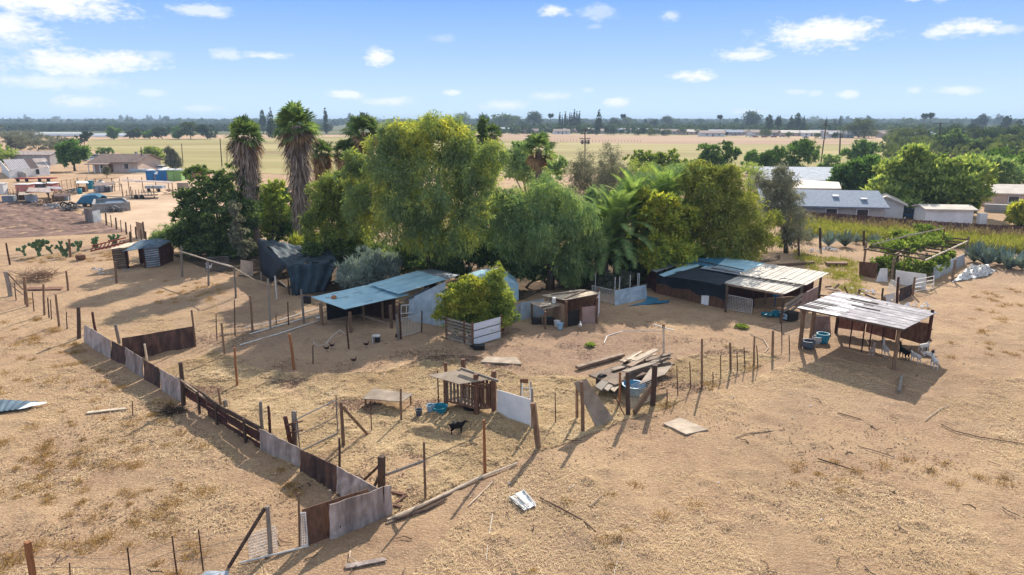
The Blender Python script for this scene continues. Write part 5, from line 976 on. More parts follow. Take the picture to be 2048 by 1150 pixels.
MB().beam(gz(364, 806) + Vector((-.1, -.1, 1.5)), gz(415, 832) + Vector((0, 0, .9)), .07).build('loose_rail', M['wood'], t)
panel([(520.5,900),(600,938),(600,898),(518.5,858)], 'sheet_light', 'large pale wrinkled panel below the red planks', .03)
panel([(600.5,944),(672,984),(676,935),(600.5,900)], 'sheet_dark', 'large dark panel next to the last pale triangle')
panel([(673.6,986),(760,1018),(760,980),(672.5,934)], 'sheet_light', 'last pale panel slanting to the corner post')
panel([(246,722),(391,692),(386,653),(243,677)], 'sheet_dark', 'long brown rusty sheet standing inside the yard', .02)
panel([(617,1091),(776,1023),(734,979),(603,1021)], 'wood_brown', 'dark brown board forming the back of the front corner', .012)
panel([(660,1079),(784.5,1029),(782,971),(658.5,1011)], 'sheet_light', 'broad bent pale sheet leaning at the front corner', .035)
# front gate, mesh, pipes
def mesh_gate(label, BL, BR, TR, TL, nu, nv, m='steel', r=.008, fr=.022, name='mesh_gate', bottom=True):
    A, B = gz(*BL), gz(*BR); Cc, D = at(*TR, B.y), at(*TL, A.y); u = Vector((0, 0, .06)); A, B = A + u, B + u; t = thing(name, A, label, 'gate' if 'gate' in name else 'fence')
    f = MB(); [f.tube(p, q, fr, n=6) for p, q in ((A, B), (B, Cc), (Cc, D), (D, A))]; f.build('frame', M[m], t); MB().wire(A, B, Cc, D, nu, nv, r).build('wire_grid', M[m], t); return t
mesh_gate('narrow white wire gate edge on beside the brown board', (600,1094), (616,1092), (610.5,1025), (598,1027), 4, 12, r=.012)
b = MB(); b.tube(gz(617,1092,.06), gz(478,1126,.06), .035, n=7); b.one('white_pipe', M['plastic_white'], gz(617,1092), 'white pipe lying on the ground below the mesh gate', 'pipe')
t = thing('wire_mesh', gz(500, 1118), 'see through wire mesh wrapped round the grey front post', 'wire mesh'); A, B = gz(500, 1120), gz(556, 1102); MB().wire(A, B, B + Vector((0, 0, .95)), A + Vector((0, 0, .95)), 16, 9, .006).build('wire_grid', M['steel'], t)
b = MB(); b.beam(gz(457, 1135) + Vector((0, 0, 0)), at(530, 1016, gz(541,1108).y), .11, .08); b.one('brace_plank', M['post_dark'], gz(457,1135), 'dark plank bracing the wire wrapped front post', 'plank')
mesh_gate('pipe gate hanging from the stout greenish post', (600,905), (676,868), (672,800), (594,838), 1, 2, 'steel_dark', .012, .03, 'pipe_gate')
P = gz(583, 895); t = thing('pallet_post', P, 'patched post of red boards and grey slab at the pipe gate', 'gate post'); MB().beam(P, at(570, 833, P.y), .13).build('post', M['wood_red'], t); p2 = gz(590, 892); MB().beam(p2, at(588, 822, p2.y), .22, .08).build('slab', M['post_grey'], t)
for y0, y1 in ((850, 842), (868, 860)): MB().beam(at(574, y0, P.y - .1), at(606, y1, P.y - .1), .10, .04).build('board', M['wood_red'], t)
MB().wire(gz(574,898), gz(592,893), at(588,845,P.y), at(574,848,P.y), 8, 12, .006).build('wire_grid', M['wood_red'], t)
b = MB(); b.beam(at(686, 815, gz(687,890).y), gz(735, 869), .10); b.one('brace_plank', M['post'], gz(735,869), 'slanting wooden brace of the stout greenish post', 'brace')
b = MB(); b.beam(at(758, 932, gz(763,973).y), gz(728, 960), .09); b.beam(at(759, 950, gz(763,973).y) + Vector((.02, .05, 0)), gz(744, 982), .09); b.one('brace_plank', M['post_dark'], gz(728,960), 'pair of dark braces at the very thick corner post', 'brace')
q0 = at(773, 949.5, gz(763,973).y); q1 = at(850, 921, gz(851,996).y); b = MB(); b.tube(q0, q1, .06, n=7); b.one('long_rail', M['post_grey'], gz(773,975), 'grey rail pole from the very thick corner post to the slim post', 'rail')
b = MB(); b.tube(q1 + Vector((0, .1, 0)), gz(960, 872, .5), .018, n=5); b.one('black_hose', M['black'], gz(905,893), 'thin dark line running from the slim post to the hutch', 'hose')
# pole rail in the upper left yard
t = thing('pole_rail', gz(364,553), 'long pale pole rail descending across the upper left yard', 'rail'); pts = [at(362,503,gz(364,553).y), at(416,520,gz(417,571).y), at(463,533,gz(471,596).y), gz(527,571,.05)]
MB().path(pts[:2], [.07, .065], 7).build('rail', M['wood_pale'], t); MB().path([pts[1] + Vector((0, -.05, .02)), pts[2], pts[3]], [.065, .07, .05], 7).build('lower_rail', M['wood_pale'], t)
b = MB(); b.tube(at(14, 545, gz(21,591).y), gz(46, 579, .3), .05, n=6); b.tube(at(24, 572, gz(21,591).y), gz(46, 589, .35), .04, n=6); b.one('brace_plank', M['post'], gz(21,591), 'two slanting rails bracing the thick grey corner post', 'brace')
# ------------------------------------------------------------------ sheds of the yard
def L2(p, q, u): return p.lerp(q, u)
def roofz(A, B, D):                        # height function of the plane through three points
    n = (B - A).cross(D - A); return lambda p: A.z - (n.x * (p.x - A.x) + n.y * (p.y - A.y)) / n.z
def sheets(A, B, Cc, D, n, m, t, gap=.07, th=.03, name='roof_sheet', seed=1):   # overlapping long sheets running from A-B up to D-C
    rn = random.Random(seed)
    for i in range(n):
        u0, u1 = (i + gap) / n, (i + 1) / n; e = Vector((0, 0, .015 * (i % 2) + rn.uniform(0, .012))); d0, d1 = rn.uniform(-.03, .03), rn.uniform(-.03, .03); f = (D - A).normalized()
        MB().quad(L2(A, B, u0) + e + f * d0, L2(A, B, u1) + e + f * d0, L2(D, Cc, u1) + e + f * d1, L2(D, Cc, u0) + e + f * d1, th, 4, 2, .006, seed=seed * 50 + i).build(name, M[m], t)
# blue roofed shed
t = thing('blue_roofed_shed', gz(702, 667), 'long low shed with two overlapping blue tin roof sheets', 'shed')
A, B, Cc, D = gz(690,618,1.55), gz(818,589,1.75), gz(738,569,1.85), gz(622,594,1.6)
MB().quad(A, B, Cc, D, .03, 10, 6, .012).build('lower_roof', M['tin_blue'], t); z1 = roofz(A, B, D)
A2, B2, C2, D2 = gz(797,589,1.95), gz(894,559,2.15), gz(836,542,2.25), gz(738,569,2.02)
sheets(A2, D2, C2, B2, 7, 'tin_blue', t, .06, seed=2)
MB().quad(gz(894,558,2.1), gz(921,549,1.75), gz(866,538,1.9), gz(836,541,2.22), .03, ncorr=8, corr=.018).build('rear_roof', M['tin_grey'], t)
rn = random.Random(3)
for _ in range(9): u, v = rn.uniform(.1, .9), rn.uniform(.1, .9); p = L2(L2(A, B, u), L2(D, Cc, u), v) + Vector((0, 0, .012)); MB().beam(p, p + (B - A).normalized() * rn.uniform(.2, .9), .05, .012).build('roof_patch', M['steel_dark'], t)
for px, py, w in ((702,667,.19),(644,648,.2),(783,655,.2),(728,640,.14),(766,638,.14)): p = gz(px, py); MB().tube(p - Vector((0, 0, .1)), Vector((p.x, p.y, z1(p) - .04)), w / 2 + .02, n=8).build('post', M['post'], t)
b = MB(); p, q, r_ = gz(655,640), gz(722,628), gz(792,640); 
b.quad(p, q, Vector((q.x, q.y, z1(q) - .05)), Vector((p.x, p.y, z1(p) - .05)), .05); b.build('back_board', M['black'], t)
b = MB(); n = 12
for i in range(n):
    a, c = q.lerp(r_, i / n), q.lerp(r_, (i + .95) / n); b.quad(a, c, Vector((c.x, c.y, z1(c) - .05)), Vector((a.x, a.y, z1(a) - .05)), .04)
b.build('plank_wall', M['wood_red'], t); MB().beam(gz(722, 630, .5), gz(772, 646, .25), .12, .08).build('feed_rail', M['wood'], t)
a, c = gz(815, 640), gz(893, 655); e = gz(893, 650)
MB().quad(a, c, at(890, 563, c.y), at(818, 598, a.y), .03, ncorr=14, corr=.02).build('corrugated_wall', M['tin_wall'], t)
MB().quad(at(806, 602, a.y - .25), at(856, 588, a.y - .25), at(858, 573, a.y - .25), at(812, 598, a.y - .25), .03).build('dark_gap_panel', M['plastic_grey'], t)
P = gz(655, 596); MB().lathe([(.02,0),(.2,0),(.22,.08),(.14,.2),(.03,.24)], gz(668,597,1.62), 8).one('brown_stone', M['post_orange'], gz(668,597,1.62), 'brown stone weighing down the blue roof', 'stone')
mesh_gate('dark square mesh gate at the end of the blue roofed shed', (803,674), (843,663), (844,629), (801,637), 14, 11, 'steel', .007)
for a in [(798,679,793,629,5,'post_grey','grey board post left of the square mesh gate'),(802,677,799,606,4,'wood_red','reddish tall post of the square mesh gate'),(843,664,844,622,3,'post_dark','dark post right of the square mesh gate')]: post(*a)
P = gz(836, 642); t = thing('bed_frame', P, 'white slatted metal bed frame leaning on the corrugated wall', 'bed frame'); A, B = P + Vector((-1.2, 0, .55)), P + Vector((1.1, .15, .7)); up = Vector((.02, .2, .55)); b = MB(); b.tube(A, B, .035); b.tube(A + up, B + up, .035)
for i in range(7): b.tube(L2(A, B, i / 6), L2(A, B, i / 6) + up, .028)
b.build('rails', M['steel'], t); b = MB(); [b.tube(A + (B - A) * f - Vector((0, 0, .6)), A + (B - A) * f, .03) for f in (0, 1)]; b.build('legs', M['steel'], t)
P = gz(856, 641); t = thing('wheel_cart', P, 'small cart with a dark steering wheel hoop by the corrugated wall', 'cart'); b = MB(); b.path([P + Vector((.32 * math.cos(a * .6283), -.05, .95 + .3 * math.sin(a * .6283))) for a in range(11)], .035, 6); b.build('hoop', M['rubber'], t)
MB().box(P + Vector((.1, .1, .55)), (1.3, .7, .12)).build('tray', M['tin_grey'], t); b = MB(); [b.beam(P + Vector((x, y, 0)), P + Vector((x * .8, y, .55)), .05) for x in (-.5, .6) for y in (-.2, .4)]; b.build('legs', M['steel_dark'], t)
# camper behind the crate tree
P = gz(985, 596); t = thing('camper', P, 'pale blue round roofed camper shell behind the crate trees', 'camper'); X = Vector((1, .12, 0)).normalized(); Yv = Vector((-.12, 1, 0)); W_ = 2.0; prof = [(-W_,0),(-W_,1.5),(-W_*.9,1.75),(-W_*.4,2.0),(W_*.25,2.12),(W_*.62,1.85),(W_,1.3),(W_,0)]
b = MB(); nn = len(prof); vs = [P + X * x + Yv * y + Vector((0, 0, z)) for y in (-.9, 1.6) for x, z in prof]; b.add(vs, [tuple(range(nn))[::-1], tuple(range(nn, 2 * nn))] + [(i, (i + 1) % nn, (i + 1) % nn + nn, i + nn) for i in range(nn)]); b.build('body', M['tin_blue'], t)
for x, w, h in ((-.75, .55, .75), (.05, .3, .6)): MB().box(P + X * x + Yv * -.92 + Vector((0, 0, 1.3)), (w, .06, h), math.atan2(X.y, X.x)).build('window', M['glass'], t)
b = MB(); b.tube(P + X * -2.1 + Yv * -1 + Vector((0, 0, 2.0)), P + X * 2.1 + Yv * -1 + Vector((0, 0, 1.35)), .02); b.build('trim', M['steel'], t)
# crate with white planks
P = gz(945, 692); t = thing('tree_crate', P, 'open crate of grey slats and white planks around the two small trees', 'crate'); A, B, Cc = gz(893,677), gz(945.5,693), gz(1002,676.5); hh = hz(B, 648)
for i in range(3): z0, z1_ = .05 + hh * i / 3, hh * (i + .95) / 3; MB().quad(B + Vector((0,0,z0)), Cc + Vector((0,0,z0)), Cc + Vector((0,0,z1_)), B + Vector((0,0,z1_)), .05).build('plank', M['whiteboard'], t)
for i in range(7): z0 = .04 + i * hh / 7; MB().quad(A + Vector((0,0,z0)), B + Vector((0,0,z0)), B + Vector((0,0,z0 + .13)), A + Vector((0,0,z0 + .13)), .04).build('slat', M['post_grey'], t)
for p in (A, B, Cc, L2(A, B, .7), A + (Cc - B)): MB().beam(p + Vector((0, .04, -.1)), p + Vector((0, .04, hh + .08)), .12).build('corner_post', M['wood_brown'], t)
b = MB(); b.path([P + Vector((.1 * math.cos(a), -.35 + .1 * math.sin(a), .05 + .02 * a)) for a in range(7)], .08, 6); b.box(P + Vector((.45, -.5, .12)), (.7, .5, .24)); b.one('black_bag', M['black'], P + Vector((.45, -.5, 0)), 'black bag on the ground before the crate corner', 'bag')
MB().lathe([(.03,0),(.16,.1),(.22,.35),(.18,.6),(.04,.66)], gz(1006,662), 10, .6).one('rusty_keg', M['red_iron'], gz(1006,662), 'rusty curved drum at the right end of the white planks', 'drum')
# small coop with plank roof
t = thing('plank_roof_coop', gz(1132, 654), 'small coop with pale plank roof and dark door', 'coop'); A, B, Cc, D = gz(1131,600,1.85), gz(1202,586,1.9), gz(1161.5,578,1.85), gz(1083,590,1.75); z1 = roofz(A, B, D)
for i in range(6):
    u0, u1 = i / 6, (i + .94) / 6; MB().quad(L2(A, D, u0), L2(B, Cc, u0), L2(B, Cc, u1), L2(A, D, u1), .04, 3, 1, .012, seed=i).build('roof_plank', M['wood_pale'], t)
for u, v in (((.1, .05), (.62, .95)), ((.75, .1), (.55, .9))): MB().beam(L2(L2(A, D, u[0]), L2(B, Cc, u[0]), u[1]) + Vector((0, 0, .06)), L2(L2(A, D, v[0]), L2(B, Cc, v[0]), v[1]) + Vector((0, 0, .06)), .09).build('loose_board', M['wood'], t)
a, c, d_ = gz(1132,654), gz(1193,645.5), gz(1198,628); e = gz(1090, 640); Z = Vector((0, 0, 1))
for p, h in ((a, 1.82), (c, 1.85), (gz(1161,649), 1.3), (gz(1196,625), 1.85), (gz(1094,628), 1.7)): MB().beam(p - Z * .1, Vector((p.x, p.y, min(h, z1(p) - .03))), .14).build('post', M['wood_brown'], t)
a2, c2 = gz(1136,653), gz(1159.5,648.8); MB().quad(a2, c2, c2 + Z * 1.1, a2 + Z * 1.1, .05).build('door', M['black'], t)
a2, c2 = gz(1163.5,649), gz(1192,645.5); MB().quad(a2, c2, c2 + Z * 1.25, a2 + Z * 1.25, .05, 3, 3, .01).build('front_panel', M['pinkboard'], t)
b = MB(); a2, c2 = gz(1193,645), gz(1198,628); [b.beam(L2(a2, c2, i / 8) + Z * .1, L2(a2, c2, i / 8) + Z * 1.75, .05) for i in range(9)]; b.build('side_slats', M['sheet_white'], t)
b = MB(); p0, p1 = gz(1128,652), gz(1093,632); n = 9
for i in range(n): q0, q1 = L2(p0, p1, i / n), L2(p0, p1, (i + .95) / n); b.quad(q1, q0, q0 + Z * 1.5, q1 + Z * 1.5, .04)
b.build('side_wall', M['ply_tan'], t); p0, p1 = gz(1097,628), gz(1196,624); MB().quad(p0, p1, p1 + Z * 1.6, p0 + Z * 1.6, .04).build('back_wall', M['wood_brown'], t)
A, B, Cc, D = gz(1087,618.6,1.25), gz(1129,609,1.4), gz(1106,599,1.5), gz(1060,605,1.35); MB().quad(A, B, Cc, D, .04, 5, 4, .03).build('lean_to_roof', M['ply'], t)
for px, py in ((1090.5,658),(1063.5,640)): p = gz(px, py); MB().tube(p - Z * .1, p + Z * 1.25, .08, n=7).build('lean_to_post', M['post'], t)
P = gz(1108,606,1.45); MB().lathe([(.02,0),(.14,0),(.15,.35),(.12,.4),(.02,.42)], P, 10).one('white_jug', M['plastic_white'], P, 'pale jug standing on the small lean to roof', 'jug')
P = gz(1090,612,1.38); MB().box(P + Z * .05, (.9, .25, .06), .5).box(P + Vector((.1, .2, .1)), (.7, .2, .06), -.3).one('scrap_boards', M['wood_pale'], P, 'few scrap boards lying on the small lean to roof', 'boards')
for (x0, y0), (x1, y1), ty0, ty1, lab, m in [((1041,640),(1088,629),606,598,'pale tin fence panel left of the small coop','tin_wall'),((1010,646),(1040,640),628,606,'short pale fence panel next to the camper','tin_grey')]: panel([(x0,y0),(x1,y1),(x1,ty1),(x0,ty0)], m, lab, .015)
# mesh pen
mesh_gate('dark mesh panel with white frame left of the pale tin pen wall', (1185,597), (1229,610), (1230,581), (1184,571), 20, 12, 'steel', .006, name='mesh_fence')
panel([(1230,611),(1294,597),(1293,569.5),(1231,581)], 'tin_wall', 'pale dented tin wall of the shrub pen', .03)
for x, y in ((1190,567),(1229,575),(1238,574),(1259,570),(1274,566),(1277,566)): P = gz(x, y + 30 if 0 else y + 22); MB().tube(P, P + Z * 1.75, .035, n=6).one('white_stake', M['steel'], P, 'short white stake showing above the pale tin pen wall', 'steel stake', 'white stakes of the shrub pen')
for pts, lab in [([(1255,612),(1336,605),(1340,600),(1296,601)],'long blue tarp strip flat on the ground beside the pen'),([(1290,603),(1318,603),(1316,596),(1294,592)],'smaller blue tarp piece flat at the pen wall corner')]: A, B, Cc, D = [gz(x, y, .04) for x, y in pts]; MB().quad(A, B, Cc, D, .02, 8, 5, .025).one('blue_tarp', M['tarp_blue'], A, lab, 'tarp')
# big barn
t = thing('patchwork_barn', gz(1451, 624), 'wide barn with patched ribbed roof, shaded blue and sunlit cream and black shade cloth', 'barn')
A, B, Cc, D = gz(1438,564,1.95), gz(1569,588,1.95), gz(1612.6,568.5,2.15), gz(1481,548,2.2); sheets(A, B, Cc, D, 17, 'tin_cream', t, .14, seed=3); zf = roofz(A, B, D)
A2, B2, C2, D2 = gz(1479,549,2.32), gz(1612.6,570,2.28), gz(1658.5,545.5,2.45), gz(1529,527,2.55); sheets(A2, B2, C2, D2, 17, 'tin_cream', t, .14, seed=4)
MB().quad(gz(1402,535,2.3), gz(1479,547,2.3), gz(1529,526.6,2.5), gz(1454,513,2.5), .03, ncorr=8, corr=.015).build('shade_blue_roof', M['tin_blue'], t); MB().quad(gz(1360,526,2.3), gz(1430,533,2.38), gz(1455,513,2.52), gz(1388,517,2.5), .03, 4, 4, .02).build('shaded_roof', M['tarp_blue'], t)  # shaded half of the roof, its shade put in as blue colour
MB().quad(gz(1400,536,2.38), gz(1478,549,2.38), gz(1486,543,2.44), gz(1422,531,2.44), .03, ncorr=3, corr=.01).build('roof_strip', M['tin_grey'], t); MB().beam(gz(1424,535,2.46), gz(1478,546,2.42), .18, .05).build('roof_board', M['steel_dark'], t); MB().beam(gz(1388,520,2.5), gz(1488,540,2.46), .12, .06).build('roof_pole', M['post_dark'], t)
MB().quad(gz(1299,538,1.9), gz(1312,544,1.95), gz(1376,523,2.3), gz(1366,519,2.3), .03).build('roof_strip', M['tin_grey'], t); MB().quad(gz(1318,549,1.97), gz(1328,553,1.97), gz(1400,531,2.35), gz(1385,524,2.35), .03).build('roof_strip', M['tin_blue'], t)
P4 = [[gz(1322,553,1.9), gz(1350,555,1.95), gz(1398,562,1.95), gz(1440,571,1.9)], [gz(1352,544,2.1), gz(1385,548,2.15), gz(1420,556,2.1), gz(1456,562,2.0)], [gz(1400,535,2.26), gz(1420,540,2.26), gz(1450,546,2.26), gz(1476,550,2.24)]]
MB().sheet(P4, .02).build('shade_cloth_roof', M['tarp_dark'], t)
w0, w1 = gz(1312,586), gz(1448,617.5); b = MB(); n = 9
for i in range(n):
    p, q = L2(w0, w1, i / n), L2(w0, w1, (i + .97) / n); h0 = 1.2; b.quad(p, q, q + Z * h0, p + Z * h0, .04, 1, 2, .008, seed=i)
b.build('board_wall', M['wood_brown'], t); off = Vector((-.02, -.10, 0)); cl = [[L2(w0, w1, i / 8) + off + Z * z + Vector((0, -.05 * ((i + j) % 2), 0)) for i in range(9)] for j, z in enumerate((.85, 1.3, 1.94))]
for i in range(9): cl[0][i].z += .25 * math.sin(i * 2.1) * .5 - .1 * (i > 4); cl[2][i].z = 1.88 + .05 * i / 8
MB().sheet(cl, .02).build('shade_cloth_curtain', M['tarp_dark'], t); d0, d1 = L2(w0, w1, .68) + off * 1.2, L2(w0, w1, .78) + off * 1.2; MB().quad(d0, d1, d1 + Z * .95, d0 + Z * .95, .05).build('white_panel', M['sheet_white'], t)
e0 = gz(1296, 572); MB().quad(e0, w0, w0 + Z * 1.6, e0 + Z * 1.8, .05, 2, 2, .01).build('end_wall', M['wood_red'], t)
for px, py, h, m in ((1451,623,1.9,'post_dark'),(1562,645,1.88,'post_dark'),(1637,598,2.3,'post_dark'),(1600,612,2.1,'post_grey'),(1505,612,2.0,'wood_red'),(1530,606,2.1,'post'),(1296,575,1.8,'wood_red')): p = gz(px, py); MB().beam(p - Z * .1, Vector((p.x, p.y, (zf(p) if px > 1400 and px < 1600 else h) - .03)), .17).build('post', M[m], t)
MB().beam(gz(1440,566,1.88), gz(1566,589.5,1.88), .12, .14).build('front_beam', M['wood'], t)
k0, k1 = gz(1470, 606), gz(1600, 607); k2 = gz(1632, 597); MB().quad(gz(1455,600), gz(1625,590), gz(1625,590) + Z * 2.1, gz(1455,600) + Z * 2.0, .05).build('back_wall', M['wood_red'], t)
r0, r1 = gz(1566,642), gz(1602,618); 
for i, z in enumerate((.35, .75, 1.1)): MB().beam(r0 + Z * z, r1 + Z * (z + .08), .06, .2).build('side_rail', M['post_grey'], t)
MB().quad(r1, gz(1634,600), gz(1634,600) + Z * 1.15, r1 + Z * 1.15, .05).build('side_wall', M['pinkboard'], t)
MB().path([gz(1540,560,2.25), gz(1568,556,2.38), gz(1590,561,2.32), gz(1588,570,2.2)], .03, 5).build('roof_cable', M['black'], t)
mesh_gate('pale mesh gate closing the front of the big barn', (1451,619), (1503,628), (1505,599), (1452,589), 16, 10, 'steel', .006)
for px, py, rr, hh2, m, lab in [(1535,631,.5,.15,'plastic_blue','flat teal basin on the ground inside the barn mouth'),(1552,632,.34,.35,'plastic_blue','teal tub beside the dark barn corner post')]: P = gz(px, py); MB().lathe([(rr*.8,0),(rr,hh2),(rr*.92,hh2),(rr*.75,.05),(.02,.05)], P, 14).one('teal_basin', M[m], P, lab, 'basin')
P = gz(1549, 612); MB().box(P + Z * 1.0, (.5, .3, .45)).lathe([(.02,0),(.12,.02),(.12,.1),(.02,.12)], P + Z * 1.22, 8).beam(P, P + Z * .8, .08).one('blue_drum', M['toilet_blue'], P, 'blue canister on a stand at the barn corner', 'canister')
P = gz(1580, 640); t = thing('animal_crate', P, 'small black animal crate below the barn side rails', 'crate'); MB().box(P + Z * .32, (.9, .6, .6), .4).build('body', M['black'], t); MB().box(P + Vector((-.42, -.12, .3)), (.08, .4, .4), .4).build('door', M['plastic_pale'], t)
panel([(1622,668),(1662,660),(1661,633),(1624,633)], 'pinkboard', 'faded pinkish sheet behind the goat shelter corner', .02)
# goat shelter
t = thing('goat_shelter', gz(1787, 738), 'open goat shelter with pale plank roof on rough posts', 'shelter'); A, B, Cc, D = gz(1594,615,2.7), gz(1808,659,2.75), gz(1875,624.7,2.4), gz(1677,583,2.6); z1 = roofz(A, B, D); nb = 10; rn = random.Random(8)
for i in range(nb):
    for j, (s0, s1) in enumerate(((0, .40 + .04 * (i % 2)), (.40 + .04 * (i % 2), 1.0))):
        u0, u1 = (i + .05) / nb, (i + 1.0) / nb; e = Vector((0, 0, .012 * (i % 3) + .012 * j)); MB().quad(L2(L2(A, B, s0), L2(D, Cc, s0), u0) + e, L2(L2(A, B, s1), L2(D, Cc, s1), u0) + e, L2(L2(A, B, s1), L2(D, Cc, s1), u1) + e, L2(L2(A, B, s0), L2(D, Cc, s0), u1) + e, .03, 3, 1, .006, seed=i * 2 + j).build('roof_plank', M['tin_pale' if (i * 2 + j) % 4 else 'sheet_white'], t)
for i in range(7): u = .06 + i * .06; MB().beam(L2(L2(A, B, 0), L2(D, Cc, 0), u) + Z * .05, L2(L2(A, B, .2 + .01 * i), L2(D, Cc, .2 + .01 * i), u) + Z * .05, .05, .03).build('roof_batten', M['post_dark'], t)
for u, s0, s1, w in ((.78, .22, .5, .16), (.66, .22, .5, .07), (.5, .34, .62, .06)): MB().beam(L2(L2(A, B, s0), L2(D, Cc, s0), u) + Z * .07, L2(L2(A, B, s1), L2(D, Cc, s1), u) + Z * .07, w, .04).build('dark_slat', M['post_dark'], t)
for px, py, w, m in ((1787,738,.2,'post'),(1600,694,.22,'post'),(1622,682,.24,'post'),(1853,700,.2,'wood_red'),(1672,664,.18,'wood_red')): p = gz(px, py); MB().tube(p - Z * .1, Vector((p.x, p.y, z1(p) - .04)), w * .6, w * .5, 8).build('post', M[m], t)
for px, py in ((1699,692),(1723,703),(1738,698),(1764,685)): p = gz(px, py); MB().beam(p - Z * .1, Vector((p.x, p.y, z1(p) - .04)), .07).build('thin_prop', M['wood_red'], t)
for f0, f1, m in ((0, .34, 'rust'), (.34, .68, 'rust'), (.68, 1, 'wood_brown')): a, c = gz(1670,664), gz(1851,692); p, q = L2(a, c, f0 + .004), L2(a, c, f1 - .004); MB().quad(p + Z * .32, q + Z * (.32 if f1 < .6 else .05), q + Z * 1.5, p + Z * 1.5, .05, 5, 3, .012, seed=int(f0 * 99)).build('back_panel', M[m], t)
MB().beam(gz(1596,616,2.58), gz(1806,660,2.63), .1, .12).build('front_beam', M['wood'], t); MB().beam(gz(1850,655,1.2), gz(1864,659,1.2), .14, .1).build('end_stub', M['wood_brown'], t)
for px, py, r1_, r2, h, m, lab, nm in [(1616,696,.30,.40,.5,'plastic_grey','black rubber tub at the left post of the goat shelter','tub'),(1633,686,.24,.30,.45,'plastic_white','off white pot between the two tubs of the goat shelter','pot'),(1644.5,684,.34,.40,.58,'plastic_blue','bright blue round tub at the left of the goat shelter','tub')]: P = gz(px, py); MB().lathe([(r1_,0),(r2,h*.4),(r2,h),(r2*.88,h),(r2*.8,.12),(.02,.1)], P, 16).one('round_' + nm, M[m], P, lab, nm, smooth=False)
MB().tube(gz(1797,774), gz(1797,774) + Vector((.1, .5, .55)), .12, .11, 8).one('pipe_stub', M['post_grey'], gz(1797,774), 'short grey pipe stub leaning in the shelter shadow', 'pipe') if 0 else MB().tube(gz(1798,782,.1), gz(1803,752,.1), .09, .08, 8).one('grey_log', M['post_grey'], gz(1798,782), 'grey log lying in the goat shelter shadow', 'log')
# pergola with vines
t = thing('pergola', gz(1782, 562), 'pole pergola overgrown by a grape vine', 'pergola'); A, B, Cc, D = gz(1728,498,2.1), gz(1850,519,2.1), gz(1936,480,2.2), gz(1796,466,2.2)
for i in range(8): u = i / 7; MB().tube(L2(A, D, u) + Z * .02 * (i % 2), L2(B, Cc, u) + Z * .03 * (i % 3), .07, n=6).build('pole', M['post_dark'], t)
for p, q in ((A, D), (B, Cc), (L2(A, B, .5), L2(D, Cc, .5))): MB().beam(p - Z * .1, q - Z * .1, .12).build('beam', M['wood_pale' if p is B else 'post'], t)
for px, py, h in ((1782,562,2.1),(1790,556,2.1),(1847.5,549,2.05),(1904.5,561,1.9),(1931,512,2.1),(1728,524,2.05),(1880,528,2.05)): p = gz(px, py); MB().beam(p - Z * .1, p + Z * h, .17).build('post', M['wood' if px != 1790 else 'post_dark'], t)
p0, p1 = gz(1745,489,2.3), gz(1889,456,4.2); MB().path([p0, L2(p0, p1, .5) + Z * .1, p1], .06, 6).build('arch_pole', M['wood_pale'], t); p0 = gz(1790,478,2.5); MB().path([p0, L2(p0, p1, .6), p1], .04, 6).build('arch_pole', M['wood_pale'], t); MB().tube(gz(1885,500), p1, .06, n=6).build('arch_post', M['post'], t)
bl = []
for x, y, rx, ry, z in [(1790,490,44,10,0),(1850,485,40,11,0),(1880,478,26,8,0),(1820,478,30,12,0),(1855,464,26,14,0),(1765,518,28,14,1),(1808,525,30,15,1),(1835,525,26,14,1),(1870,520,22,12,1),(1900,505,16,12,1),(1880,515,14,12,1)]: c = gz(x, y, 2.2) if z == 0 else gz(x, y + 8, 1.0); k = mpp(c); bl.append((c.x, c.y, c.z, rx * k, rx * k * .8, ry * k))
v, f = crown_arrays(bl, 11500, .30, .22, .2, 5, .26, 20, .4); vt = thing('grape_vine', gz(1815, 540), 'bright green grape vine spilling over and under the pergola', 'vine'); obj_np('foliage', v, f, M['vine'], vt); b = MB(); b.path([gz(1800,548), gz(1806,540,1.0), gz(1812,520,2.1)], [.08, .06, .04], 6); b.build('stem', M['bark'], vt)
panel([(1718,551),(1751,556),(1757,527),(1719,523)], 'wood_brown', 'brown rounded board at the left pergola corner', .02); panel([(1752,562),(1775,563),(1775.5,537),(1761,537)], 'sheet_white', 'white slanting board beside the brown pergola board', .01)
panel([(1791,566),(1852,578),(1853,549),(1792,540.5)], 'sheet_white', 'large white board below the pergola front', .01); panel([(1766,603),(1790,608),(1791,586),(1769,590)], 'sheet_white', 'low white sheet left of the rusty brown post', .02)
panel([(1799,603),(1823,591),(1825,569),(1800,577)], 'sheet_dark', 'dark curved sheet between rusty post and tube gate', .04); panel([(1868,560),(1930,528),(1930,508),(1868,535)], 'tin_grey', 'grey netted side wall of the pergola', .03)
g = mesh_gate('white tube gate with three rails by the pergola', (1828,584), (1867,577), (1868,552), (1830,560), 2, 3, 'steel', .025, .035)
b = MB(); b.wire(gz(1773,583,.1), gz(1794,590,.1), gz(1796,566,1.0), gz(1782,559,1.0), 8, 9, .01); b.one('wire_rack', M['steel'], gz(1780,586), 'tilted white wire rack beside the large white board', 'rack')
rn = random.Random(4)
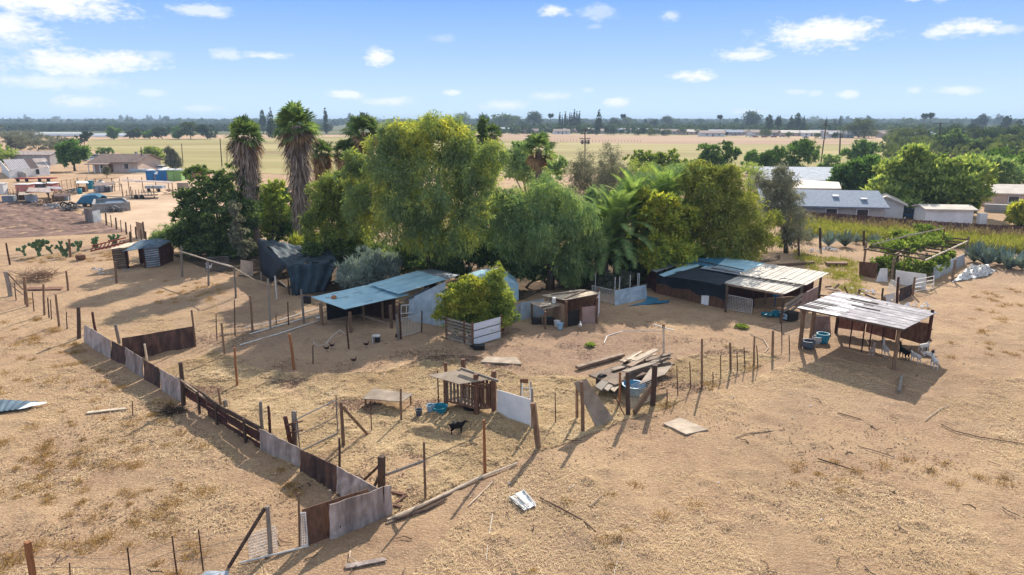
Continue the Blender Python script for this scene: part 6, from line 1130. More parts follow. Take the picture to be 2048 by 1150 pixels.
def heap(label, spots, m, name, cat, s=.5, n=16, kind=None):
    b = MB(); P0 = gz(*spots[0])
    for x, y in spots:
        P = gz(x, y)
        for _ in range(n):
            c = P + Vector((rn.gauss(0, s), rn.gauss(0, s * .8), rn.uniform(.08, .4) * s * 1.2)); r_ = rn.uniform(.2, .5) * s; d = [Vector((rn.gauss(0, 1), rn.gauss(0, 1), rn.gauss(0, .5))).normalized() * r_ for _ in range(4)]; q = [c + d[0], c + d[1], c - d[0] * .8, c - d[1] * 1.1]
            for p in q: p.z = max(p.z, .03)
            b.add(q + [c + Vector((0, 0, r_ * .6))], [(0,1,4),(1,2,4),(2,3,4),(3,0,4),(3,2,1,0)])
    return b.one(name, M[m], P0, label, cat, kind=kind)
A, B, Cc, D = gz(1905,565), gz(1972,552), gz(1992,540), gz(1935,541); nu, nv = 34, 18
P_ = [[L2(L2(A, B, u / nu), L2(D, Cc, u / nu), v / nv) + Vector((.3 * (rn.random() - .5), .3 * (rn.random() - .5), .04 + (.75 * float(vnoise(np.array(u * .35), np.array(v * .5), 9)) + .25 * rn.random()) * min(1, 4 * min(u / nu, 1 - u / nu, v / nv, 1 - v / nv)))) for v in range(nv + 1)] for u in range(nu + 1)]
MB().sheet(P_, .01).one('plastic_heap', M['plastic_white'], A, 'crumpled white plastic sheeting heaped right of the pergola', 'plastic sheeting')
heap('white rubble strewn beside the left agaves', [(1655,498),(1672,502),(1625,503)], 'paper', 'white_rubble', 'rubble', .45, kind='stuff'); heap('pale rubbish scattered behind the goat shelter', [(1820,612),(1850,613),(1735,585),(1728,595)], 'paper', 'white_rubble', 'rubbish', .45, 10, 'stuff')
MB().beam(gz(1556,530,.12), gz(1628,525,.12), .25, .2).one('fallen_log', M['post'], gz(1556,530), 'long fallen trunk behind the big barn', 'log'); P = gz(1672, 531); MB().quad(P + Vector((-1,-.25,.3)), P + Vector((1,-.35,.3)), P + Vector((.9,.35,.32)), P + Vector((-.9,.4,.32)), .3).one('feed_trough', M['wood_brown'], P, 'old wooden trough in the weedy yard behind the barn', 'trough')
random.seed(12)
for i in range(9): P = gz(1650 + i * 17 + random.uniform(-5, 5), 575 + i * 5 + random.uniform(-4, 4)); MB().beam(P + Z * .1, P + Vector((random.uniform(-1.4, 1.4), random.uniform(-.3, .3), random.uniform(.2, .9))), random.uniform(.08, .16)).one('scrap_beam', M[['post_dark','wood','wood_pale'][i % 3]], P, ['dark leaning scrap beam between the barn and the goat shelter','grey leaning scrap beam between the barn and the goat shelter','pale leaning scrap beam between the barn and the goat shelter'][i % 3], 'beam', 'scrap beams between barn and shelter')
MB().beam(gz(1638,590,.9), gz(1712,601,.9), .1).tube(gz(1640,591), gz(1640,591,1.0), .06).tube(gz(1710,601), gz(1710,601,1.0), .06).one('rail', M['post_dark'], gz(1640,591), 'dark horizontal rail behind the goat shelter roof', 'rail')
# agaves
def agave(px, py, R_, label, seed):
    P = gz(px, py); rn = np.random.default_rng(seed); V = []
    for i in range(30):
        el = R(rn.uniform(25, 80)); az = i * 2.4; d = np.array([math.cos(az) * math.cos(el), math.sin(az) * math.cos(el), math.sin(el)]); s = np.cross(d, [0, 0, 1.0]); s /= np.linalg.norm(s); L = R_ * rn.uniform(.8, 1.1); p = np.array(P) + [0, 0, .02]
        for a, b_, w0, w1 in ((0, .5, .05, .075), (.5, 1, .075, .008)): V += [p + d * L * a - s * w0 * R_, p + d * L * a + s * w0 * R_, p + d * L * b_ + s * w1 * R_, p + d * L * b_ - s * w1 * R_]
    t = thing('agave', P, label, 'agave'); V = np.array(V); obj_np('leaf_rosette', V, np.arange(len(V)).reshape(-1, 4), M['agave'], t)
for i, a in enumerate([(1617,484,1.6,'single agave at the left end of the agave row'),(1657,492,1.9,'tall agave right of the dark post'),(1690,493,2.0,'broad agave behind the weedy yard'),(1745,492,1.6,'agave beside the dark post at the pergola'),(1948,523,2.2,'first agave right of the pergola'),(1972,530,2.2,'tall agave above the white plastic heap'),(1998,528,2.1,'agave between two others near the right edge'),(2018,537,2.1,'large agave near the right picture edge'),(2044,538,2.0,'agave cut by the right picture edge'),(1712,486,1.2,'small agave left of the dark pergola post'),(1960,512,1.6,'rear agave behind the first one right of the pergola')]): agave(*a, seed=i)
# shade netting tent
t = thing('shade_tent', gz(625, 597), 'big tent of dark blue green shade netting', 'tent'); BL, BR, FR, FL, RIG = gz(516,477,2.9), gz(659,500,2.7), gz(675,523,2.5), gz(574,531,2.45), None
nu, nv = 30, 20; P_ = [[L2(L2(BL, BR, u / nu), L2(FL, FR, u / nu), v / nv) + Z * ((vnoise(np.array(u * .45), np.array(v * .5), 3) - .5) * .45 - .35 * math.sin(math.pi * u / nu) * math.sin(math.pi * v / nv) * .6) for v in range(nv + 1)] for u in range(nu + 1)]
MB().sheet([r[::-1] for r in P_], .015).build('roof_net', M['shade'], t, smooth=True); gl, gr = gz(583,591), gz(648,584)
P_ = [[L2(L2(FL, FR, u / nu), L2(gl, gr, u / nu), v / nv) + Vector((0, .30 * (float(vnoise(np.array(u * .5), np.array(v * .12), 5)) - .5) + .12 * math.sin(u * .8), 0)) for v in range(nv + 1)] for u in range(nu + 1)]; MB().sheet(P_, .015).build('front_net', M['shade'], t, smooth=True)
g2 = gz(662, 560); P_ = [[L2(L2(FR, BR, u / 5), L2(gr, g2, u / 5), v / 5) + Vector((.1 * math.sin(u * 2), 0, 0)) for v in range(6)] for u in range(6)]; MB().sheet(P_, .015).build('side_net', M['tarp_dark'], t, smooth=True)
g3, g4 = gz(522,545), gz(545,563); P_ = [[L2(L2(BL, FL, u / 6), L2(g3, g4, u / 6), v / 5) + Vector((.08 * math.sin(u * 2.2), 0, 0)) for v in range(6)] for u in range(7)]; MB().sheet(P_, .015).build('torn_flap', M['tarp_dark'], t, smooth=True)
for p, g in ((BL, gz(518,535)), (BR, g2), (FR, gz(668,575)), (FL, gz(578,590))): MB().tube(Vector((p.x, p.y, 0)), p - Z * .02, .06, n=6).build('pole', M['post_dark'], t)
MB().quad(gz(556,562), gz(574,575), gz(574,575,1.0), gz(560,562,1.2), .05).build('inner_board', M['wood_pale'], t)
MB().tube(BR, at(722, 510, BR.y), .025, n=5).one('taut_rope', M['plastic_white'], BR, 'pale rope running right from the netting tent', 'rope')
MB().tube(gz(554,598), at(550, 552, gz(554,598).y), .05, .07, 7).one('white_pipe', M['plastic_white'], gz(554,598), 'upright white pipe before the netting tent opening', 'pipe')
# slatted coop
t = thing('slatted_coop', gz(262, 537), 'low slatted coop with patched tin roof and dark mouth', 'coop'); a, c, d_, e = gz(230,539), gz(257,536), gz(292,536), gz(321,532); 
for (p, q, m) in ((a, c, 'wood_pale'), (d_, e, 'tin_grey')):
    for i in range(9): z0 = .05 + i * .22; MB().quad(p + Z * z0, q + Z * z0, q + Z * (z0 + .15), p + Z * (z0 + .15), .04).build('slat', M[m if m == 'tin_grey' else 'wood'], t)
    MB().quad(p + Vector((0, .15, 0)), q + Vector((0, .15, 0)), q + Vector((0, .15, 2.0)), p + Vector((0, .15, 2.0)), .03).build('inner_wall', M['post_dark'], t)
b = MB(); bk = Vector((0, 2.6, 0)); b.quad(c + bk * .8, d_ + bk * .8, d_ + bk * .8 + Z * 1.8, c + bk * .8 + Z * 1.8, .05); b.quad(a, a + bk, a + bk + Z * 1.9, a + Z * 2.0, .05); b.quad(e + bk, e, e + Z * 1.9, e + bk + Z * 1.9, .05); b.build('rear_wall', M['wood_red'], t)
MB().quad(a + Z * 2.05 + Vector((-.2,-.2,0)), c + Z * 2.05 + Vector((0,-.2,0)), c + bk + Z * 2.1, a + bk + Z * 2.1, .05, 3, 2, .02).build('roof_board', M['wood_pale'], t); MB().quad(c + Z * 1.85 + Vector((-.1,-.6,-.1)), d_ + Z * 1.95 + Vector((0,-.4,0)), d_ + bk + Z * 2.4, c + bk + Z * 2.3, .03, 4, 3, .05).build('roof_tin', M['tin_dark'], t); MB().quad(d_ + Z * 2.0 + Vector((0,-.1,0)), e + Z * 1.9 + Vector((.15,-.1,0)), e + bk + Z * 2.1, d_ + bk + Z * 2.45, .03, ncorr=5, corr=.02).build('roof_tin', M['tin_dark'], t)
for p in (c, d_): MB().beam(p + Vector((0,-.1,-.1)), p + Vector((0,-.1,1.85)), .12).build('post', M['wood_red'], t)
P = gz(185, 507); t = thing('red_frame', P, 'rusty red lattice farm implement lying beside the slatted coop', 'implement'); A, B = gz(182,508), gz(250,497); 
for z, o in ((.3, 0), (.8, .4), (.3, 1.0)): MB().beam(A + Vector((0, o, z)), B + Vector((0, o, z + .35)), .12).build('beam', M['red_iron'], t)
b = MB(); [b.beam(L2(A, B, i / 9) + Z * .3, L2(A, B, (i + .6) / 9) + Vector((0, .4, .9)), .07) for i in range(9)]; b.build('lattice', M['red_iron'], t)
mesh_gate('grey wire panel standing behind the pole rail', (412,545), (456,541), (456,513), (414,515), 16, 9, 'steel_dark', .01, .03, 'livestock_fence')
panel([(480,550),(506,553),(505,523),(481,520)], 'ply', 'olive tan board standing by the netting tent', .02)
t = thing('yard_gate', gz(275, 475), 'tan board gate in the trough fence', 'gate'); A, B = gz(275,474), gz(290,478); MB().quad(A, B, B + Z * 1.9, A + Z * 1.9, .05).build('board', M['ply_tan'], t); MB().beam(B, B + Z * 2.1, .12).build('post', M['post_dark'], t)
# ------------------------------------------------------------------ hutch, trailer, loose things
t = thing('slatted_hutch', gz(955, 828), 'upright slatted wooden hutch with tilted plywood roof', 'hutch'); a, b_, c, d_ = gz(892,812), gz(953,828), gz(988,826), gz(928,804)
T_ = lambda p, y: hz(p, y)
for p, ty, w in ((a, 760, .17), (b_, 748, .2), (c, 742, .2), (d_, 718, .18), (gz(893,800), 725, .12)): MB().beam(p - Z * .1, Vector((p.x, p.y, T_(p, ty))), w).build('post', M['wood_brown'], t)
hA, hB = 1.45, 1.55
for i in range(8): p = L2(a, b_, .06 + i * .115); MB().beam(p + Z * .28, p + Z * hA, .115, .04).build('slat', M['wood'], t)
for i in range(6): p = L2(b_, c, .1 + i * .16); MB().beam(p + Z * .25, p + Z * hB, .11, .04).build('side_slat', M['wood_brown'], t)
for i in range(8): p = L2(d_, c, .06 + i * .12); MB().beam(p + Z * .25, p + Z * 1.6, .13, .04).build('rear_slat', M['post_dark'], t)
for p, q in ((a, b_), (b_, c), (d_, c), (a, d_)):
    for z in (.3, 1.4): MB().beam(p + Z * z, q + Z * z, .07, .1).build('rail', M['wood_brown'], t)
MB().quad(a + Z * .3, b_ + Z * .3, c + Z * .3, d_ + Z * .3, .05).build('floor', M['wood'], t)
A, B, Cc, D = gz(918,768,1.75), gz(990,757,1.85), gz(922,738,1.95), gz(856,750,1.85); MB().quad(A, B, Cc, D, .03, 4, 4, .01).build('roof', M['ply'], t)
MB().beam(gz(922,737,2.1), gz(996,762,1.95), .09, .12).build('top_rail', M['post_grey'], t); p = gz(877, 808); MB().tube(p, Vector((p.x, p.y, 1.8)), .035, n=5).build('prop', M['tpost'], t)
panel([(993,828),(1060,851),(1062,800),(994,780)], 'sheet_white', 'white sheet fixed between the hutch and the thick grey brown post', .008)
post(1064, 855, 1064, 776, 5.5, 'post_grey', 'grey post at the right end of the white hutch sheet')
P = gz(944, 818); MB().lathe([(.02,0),(.3,0),(.36,.14),(.25,.2),(.02,.2)], P, 9, 1.3).one('dark_rag', M['black'], P, 'dark bundle under the slatted hutch', 'bundle')
P = gz(775, 797); A, B, Cc, D = [gz(x, y, z) for x, y, z in ((724,797,.45),(804,803,.5),(827,787,.55),(747,776,.5))]; t = thing('plywood_table', gz(741,860), 'weathered plywood sheet propped flat above the straw', 'plywood sheet'); MB().quad(A, B, Cc, D, .035, 3, 3, .01).build('top', M['ply'], t)
for p in (A.lerp(Cc, .06), B.lerp(D, .06), Cc.lerp(A, .06), D.lerp(B, .06)): MB().beam(Vector((p.x, p.y, -.05)), p - Z * .03, .07).build('leg', M['post'], t)
for pts, z, m, lab in [([(961,723),(1043,728),(1033,714),(973,713)],.10,'ply','grey board lying flat on the ground before the crate'),([(1326,846),(1372,868),(1417,858),(1360,835)],.07,'ply','straw covered board lying flat in front of the thick posts'),([(692,1136),(774,1120),(768,1114),(690,1128)],.05,'sheet_light','narrow pale board lying in front of the front corner'),([(172,826),(255,817),(250,814),(176,822)],.06,'wood_pale','thin pale board lying outside the metal wall'),([(50,579),(92,578),(90,573),(58,574)],.08,'wood_brown','brown board flat on the ground by the brush pile'),([(88,579),(122,578),(126,573),(96,573)],.08,'wood_brown','second brown board flat beside the first by the brush pile'),([(1022,1147),(1028,1149),(1034,1146),(1026,1144)],.03,'wood','tiny wood offcut at the bottom edge')]:
    A, B, Cc, D = [gz(x, y, z) for x, y in pts]; MB().quad(A, B, Cc, D, z - .005, 4, 2, .01).one('flat_board', M[m], A, lab, 'board')
MB().beam(gz(1154,735,.12), gz(1246,709,.12), .3, .16).one('thick_plank', M['wood'], gz(1154,735), 'long thick plank lying on the churned yard', 'plank')
A, B, Cc, D = [gz(x, y, z) for x, y, z in ((1017,995,.06),(1048,1019,.05),(1073,1010,.06),(1047,980,.1))]; t = thing('white_tin_sheet', A, 'bent white tin sheet lying in the right foreground', 'tin sheet'); MB().quad(A, B, Cc, D, .02, 6, 4, .03, seed=2).build('sheet', M['sheet_white'], t)
b = MB(); [b.beam(L2(A, D, f) + Z * .05, L2(B, Cc, f) + Z * .05, .06, .03) for f in (.02, .38, .95)]; b.build('fold', M['steel_dark'], t)
A, B, Cc, D = [gz(x, y, z) for x, y, z in ((-30,826,.12),(48,817,.1),(78,803,.14),(-30,797,.2))]; t = thing('blue_tin_sheet', A, 'bluish tin sheet lying at the left picture edge', 'tin sheet'); MB().quad(A, B, Cc, D, .02, ncorr=7, corr=.02).build('sheet', M['tin_dark'], t); MB().quad(gz(36,818,.14), gz(90,807,.12), gz(94,803,.16), gz(60,805,.2), .02, 4, 2, .02).build('bent_edge', M['sheet_white'], t)
P = gz(425, 1146); MB().quad(gz(400,1152,.04), gz(458,1150,.04), gz(456,1141,.05), gz(412,1142,.05), .02, 4, 2, .01).one('pale_tin_sheet', M['tin_grey'], P, 'pale tin sheet at the bottom edge under the dark brace', 'tin sheet')
def basin(px, py, r1, r2, h, m, label, nm, n=16, handle=False):
    P = gz(px, py); t = thing(nm, P, label, nm.split('_')[-1]); MB().lathe([(r1,0),(r2,h),(r2+.02,h),(r2+.02,h+.02),(r2-.03,h+.02),(r1-.03,.04),(.01,.04)], P, n).build('body', M[m], t)
    if handle: MB().path([P + Vector((r2 * math.cos(a * .3142), 0, h + r2 * .9 * math.sin(a * .3142))) for a in range(11)], .012, 5).build('handle', M['steel_dark'], t)
basin(838, 832, .13, .17, .33, 'plastic_grey', 'dark grey bucket left of the slatted hutch', 'bucket', handle=True); basin(861.5, 824, .16, .2, .36, 'plastic_pale', 'pale blue bucket beside the turquoise tub', 'bucket', handle=True)
basin(879, 822, .34, .40, .25, 'plastic_blue', 'flat turquoise tub against the slatted hutch', 'tub')
t = thing('wash_tub', gz(1267, 792), 'large blue wash tub behind the dark thick post', 'tub'); MB().lathe([(.36,.15),(.58,.62),(.62,.62),(.62,.66),(.55,.66),(.33,.2),(.01,.2)], gz(1267,792), 20).build('body', M['tarp_blue'], t)
b = MB(); [b.beam(gz(1267,792) + Vector((.4 * math.cos(a), .4 * math.sin(a), 0)), gz(1267,792) + Vector((.3 * math.cos(a), .3 * math.sin(a), .4)), .05) for a in (0.5, 2.1, 3.7, 5.2)]; b.build('stand', M['post'], t)
# lumber trailer
P = gz(1280, 780); t = thing('lumber_trailer', P, 'low trailer loaded with grey planks behind the dark posts', 'trailer'); bx, by = gz(1205, 782), gz(1330, 737); dx = (by - bx).normalized(); dy = Vector((-dx.y, dx.x, 0)); O = bx.lerp(by, .5)
MB().box(O + dy * .2 + Z * .5, ((by - bx).length * .95, 1.9, .12), math.atan2(dx.y, dx.x)).build('bed', M['wood'], t); rn = random.Random(6)
for i in range(17):
    u = rn.uniform(-2.0, .9); L = rn.uniform(1.4, 2.6); c = O + dx * u + dy * rn.uniform(-.7, 1.1) + Z * (.60 + .03 * i); an = math.atan2(dx.y, dx.x) + rn.uniform(-.25, .25); MB().box(c + Vector((math.cos(an), math.sin(an), 0)) * L / 2, (L, rn.uniform(.12, .4), .05), an).build('plank', M[['wood_pale','wood','ply','wood'][i % 4]], t)
MB().quad(*[gz(x, y, z) for x, y, z in ((1278,768,.85),(1330,748,.95),(1345,730,1.0),(1300,738,1.0))], .04, 3, 2, .02).build('loose_sheet', M['ply'], t)
for i in range(3): MB().quad(*[gz(x + i * 13, y + i * 1.5, .55 - .05 * i) for x, y in ((1190,772),(1203,780),(1232,748),(1222,742))], .05).build('ramp_board', M['post_grey' if i < 2 else 'wood_pale'], t)
for px, py, r_ in ((1204,760,.36),(1254,733,.34),(1302,765,.34)): p = gz(px, py, r_) ; MB().tube(p - dy * .12, p + dy * .12, r_, n=16).build('wheel', M['rubber'], t)
A = gz(1192,853); MB().quad(A, gz(1230,842), at(1172,757,gz(1192,853).y + .55), at(1149,765,gz(1192,853).y + .5), .06, 3, 5, .01).one('leaning_board', M['ply'], A, 'big grey brown board leaning on the twin posts', 'board')
b = MB(); b.beam(gz(1268,826,.1), at(1306,768,gz(1306,808).y), .12, .35); b.one('brace_plank', M['post'], gz(1268,826), 'wide plank propped against the very thick square post', 'plank')
t = thing('wire_mesh', gz(1262, 828), 'loose wire netting hung between the dark post and the square post', 'wire mesh'); A, B = gz(1258,828), gz(1304,810); MB().wire(A + Z * .3, B + Z * .3, B + Z * 1.5, A + Z * 1.5, 16, 12, .004).build('wire_grid', M['steel_dark'], t)
P = gz(1052, 795); t = thing('mini_cart', P, 'small white frame cart with brown backrest right of the hutch', 'cart'); MB().box(P + Vector((-.1, .35, .78)), (.42, .08, .22)).build('backrest', M['wood_brown'], t); b = MB(); [b.tube(P + Vector((x, -.4, .1)), P + Vector((x * .9, .35, .7)), .03, n=5) for x in (-.22, .22)]; [b.tube(P + Vector((-.22, y, .1 + (y + .4) * .8)), P + Vector((.22, y, .1 + (y + .4) * .8)), .025, n=5) for y in (-.3, -.1, .1)]; b.build('frame', M['steel'], t)
for s in (-.25, .25): MB().beam(P + Vector((s, .35, 0)), P + Vector((s, .35, .7)), .06).build('leg', M['post_dark'], t)
# standpipe post with bar
t = thing('standpipe', gz(1328, 734), 'tall thin post with a crossbar tap behind the lumber trailer', 'standpipe'); p = gz(1328,734); q = at(1327,652,p.y); MB().tube(p - Z * .1, q, .06, n=7).build('post', M['wood_pale'], t); MB().box(q, (.14, .1, .22)).build('head', M['wood_brown'], t); k = mpp(q); MB().path([q + Vector((-20 * k, 0, .1)), q + Vector((0, 0, -.1)), q + Vector((22 * k, 0, -.28))], .035, 5).build('arm', M['plastic_white'], t)
# poles and pipes on the ground
def stick(pts, r, m, label, name='stick', cat=None, z=None, group=None):
    P = [gz(x, y, (z if z is not None else r)) for x, y in pts]; b = MB(); b.path(P, [r] * (len(P) - 1) + [r * .7], 6); return b.one(name, M[m], P[0], label, cat or name.replace('_', ' '), group)
stick([(775,1040),(860,1003),(952,958),(1034,926)], .055, 'wood_pale', 'long pale pole on the ground along the front fence line', 'fallen_pole', 'pole'); stick([(772,1048),(845,1012),(905,984)], .05, 'wood', 'shorter grey pole beside the long pale one', 'fallen_pole', 'pole'); stick([(778,1042),(850,1020),(893,998)], .06, 'post_dark', 'dark pole lowest of the bundle by the front corner', 'fallen_pole', 'pole')
b = MB(); b.beam(gz(784,984,.05), gz(812,990,.05), .12, .07); b.beam(gz(812,990,.05), gz(790,1008,.05), .12, .07); b.beam(gz(788,1010,.05), gz(803,1014,.05), .12, .06); b.one('bent_boards', M['wood_brown'], gz(784,984), 'zigzag of short boards right of the thick corner post', 'boards')
stick([(1080,995),(1125,1018),(1165,1040),(1191,1062)], .032, 'post', 'long curved brown branch in the right foreground', 'branch'); stick([(1471,876),(1490,868),(1570,859)], .022, 'wood', 'long thin curved stick on the sand at the right', 'branch'); stick([(1882,848),(1910,862),(1960,874),(2050,888)], .028, 'post', 'long curved stick reaching the right picture edge', 'branch'); stick([(1635,917),(1660,925),(1715,942)], .03, 'post_dark', 'forked dark branch on the open sand', 'branch')
stick([(1675,825),(1720,838),(1755,860)], .022, 'post_dark', 'curved dark stick left of the shelter shadow tip', 'branch'); stick([(1850,840),(1880,818),(1900,810)], .022, 'wood_pale', 'pale hooked stick right of the shelter shadow', 'branch'); stick([(1716,892),(1755,903),(1788,914)], .02, 'wood', 'thin brown stick above the forked dark branch', 'branch'); stick([(985,1028),(978,1070),(972,1120)], .008, 'plastic_white', 'thin white cord trailing on the sand', 'cord', 'cord'); stick([(1246,1080),(1230,1140),(1228,1150)], .007, 'plastic_white', 'second thin white cord near the bottom edge', 'cord', 'cord')
stick([(937,1011),(990,959)], .025, 'wood_pale', 'straight pale stick by the tall reddish post shadow', 'stick'); stick([(1180,1013),(1204,991)], .03, 'wood', 'short straight stick right of the white tin sheet', 'stick')
for i, pts in enumerate([[(500,668),(560,650),(640,628)],[(480,690),(555,668),(640,640)],[(490,655),(560,640),(640,615)],[(440,670),(500,662),(560,652)]]): stick(pts, .045, 'plastic_white' if i < 3 else 'wood_pale', ['white irrigation pipe nearest the wire fence post','front white irrigation pipe in the shade','rear white irrigation pipe leading to the blue roof','pale pole beside the irrigation pipes'][i], 'irrigation_pipe', 'pipe')
t_ = gz(626,694); b = MB(); b.path([at(626,683,t_.y), at(635,692,t_.y), at(650,690,t_.y + .5), at(664,672,t_.y + 1.3), at(680,660,t_.y + 1.5), at(690,668,t_.y + 1.4)], .022, 5); b.one('rope_loop', M['plastic_white'], t_, 'pale rope swagged between stakes in the chicken yard', 'rope')
stick([(1208,686),(1214,672),(1245,662),(1330,660)], .03, 'plastic_white', 'pale hose curving on the churned yard', 'garden_hose', 'hose')
for x in ((1515,690),(1523,683)): pass
stick([(1500,668),(1528,680),(1537,695),(1530,704)], .03, 'wood_pale', 'curved pale hose end near the last wooden posts', 'garden_hose', 'hose')
random.seed(77)
for i in range(90):
    x, y = (random.uniform(60, 2040), random.uniform(640, 1145)); 
    if 620 < x < 900 and y < 680: continue
    P = gz(x, y, .03); a = random.uniform(0, 6.28); L = random.uniform(.15, .75); m = ['post_dark','post','wood_pale','wood'][i % 4]
    b = MB(); b.path([P, P + Vector((math.cos(a) * L * .5, math.sin(a) * L * .5, .03)), P + Vector((math.cos(a + .4) * L, math.sin(a + .4) * L, .0))], [.022, .018, .012], 5)
    b.one('twig', M[m], P, {'post_dark':'short dark twig lying on the dry ground','post':'short brown twig lying on the dry ground','wood_pale':'short pale twig lying on the dry ground','wood':'short grey twig lying on the dry ground'}[m], 'twig', 'twigs scattered over the dry ground')
for i in range(40):
    x, y = random.uniform(100, 2000), random.uniform(640, 1120); P = gz(x, y, .0); r_ = random.uniform(.018, .05); b = MB(); b.lathe([(r_*.6,0),(r_,r_*.5),(r_*.6,r_*.9),(.005,r_)], P, 6, random.uniform(.7, 1.6)); m = ['paper','black','concrete'][i % 3]
    b.one('litter_scrap', M[m], P, {'paper':'small white scrap of litter on the ground','black':'small black lump of litter on the ground','concrete':'small grey stone on the ground'}[m], 'litter', 'litter and stones on the ground')
for x, y, lab in ((660,787,'crumpled white bag beyond the pipe gate'),(524,770,'small white rag left of the thicker orange post'),(620,970,None)):
    if lab: heap(lab, [(x, y)], 'paper', 'crumpled_bag', 'bag', .12, 8)
heap('black rag with a blue glint at the foot of the dark wall panel', [(617,970)], 'black', 'dark_rag', 'rag', .16, 10); heap('white sacks beside the slatted coop', [(195,538),(200,543),(206,548)], 'paper', 'white_sacks', 'sacks', .35, 10); heap('pale blue bag at the slatted coop corner', [(248,541)], 'plastic_pale', 'crumpled_bag', 'bag', .25, 8); heap('white bag by the brown post in front of the slatted coop', [(229,560)], 'paper', 'crumpled_bag', 'bag', .2, 8)
P = gz(162, 520); MB().lathe([(.3,0),(.4,.3),(.36,.55),(.02,.58)], P, 10, 1.3).one('brown_drum', M['wood_brown'], P, 'brown cut drum on the ground before the cactus row', 'drum'); P = gz(753, 684); t = thing('feeder', P, 'small white chicken feeder box in the shade', 'feeder'); MB().box(P + Vector((0, 0, .42)), (.5, .4, .07)).box(P + Vector((-.2, 0, .2)), (.08, .36, .4)).build('frame', M['plastic_white'], t); MB().box(P + Vector((.08, 0, .2)), (.3, .32, .3)).build('trough', M['black'], t)
for x, y, lab, m in ((1097,648,'black trough inside the coop lean to','black'),(1073,647,'second black trough in the lean to shade','black'),(1097,646,'blue tub under the coop lean to','plastic_blue'),(1114,653,'white bucket beside the coop post','plastic_white'),(1120,658,'pale blue bucket in front of the coop wall','plastic_pale')):
    P = gz(x, y); (MB().box(P + Z * .2, (.7, .45, .4)).box(P + Z * .41, (.76, .5, .04)) if m == 'black' else MB().lathe([(.16,0),(.22,.42),(.25,.42),(.2,.4),(.14,.06),(.01,.06)], P, 12)).one('feed_trough' if m == 'black' else 'bucket', M[m], P + (Vector((.01, 0, 0))), lab, 'trough' if m == 'black' else 'bucket')
P = gz(615, 606); MB().box(P + Z * .25, (.5, .4, .5)).box(P + Z * .52, (.54, .44, .04)).one('black_box', M['black'], P, 'black box on the ground before the netting tent', 'box')
# brush, weeds in the yard
def brush(label, px, py, w, h, n, m, L, name='brush_pile', cat='brush pile', seed=1):
    P = gz(px, py); k = mpp(P); r = random.Random(seed); b = MB()
    for _ in range(n): c = P + Vector((r.gauss(0, w * k * .35), r.gauss(0, w * k * .22), r.uniform(0, h * k * .6))); d = Vector((r.gauss(0, 1), r.gauss(0, .7), r.uniform(-.05, .7))).normalized() * L * r.uniform(.5, 1.2); b.tube(c, c + d, .018, .008, 4)
    return b.one(name, M[m], P, label, cat)
brush('pile of grey brown brush in the upper left yard', 76, 560, 46, 20, 240, 'post', 1.3); brush('dry branches between the metal wall and the inner sheet', 290, 712, 16, 26, 46, 'post_dark', .9, seed=2); brush('dark twigs at the foot of the stout dark post', 345, 826, 26, 12, 160, 'post_dark', .5, seed=3)
t_ = [(1482,655,1.0,'bright green lettuce heap at the edge of the barn shadow'),(1180,692,.55,'small green weed tuft on the churned yard')]
for x, y, s, lab in t_:
    P = gz(x, y); v, f = crown_arrays([(P.x, P.y, .12 * s, .45 * s, .3 * s, .16 * s)], 500, .16, .12, 0, 3, .4, 10); v[:, 2] = np.maximum(v[:, 2] - .2, .02); tt = thing('green_weeds', P, lab, 'weeds'); obj_np('leaves', v, f, M['vine'], tt)
# ------------------------------------------------------------------ animals
def skin_mesh(name, verts, edges, m, parent, root=0, sub=2):
    base = base_of(parent); me = bpy.data.meshes.new(name); me.from_pydata([v[:3] for v in verts], edges, []); o = bpy.data.objects.new(name, me); lnk(o)
    sk = o.modifiers.new('skin', 'SKIN'); sk.use_smooth_shade = True; lay = me.skin_vertices[0].data
    for i, v in enumerate(verts): lay[i].radius = (v[3], v[4] if len(v) > 4 else v[3]); lay[i].use_root = (i == root)
    o.modifiers.new('sub', 'SUBSURF').levels = sub; o.modifiers['sub'].render_levels = sub
    C.view_layer.update(); dg = C.evaluated_depsgraph_get(); nm = bpy.data.meshes.new_from_object(o.evaluated_get(dg)); o.modifiers.clear(); o.data = nm; nm.materials.clear(); nm.materials.append(m); o.parent = parent; return o
def goat_mat(name, body, head, xsplit):    # coat patches by where they sit on the animal
    m = mat(name, body, tuple(max(0, c - 14) for c in body), 9, rnd=0); t = m.node_tree; N = t.nodes; K = t.links; b = N['Principled BSDF']; src = b.inputs['Base Color'].links[0].from_socket
    tc = N.new('ShaderNodeTexCoord'); sp = N.new('ShaderNodeSeparateXYZ'); K.new(tc.outputs['Object'], sp.inputs[0]); g = N.new('ShaderNodeMath'); g.operation = 'GREATER_THAN'; g.inputs[1].default_value = xsplit; K.new(sp.outputs[0], g.inputs[0]); mx = N.new('ShaderNodeMix'); mx.data_type = 'RGBA'; K.new(g.outputs[0], mx.inputs[0]); K.new(src, mx.inputs[6]); mx.inputs[7].default_value = lin(head); K.new(mx.outputs[2], b.inputs['Base Color']); return m
M['goat_white'] = goat_mat('white goat coat', (206,198,190), (206,198,190), 9); M['goat_pink'] = goat_mat('sandy goat coat', (186,160,144), (180,150,134), .35); M['goat_black'] = goat_mat('black goat coat', (20,18,18), (24,20,20), 9)
M['goat_head'] = goat_mat('white goat coat with dark head', (210,204,198), (36,28,26), .36); M['goat_brown'] = goat_mat('white goat coat with brown head', (206,198,188), (110,78,58), .36); M['hen_dark'] = mat('dark hen feathers', (34,20,18), (58,32,24), 12); M['hen_white'] = mat('white hen feathers', (206,204,200), (226,224,220), 12); M['comb'] = mat('red comb', (150,34,30), (170,44,38), 9); M['horn'] = mat('horn', (84,72,62), (110,96,84), 9)
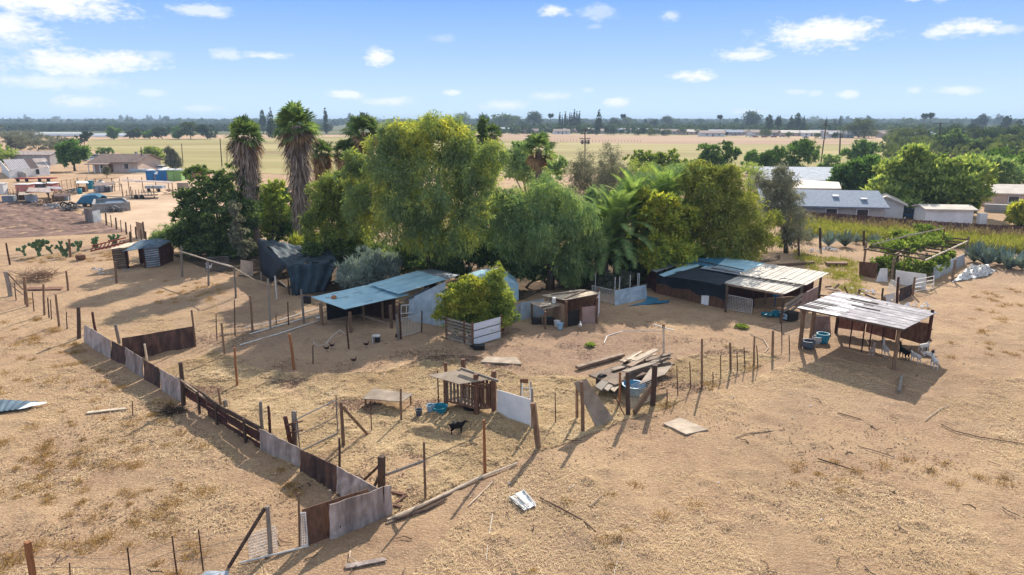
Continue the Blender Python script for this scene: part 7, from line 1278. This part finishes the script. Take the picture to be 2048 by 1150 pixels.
def goat(px, py, rot, s, m, label, neck=.5, kid=False, lying=False, fat=1.0):
    P = gz(px, py); t = thing('goat', P, label, 'goat', 'goats at the shelter' if not kid else None, rot); lg = .48 if not lying else .12
    zb = .58 if not lying else .26
    V = [(0,0,zb,.155,.16),(-.28,0,zb+.02,.15,.15),(-.42,0,zb+.03,.10,.11),(.25,0,zb,.15,.165),(.36,0,zb+.08,.10,.12),(.47,0,zb+.08+.22*neck,.075,.08),(.54,0,zb+.12+.36*neck,.07,.075),(.64,0,zb+.10+.34*neck,.06,.055),(.74,0,zb+.04+.32*neck,.04,.038),(-.50,0,zb+.09,.03),(-.57,0,zb+.15,.015)]
    E = [(0,1),(1,2),(0,3),(3,4),(4,5),(5,6),(6,7),(7,8),(2,9),(9,10)]
    for sy in (-1, 1):
        i = len(V)
        if not lying: V += [(.27,sy*.10,zb-.10,.065),(.28,sy*.105,zb-.28,.04),(.26,sy*.105,.10,.025),(.28,sy*.105,.02,.03)]; E += [(3,i),(i,i+1),(i+1,i+2),(i+2,i+3)]; j = len(V); V += [(-.30,sy*.10,zb-.08,.085),(-.26,sy*.11,zb-.24,.05),(-.38,sy*.11,.24,.03),(-.35,sy*.11,.10,.025),(-.33,sy*.11,.02,.03)]; E += [(1,j),(j,j+1),(j+1,j+2),(j+2,j+3),(j+3,j+4)]
        else: V += [(.28,sy*.13,.12,.06),(.42,sy*.14,.06,.035),(.28,sy*.16,.04,.03)]; E += [(3,i),(i,i+1),(i+1,i+2)]; j = len(V); V += [(-.26,sy*.15,.12,.08),(-.08,sy*.18,.07,.045),(-.26,sy*.19,.04,.03)]; E += [(1,j),(j,j+1),(j+1,j+2)]
    V = [tuple(c * s * (fat if i > 2 else 1) for i, c in enumerate(v)) for v in V]; skin_mesh('body', V, E, M[m], t); hx, hz_ = .55 * s, (zb + .14 + .36 * neck) * s; me_k = M['goat_black' if m in ('goat_head', 'goat_black') else m]
    for sy in (-1, 1):
        c = Vector((hx, sy * .06 * s, hz_)); e = MB(); tip = c + Vector((-.04, sy * .09, -.13)) * s; e.add([c + Vector((.03, 0, .02)) * s, c + Vector((-.04, 0, 0)) * s, tip + Vector((-.03, 0, 0)) * s, tip + Vector((.03, 0, 0)) * s, c + Vector((0, sy * .025, .01)) * s], [(0,1,4),(1,2,4),(2,3,4),(3,0,4),(3,2,1,0)])
        o = e.build('ear', me_k); o.parent = t; e = MB(); e.path([c + Vector((-.01, -sy * .02, .04)) * s, c + Vector((-.07, -sy * .01, .12)) * s, c + Vector((-.15, sy * .02, .14)) * s], [.02 * s, .015 * s, .006 * s], 5)
        if not kid: o = e.build('horn', M['horn']); o.parent = t
        e = MB(); e.lathe([(.001, 0), (.012 * s, .006 * s), (.001, .014 * s)], c + Vector((.06, sy * .005, -.01)) * s, 6); o = e.build('eye', M['black']); o.parent = t
    return t
goat(914, 867, R(8), .70, 'goat_black', 'small black goat kid standing in the hutch shadow', .45, kid=True, fat=1.35)
goat(1743, 714, R(52), .84, 'goat_pink', 'sandy white goat at the left of the herd, facing right', .75); goat(1769, 712, R(80), .84, 'goat_white', 'white goat with raised head next to the sandy one', 1.1); goat(1807, 719, R(95), .92, 'goat_black', 'black adult goat seen from behind in the herd', .9)
goat(1830, 726, R(105), .80, 'goat_brown', 'white goat with brown head seen from behind', .6); goat(1846, 706, R(20), .84, 'goat_brown', 'white goat standing sideways at the shelter end post', .7); goat(1867, 737, R(75), .86, 'goat_head', 'white goat with a dark head at the right of the herd', 1.0); goat(1853, 712, R(-30), .66, 'goat_white', 'small white goat lying at the shelter end post', .4, lying=True)
def hen(px, py, rot, s, m, label):
    P = gz(px, py); t = thing('chicken', P, label, 'chicken', None, rot); V = [(0,0,.24,.095,.10),(.10,0,.26,.075,.08),(.15,0,.36,.035),(.17,0,.42,.038),(.22,0,.415,.012),(-.12,0,.28,.06,.07),(-.21,0,.38,.035,.02),(-.25,0,.47,.02,.012)]; E = [(0,1),(1,2),(2,3),(3,4),(0,5),(5,6),(6,7)]
    V = [tuple(c * s for c in v) for v in V]; skin_mesh('body', V, E, M[m], t)
    for sy in (-1, 1): b = MB(); b.path([Vector((0, sy * .045, .17)) * s, Vector((-.01, sy * .045, .08)) * s, Vector((0, sy * .045, .01)) * s], .012 * s, 5); b.tube(Vector((-.02, sy * .045, .012)) * s, Vector((.06, sy * .045, .008)) * s, .01 * s, n=4); o = b.build('leg', M['horn']); o.parent = t
    b = MB(); b.quad(Vector((.14, 0, .45)) * s, Vector((.20, 0, .45)) * s, Vector((.19, 0, .50)) * s, Vector((.14, 0, .49)) * s, .01); o = b.build('comb', M['comb']); o.parent = t
for a in [(733,695,R(20),.85,'hen_dark','dark hen right of the crooked post in the shade'),(708,727,R(25),.85,'hen_dark','dark hen nearest the sunlit straw'),(654,703,R(10),.85,'hen_dark','small dark hen under the swagged rope'),(664,697,R(170),.8,'hen_dark','second small dark hen behind the swagged rope'),(674,634,R(60),.95,'hen_white','white hen under the blue roof'),(637,641,R(30),.8,'hen_white','white hen by the left post of the blue roofed shed'),(1160,660,R(80),1.3,'hen_white','white rooster before the pink coop panel'),(1020,648,R(20),1.0,'hen_dark','dark hen right of the crate trees'),(62+357,545,R(150),2.0,'hen_white','big white bird beneath the pole rail'),(793,679,R(90),.9,'hen_dark','dark hen at the mesh gate foot')]: hen(*a)
# ------------------------------------------------------------------ haze
hm = bpy.data.materials.new('haze air'); hm.use_nodes = True; N = hm.node_tree.nodes; N.remove(N['Principled BSDF'])
pv = N.new('ShaderNodeVolumePrincipled'); pv.inputs['Color'].default_value = (.62, .80, 1, 1); pv.inputs['Density'].default_value = .0002; pv.inputs['Anisotropy'].default_value = 0
hm.node_tree.links.new(pv.outputs[0], N['Material Output'].inputs['Volume'])
b = MB(); b.box((0, 4500, 21), (19000, 11000, 46)); tag(b.build('haze', hm), kind='stuff')
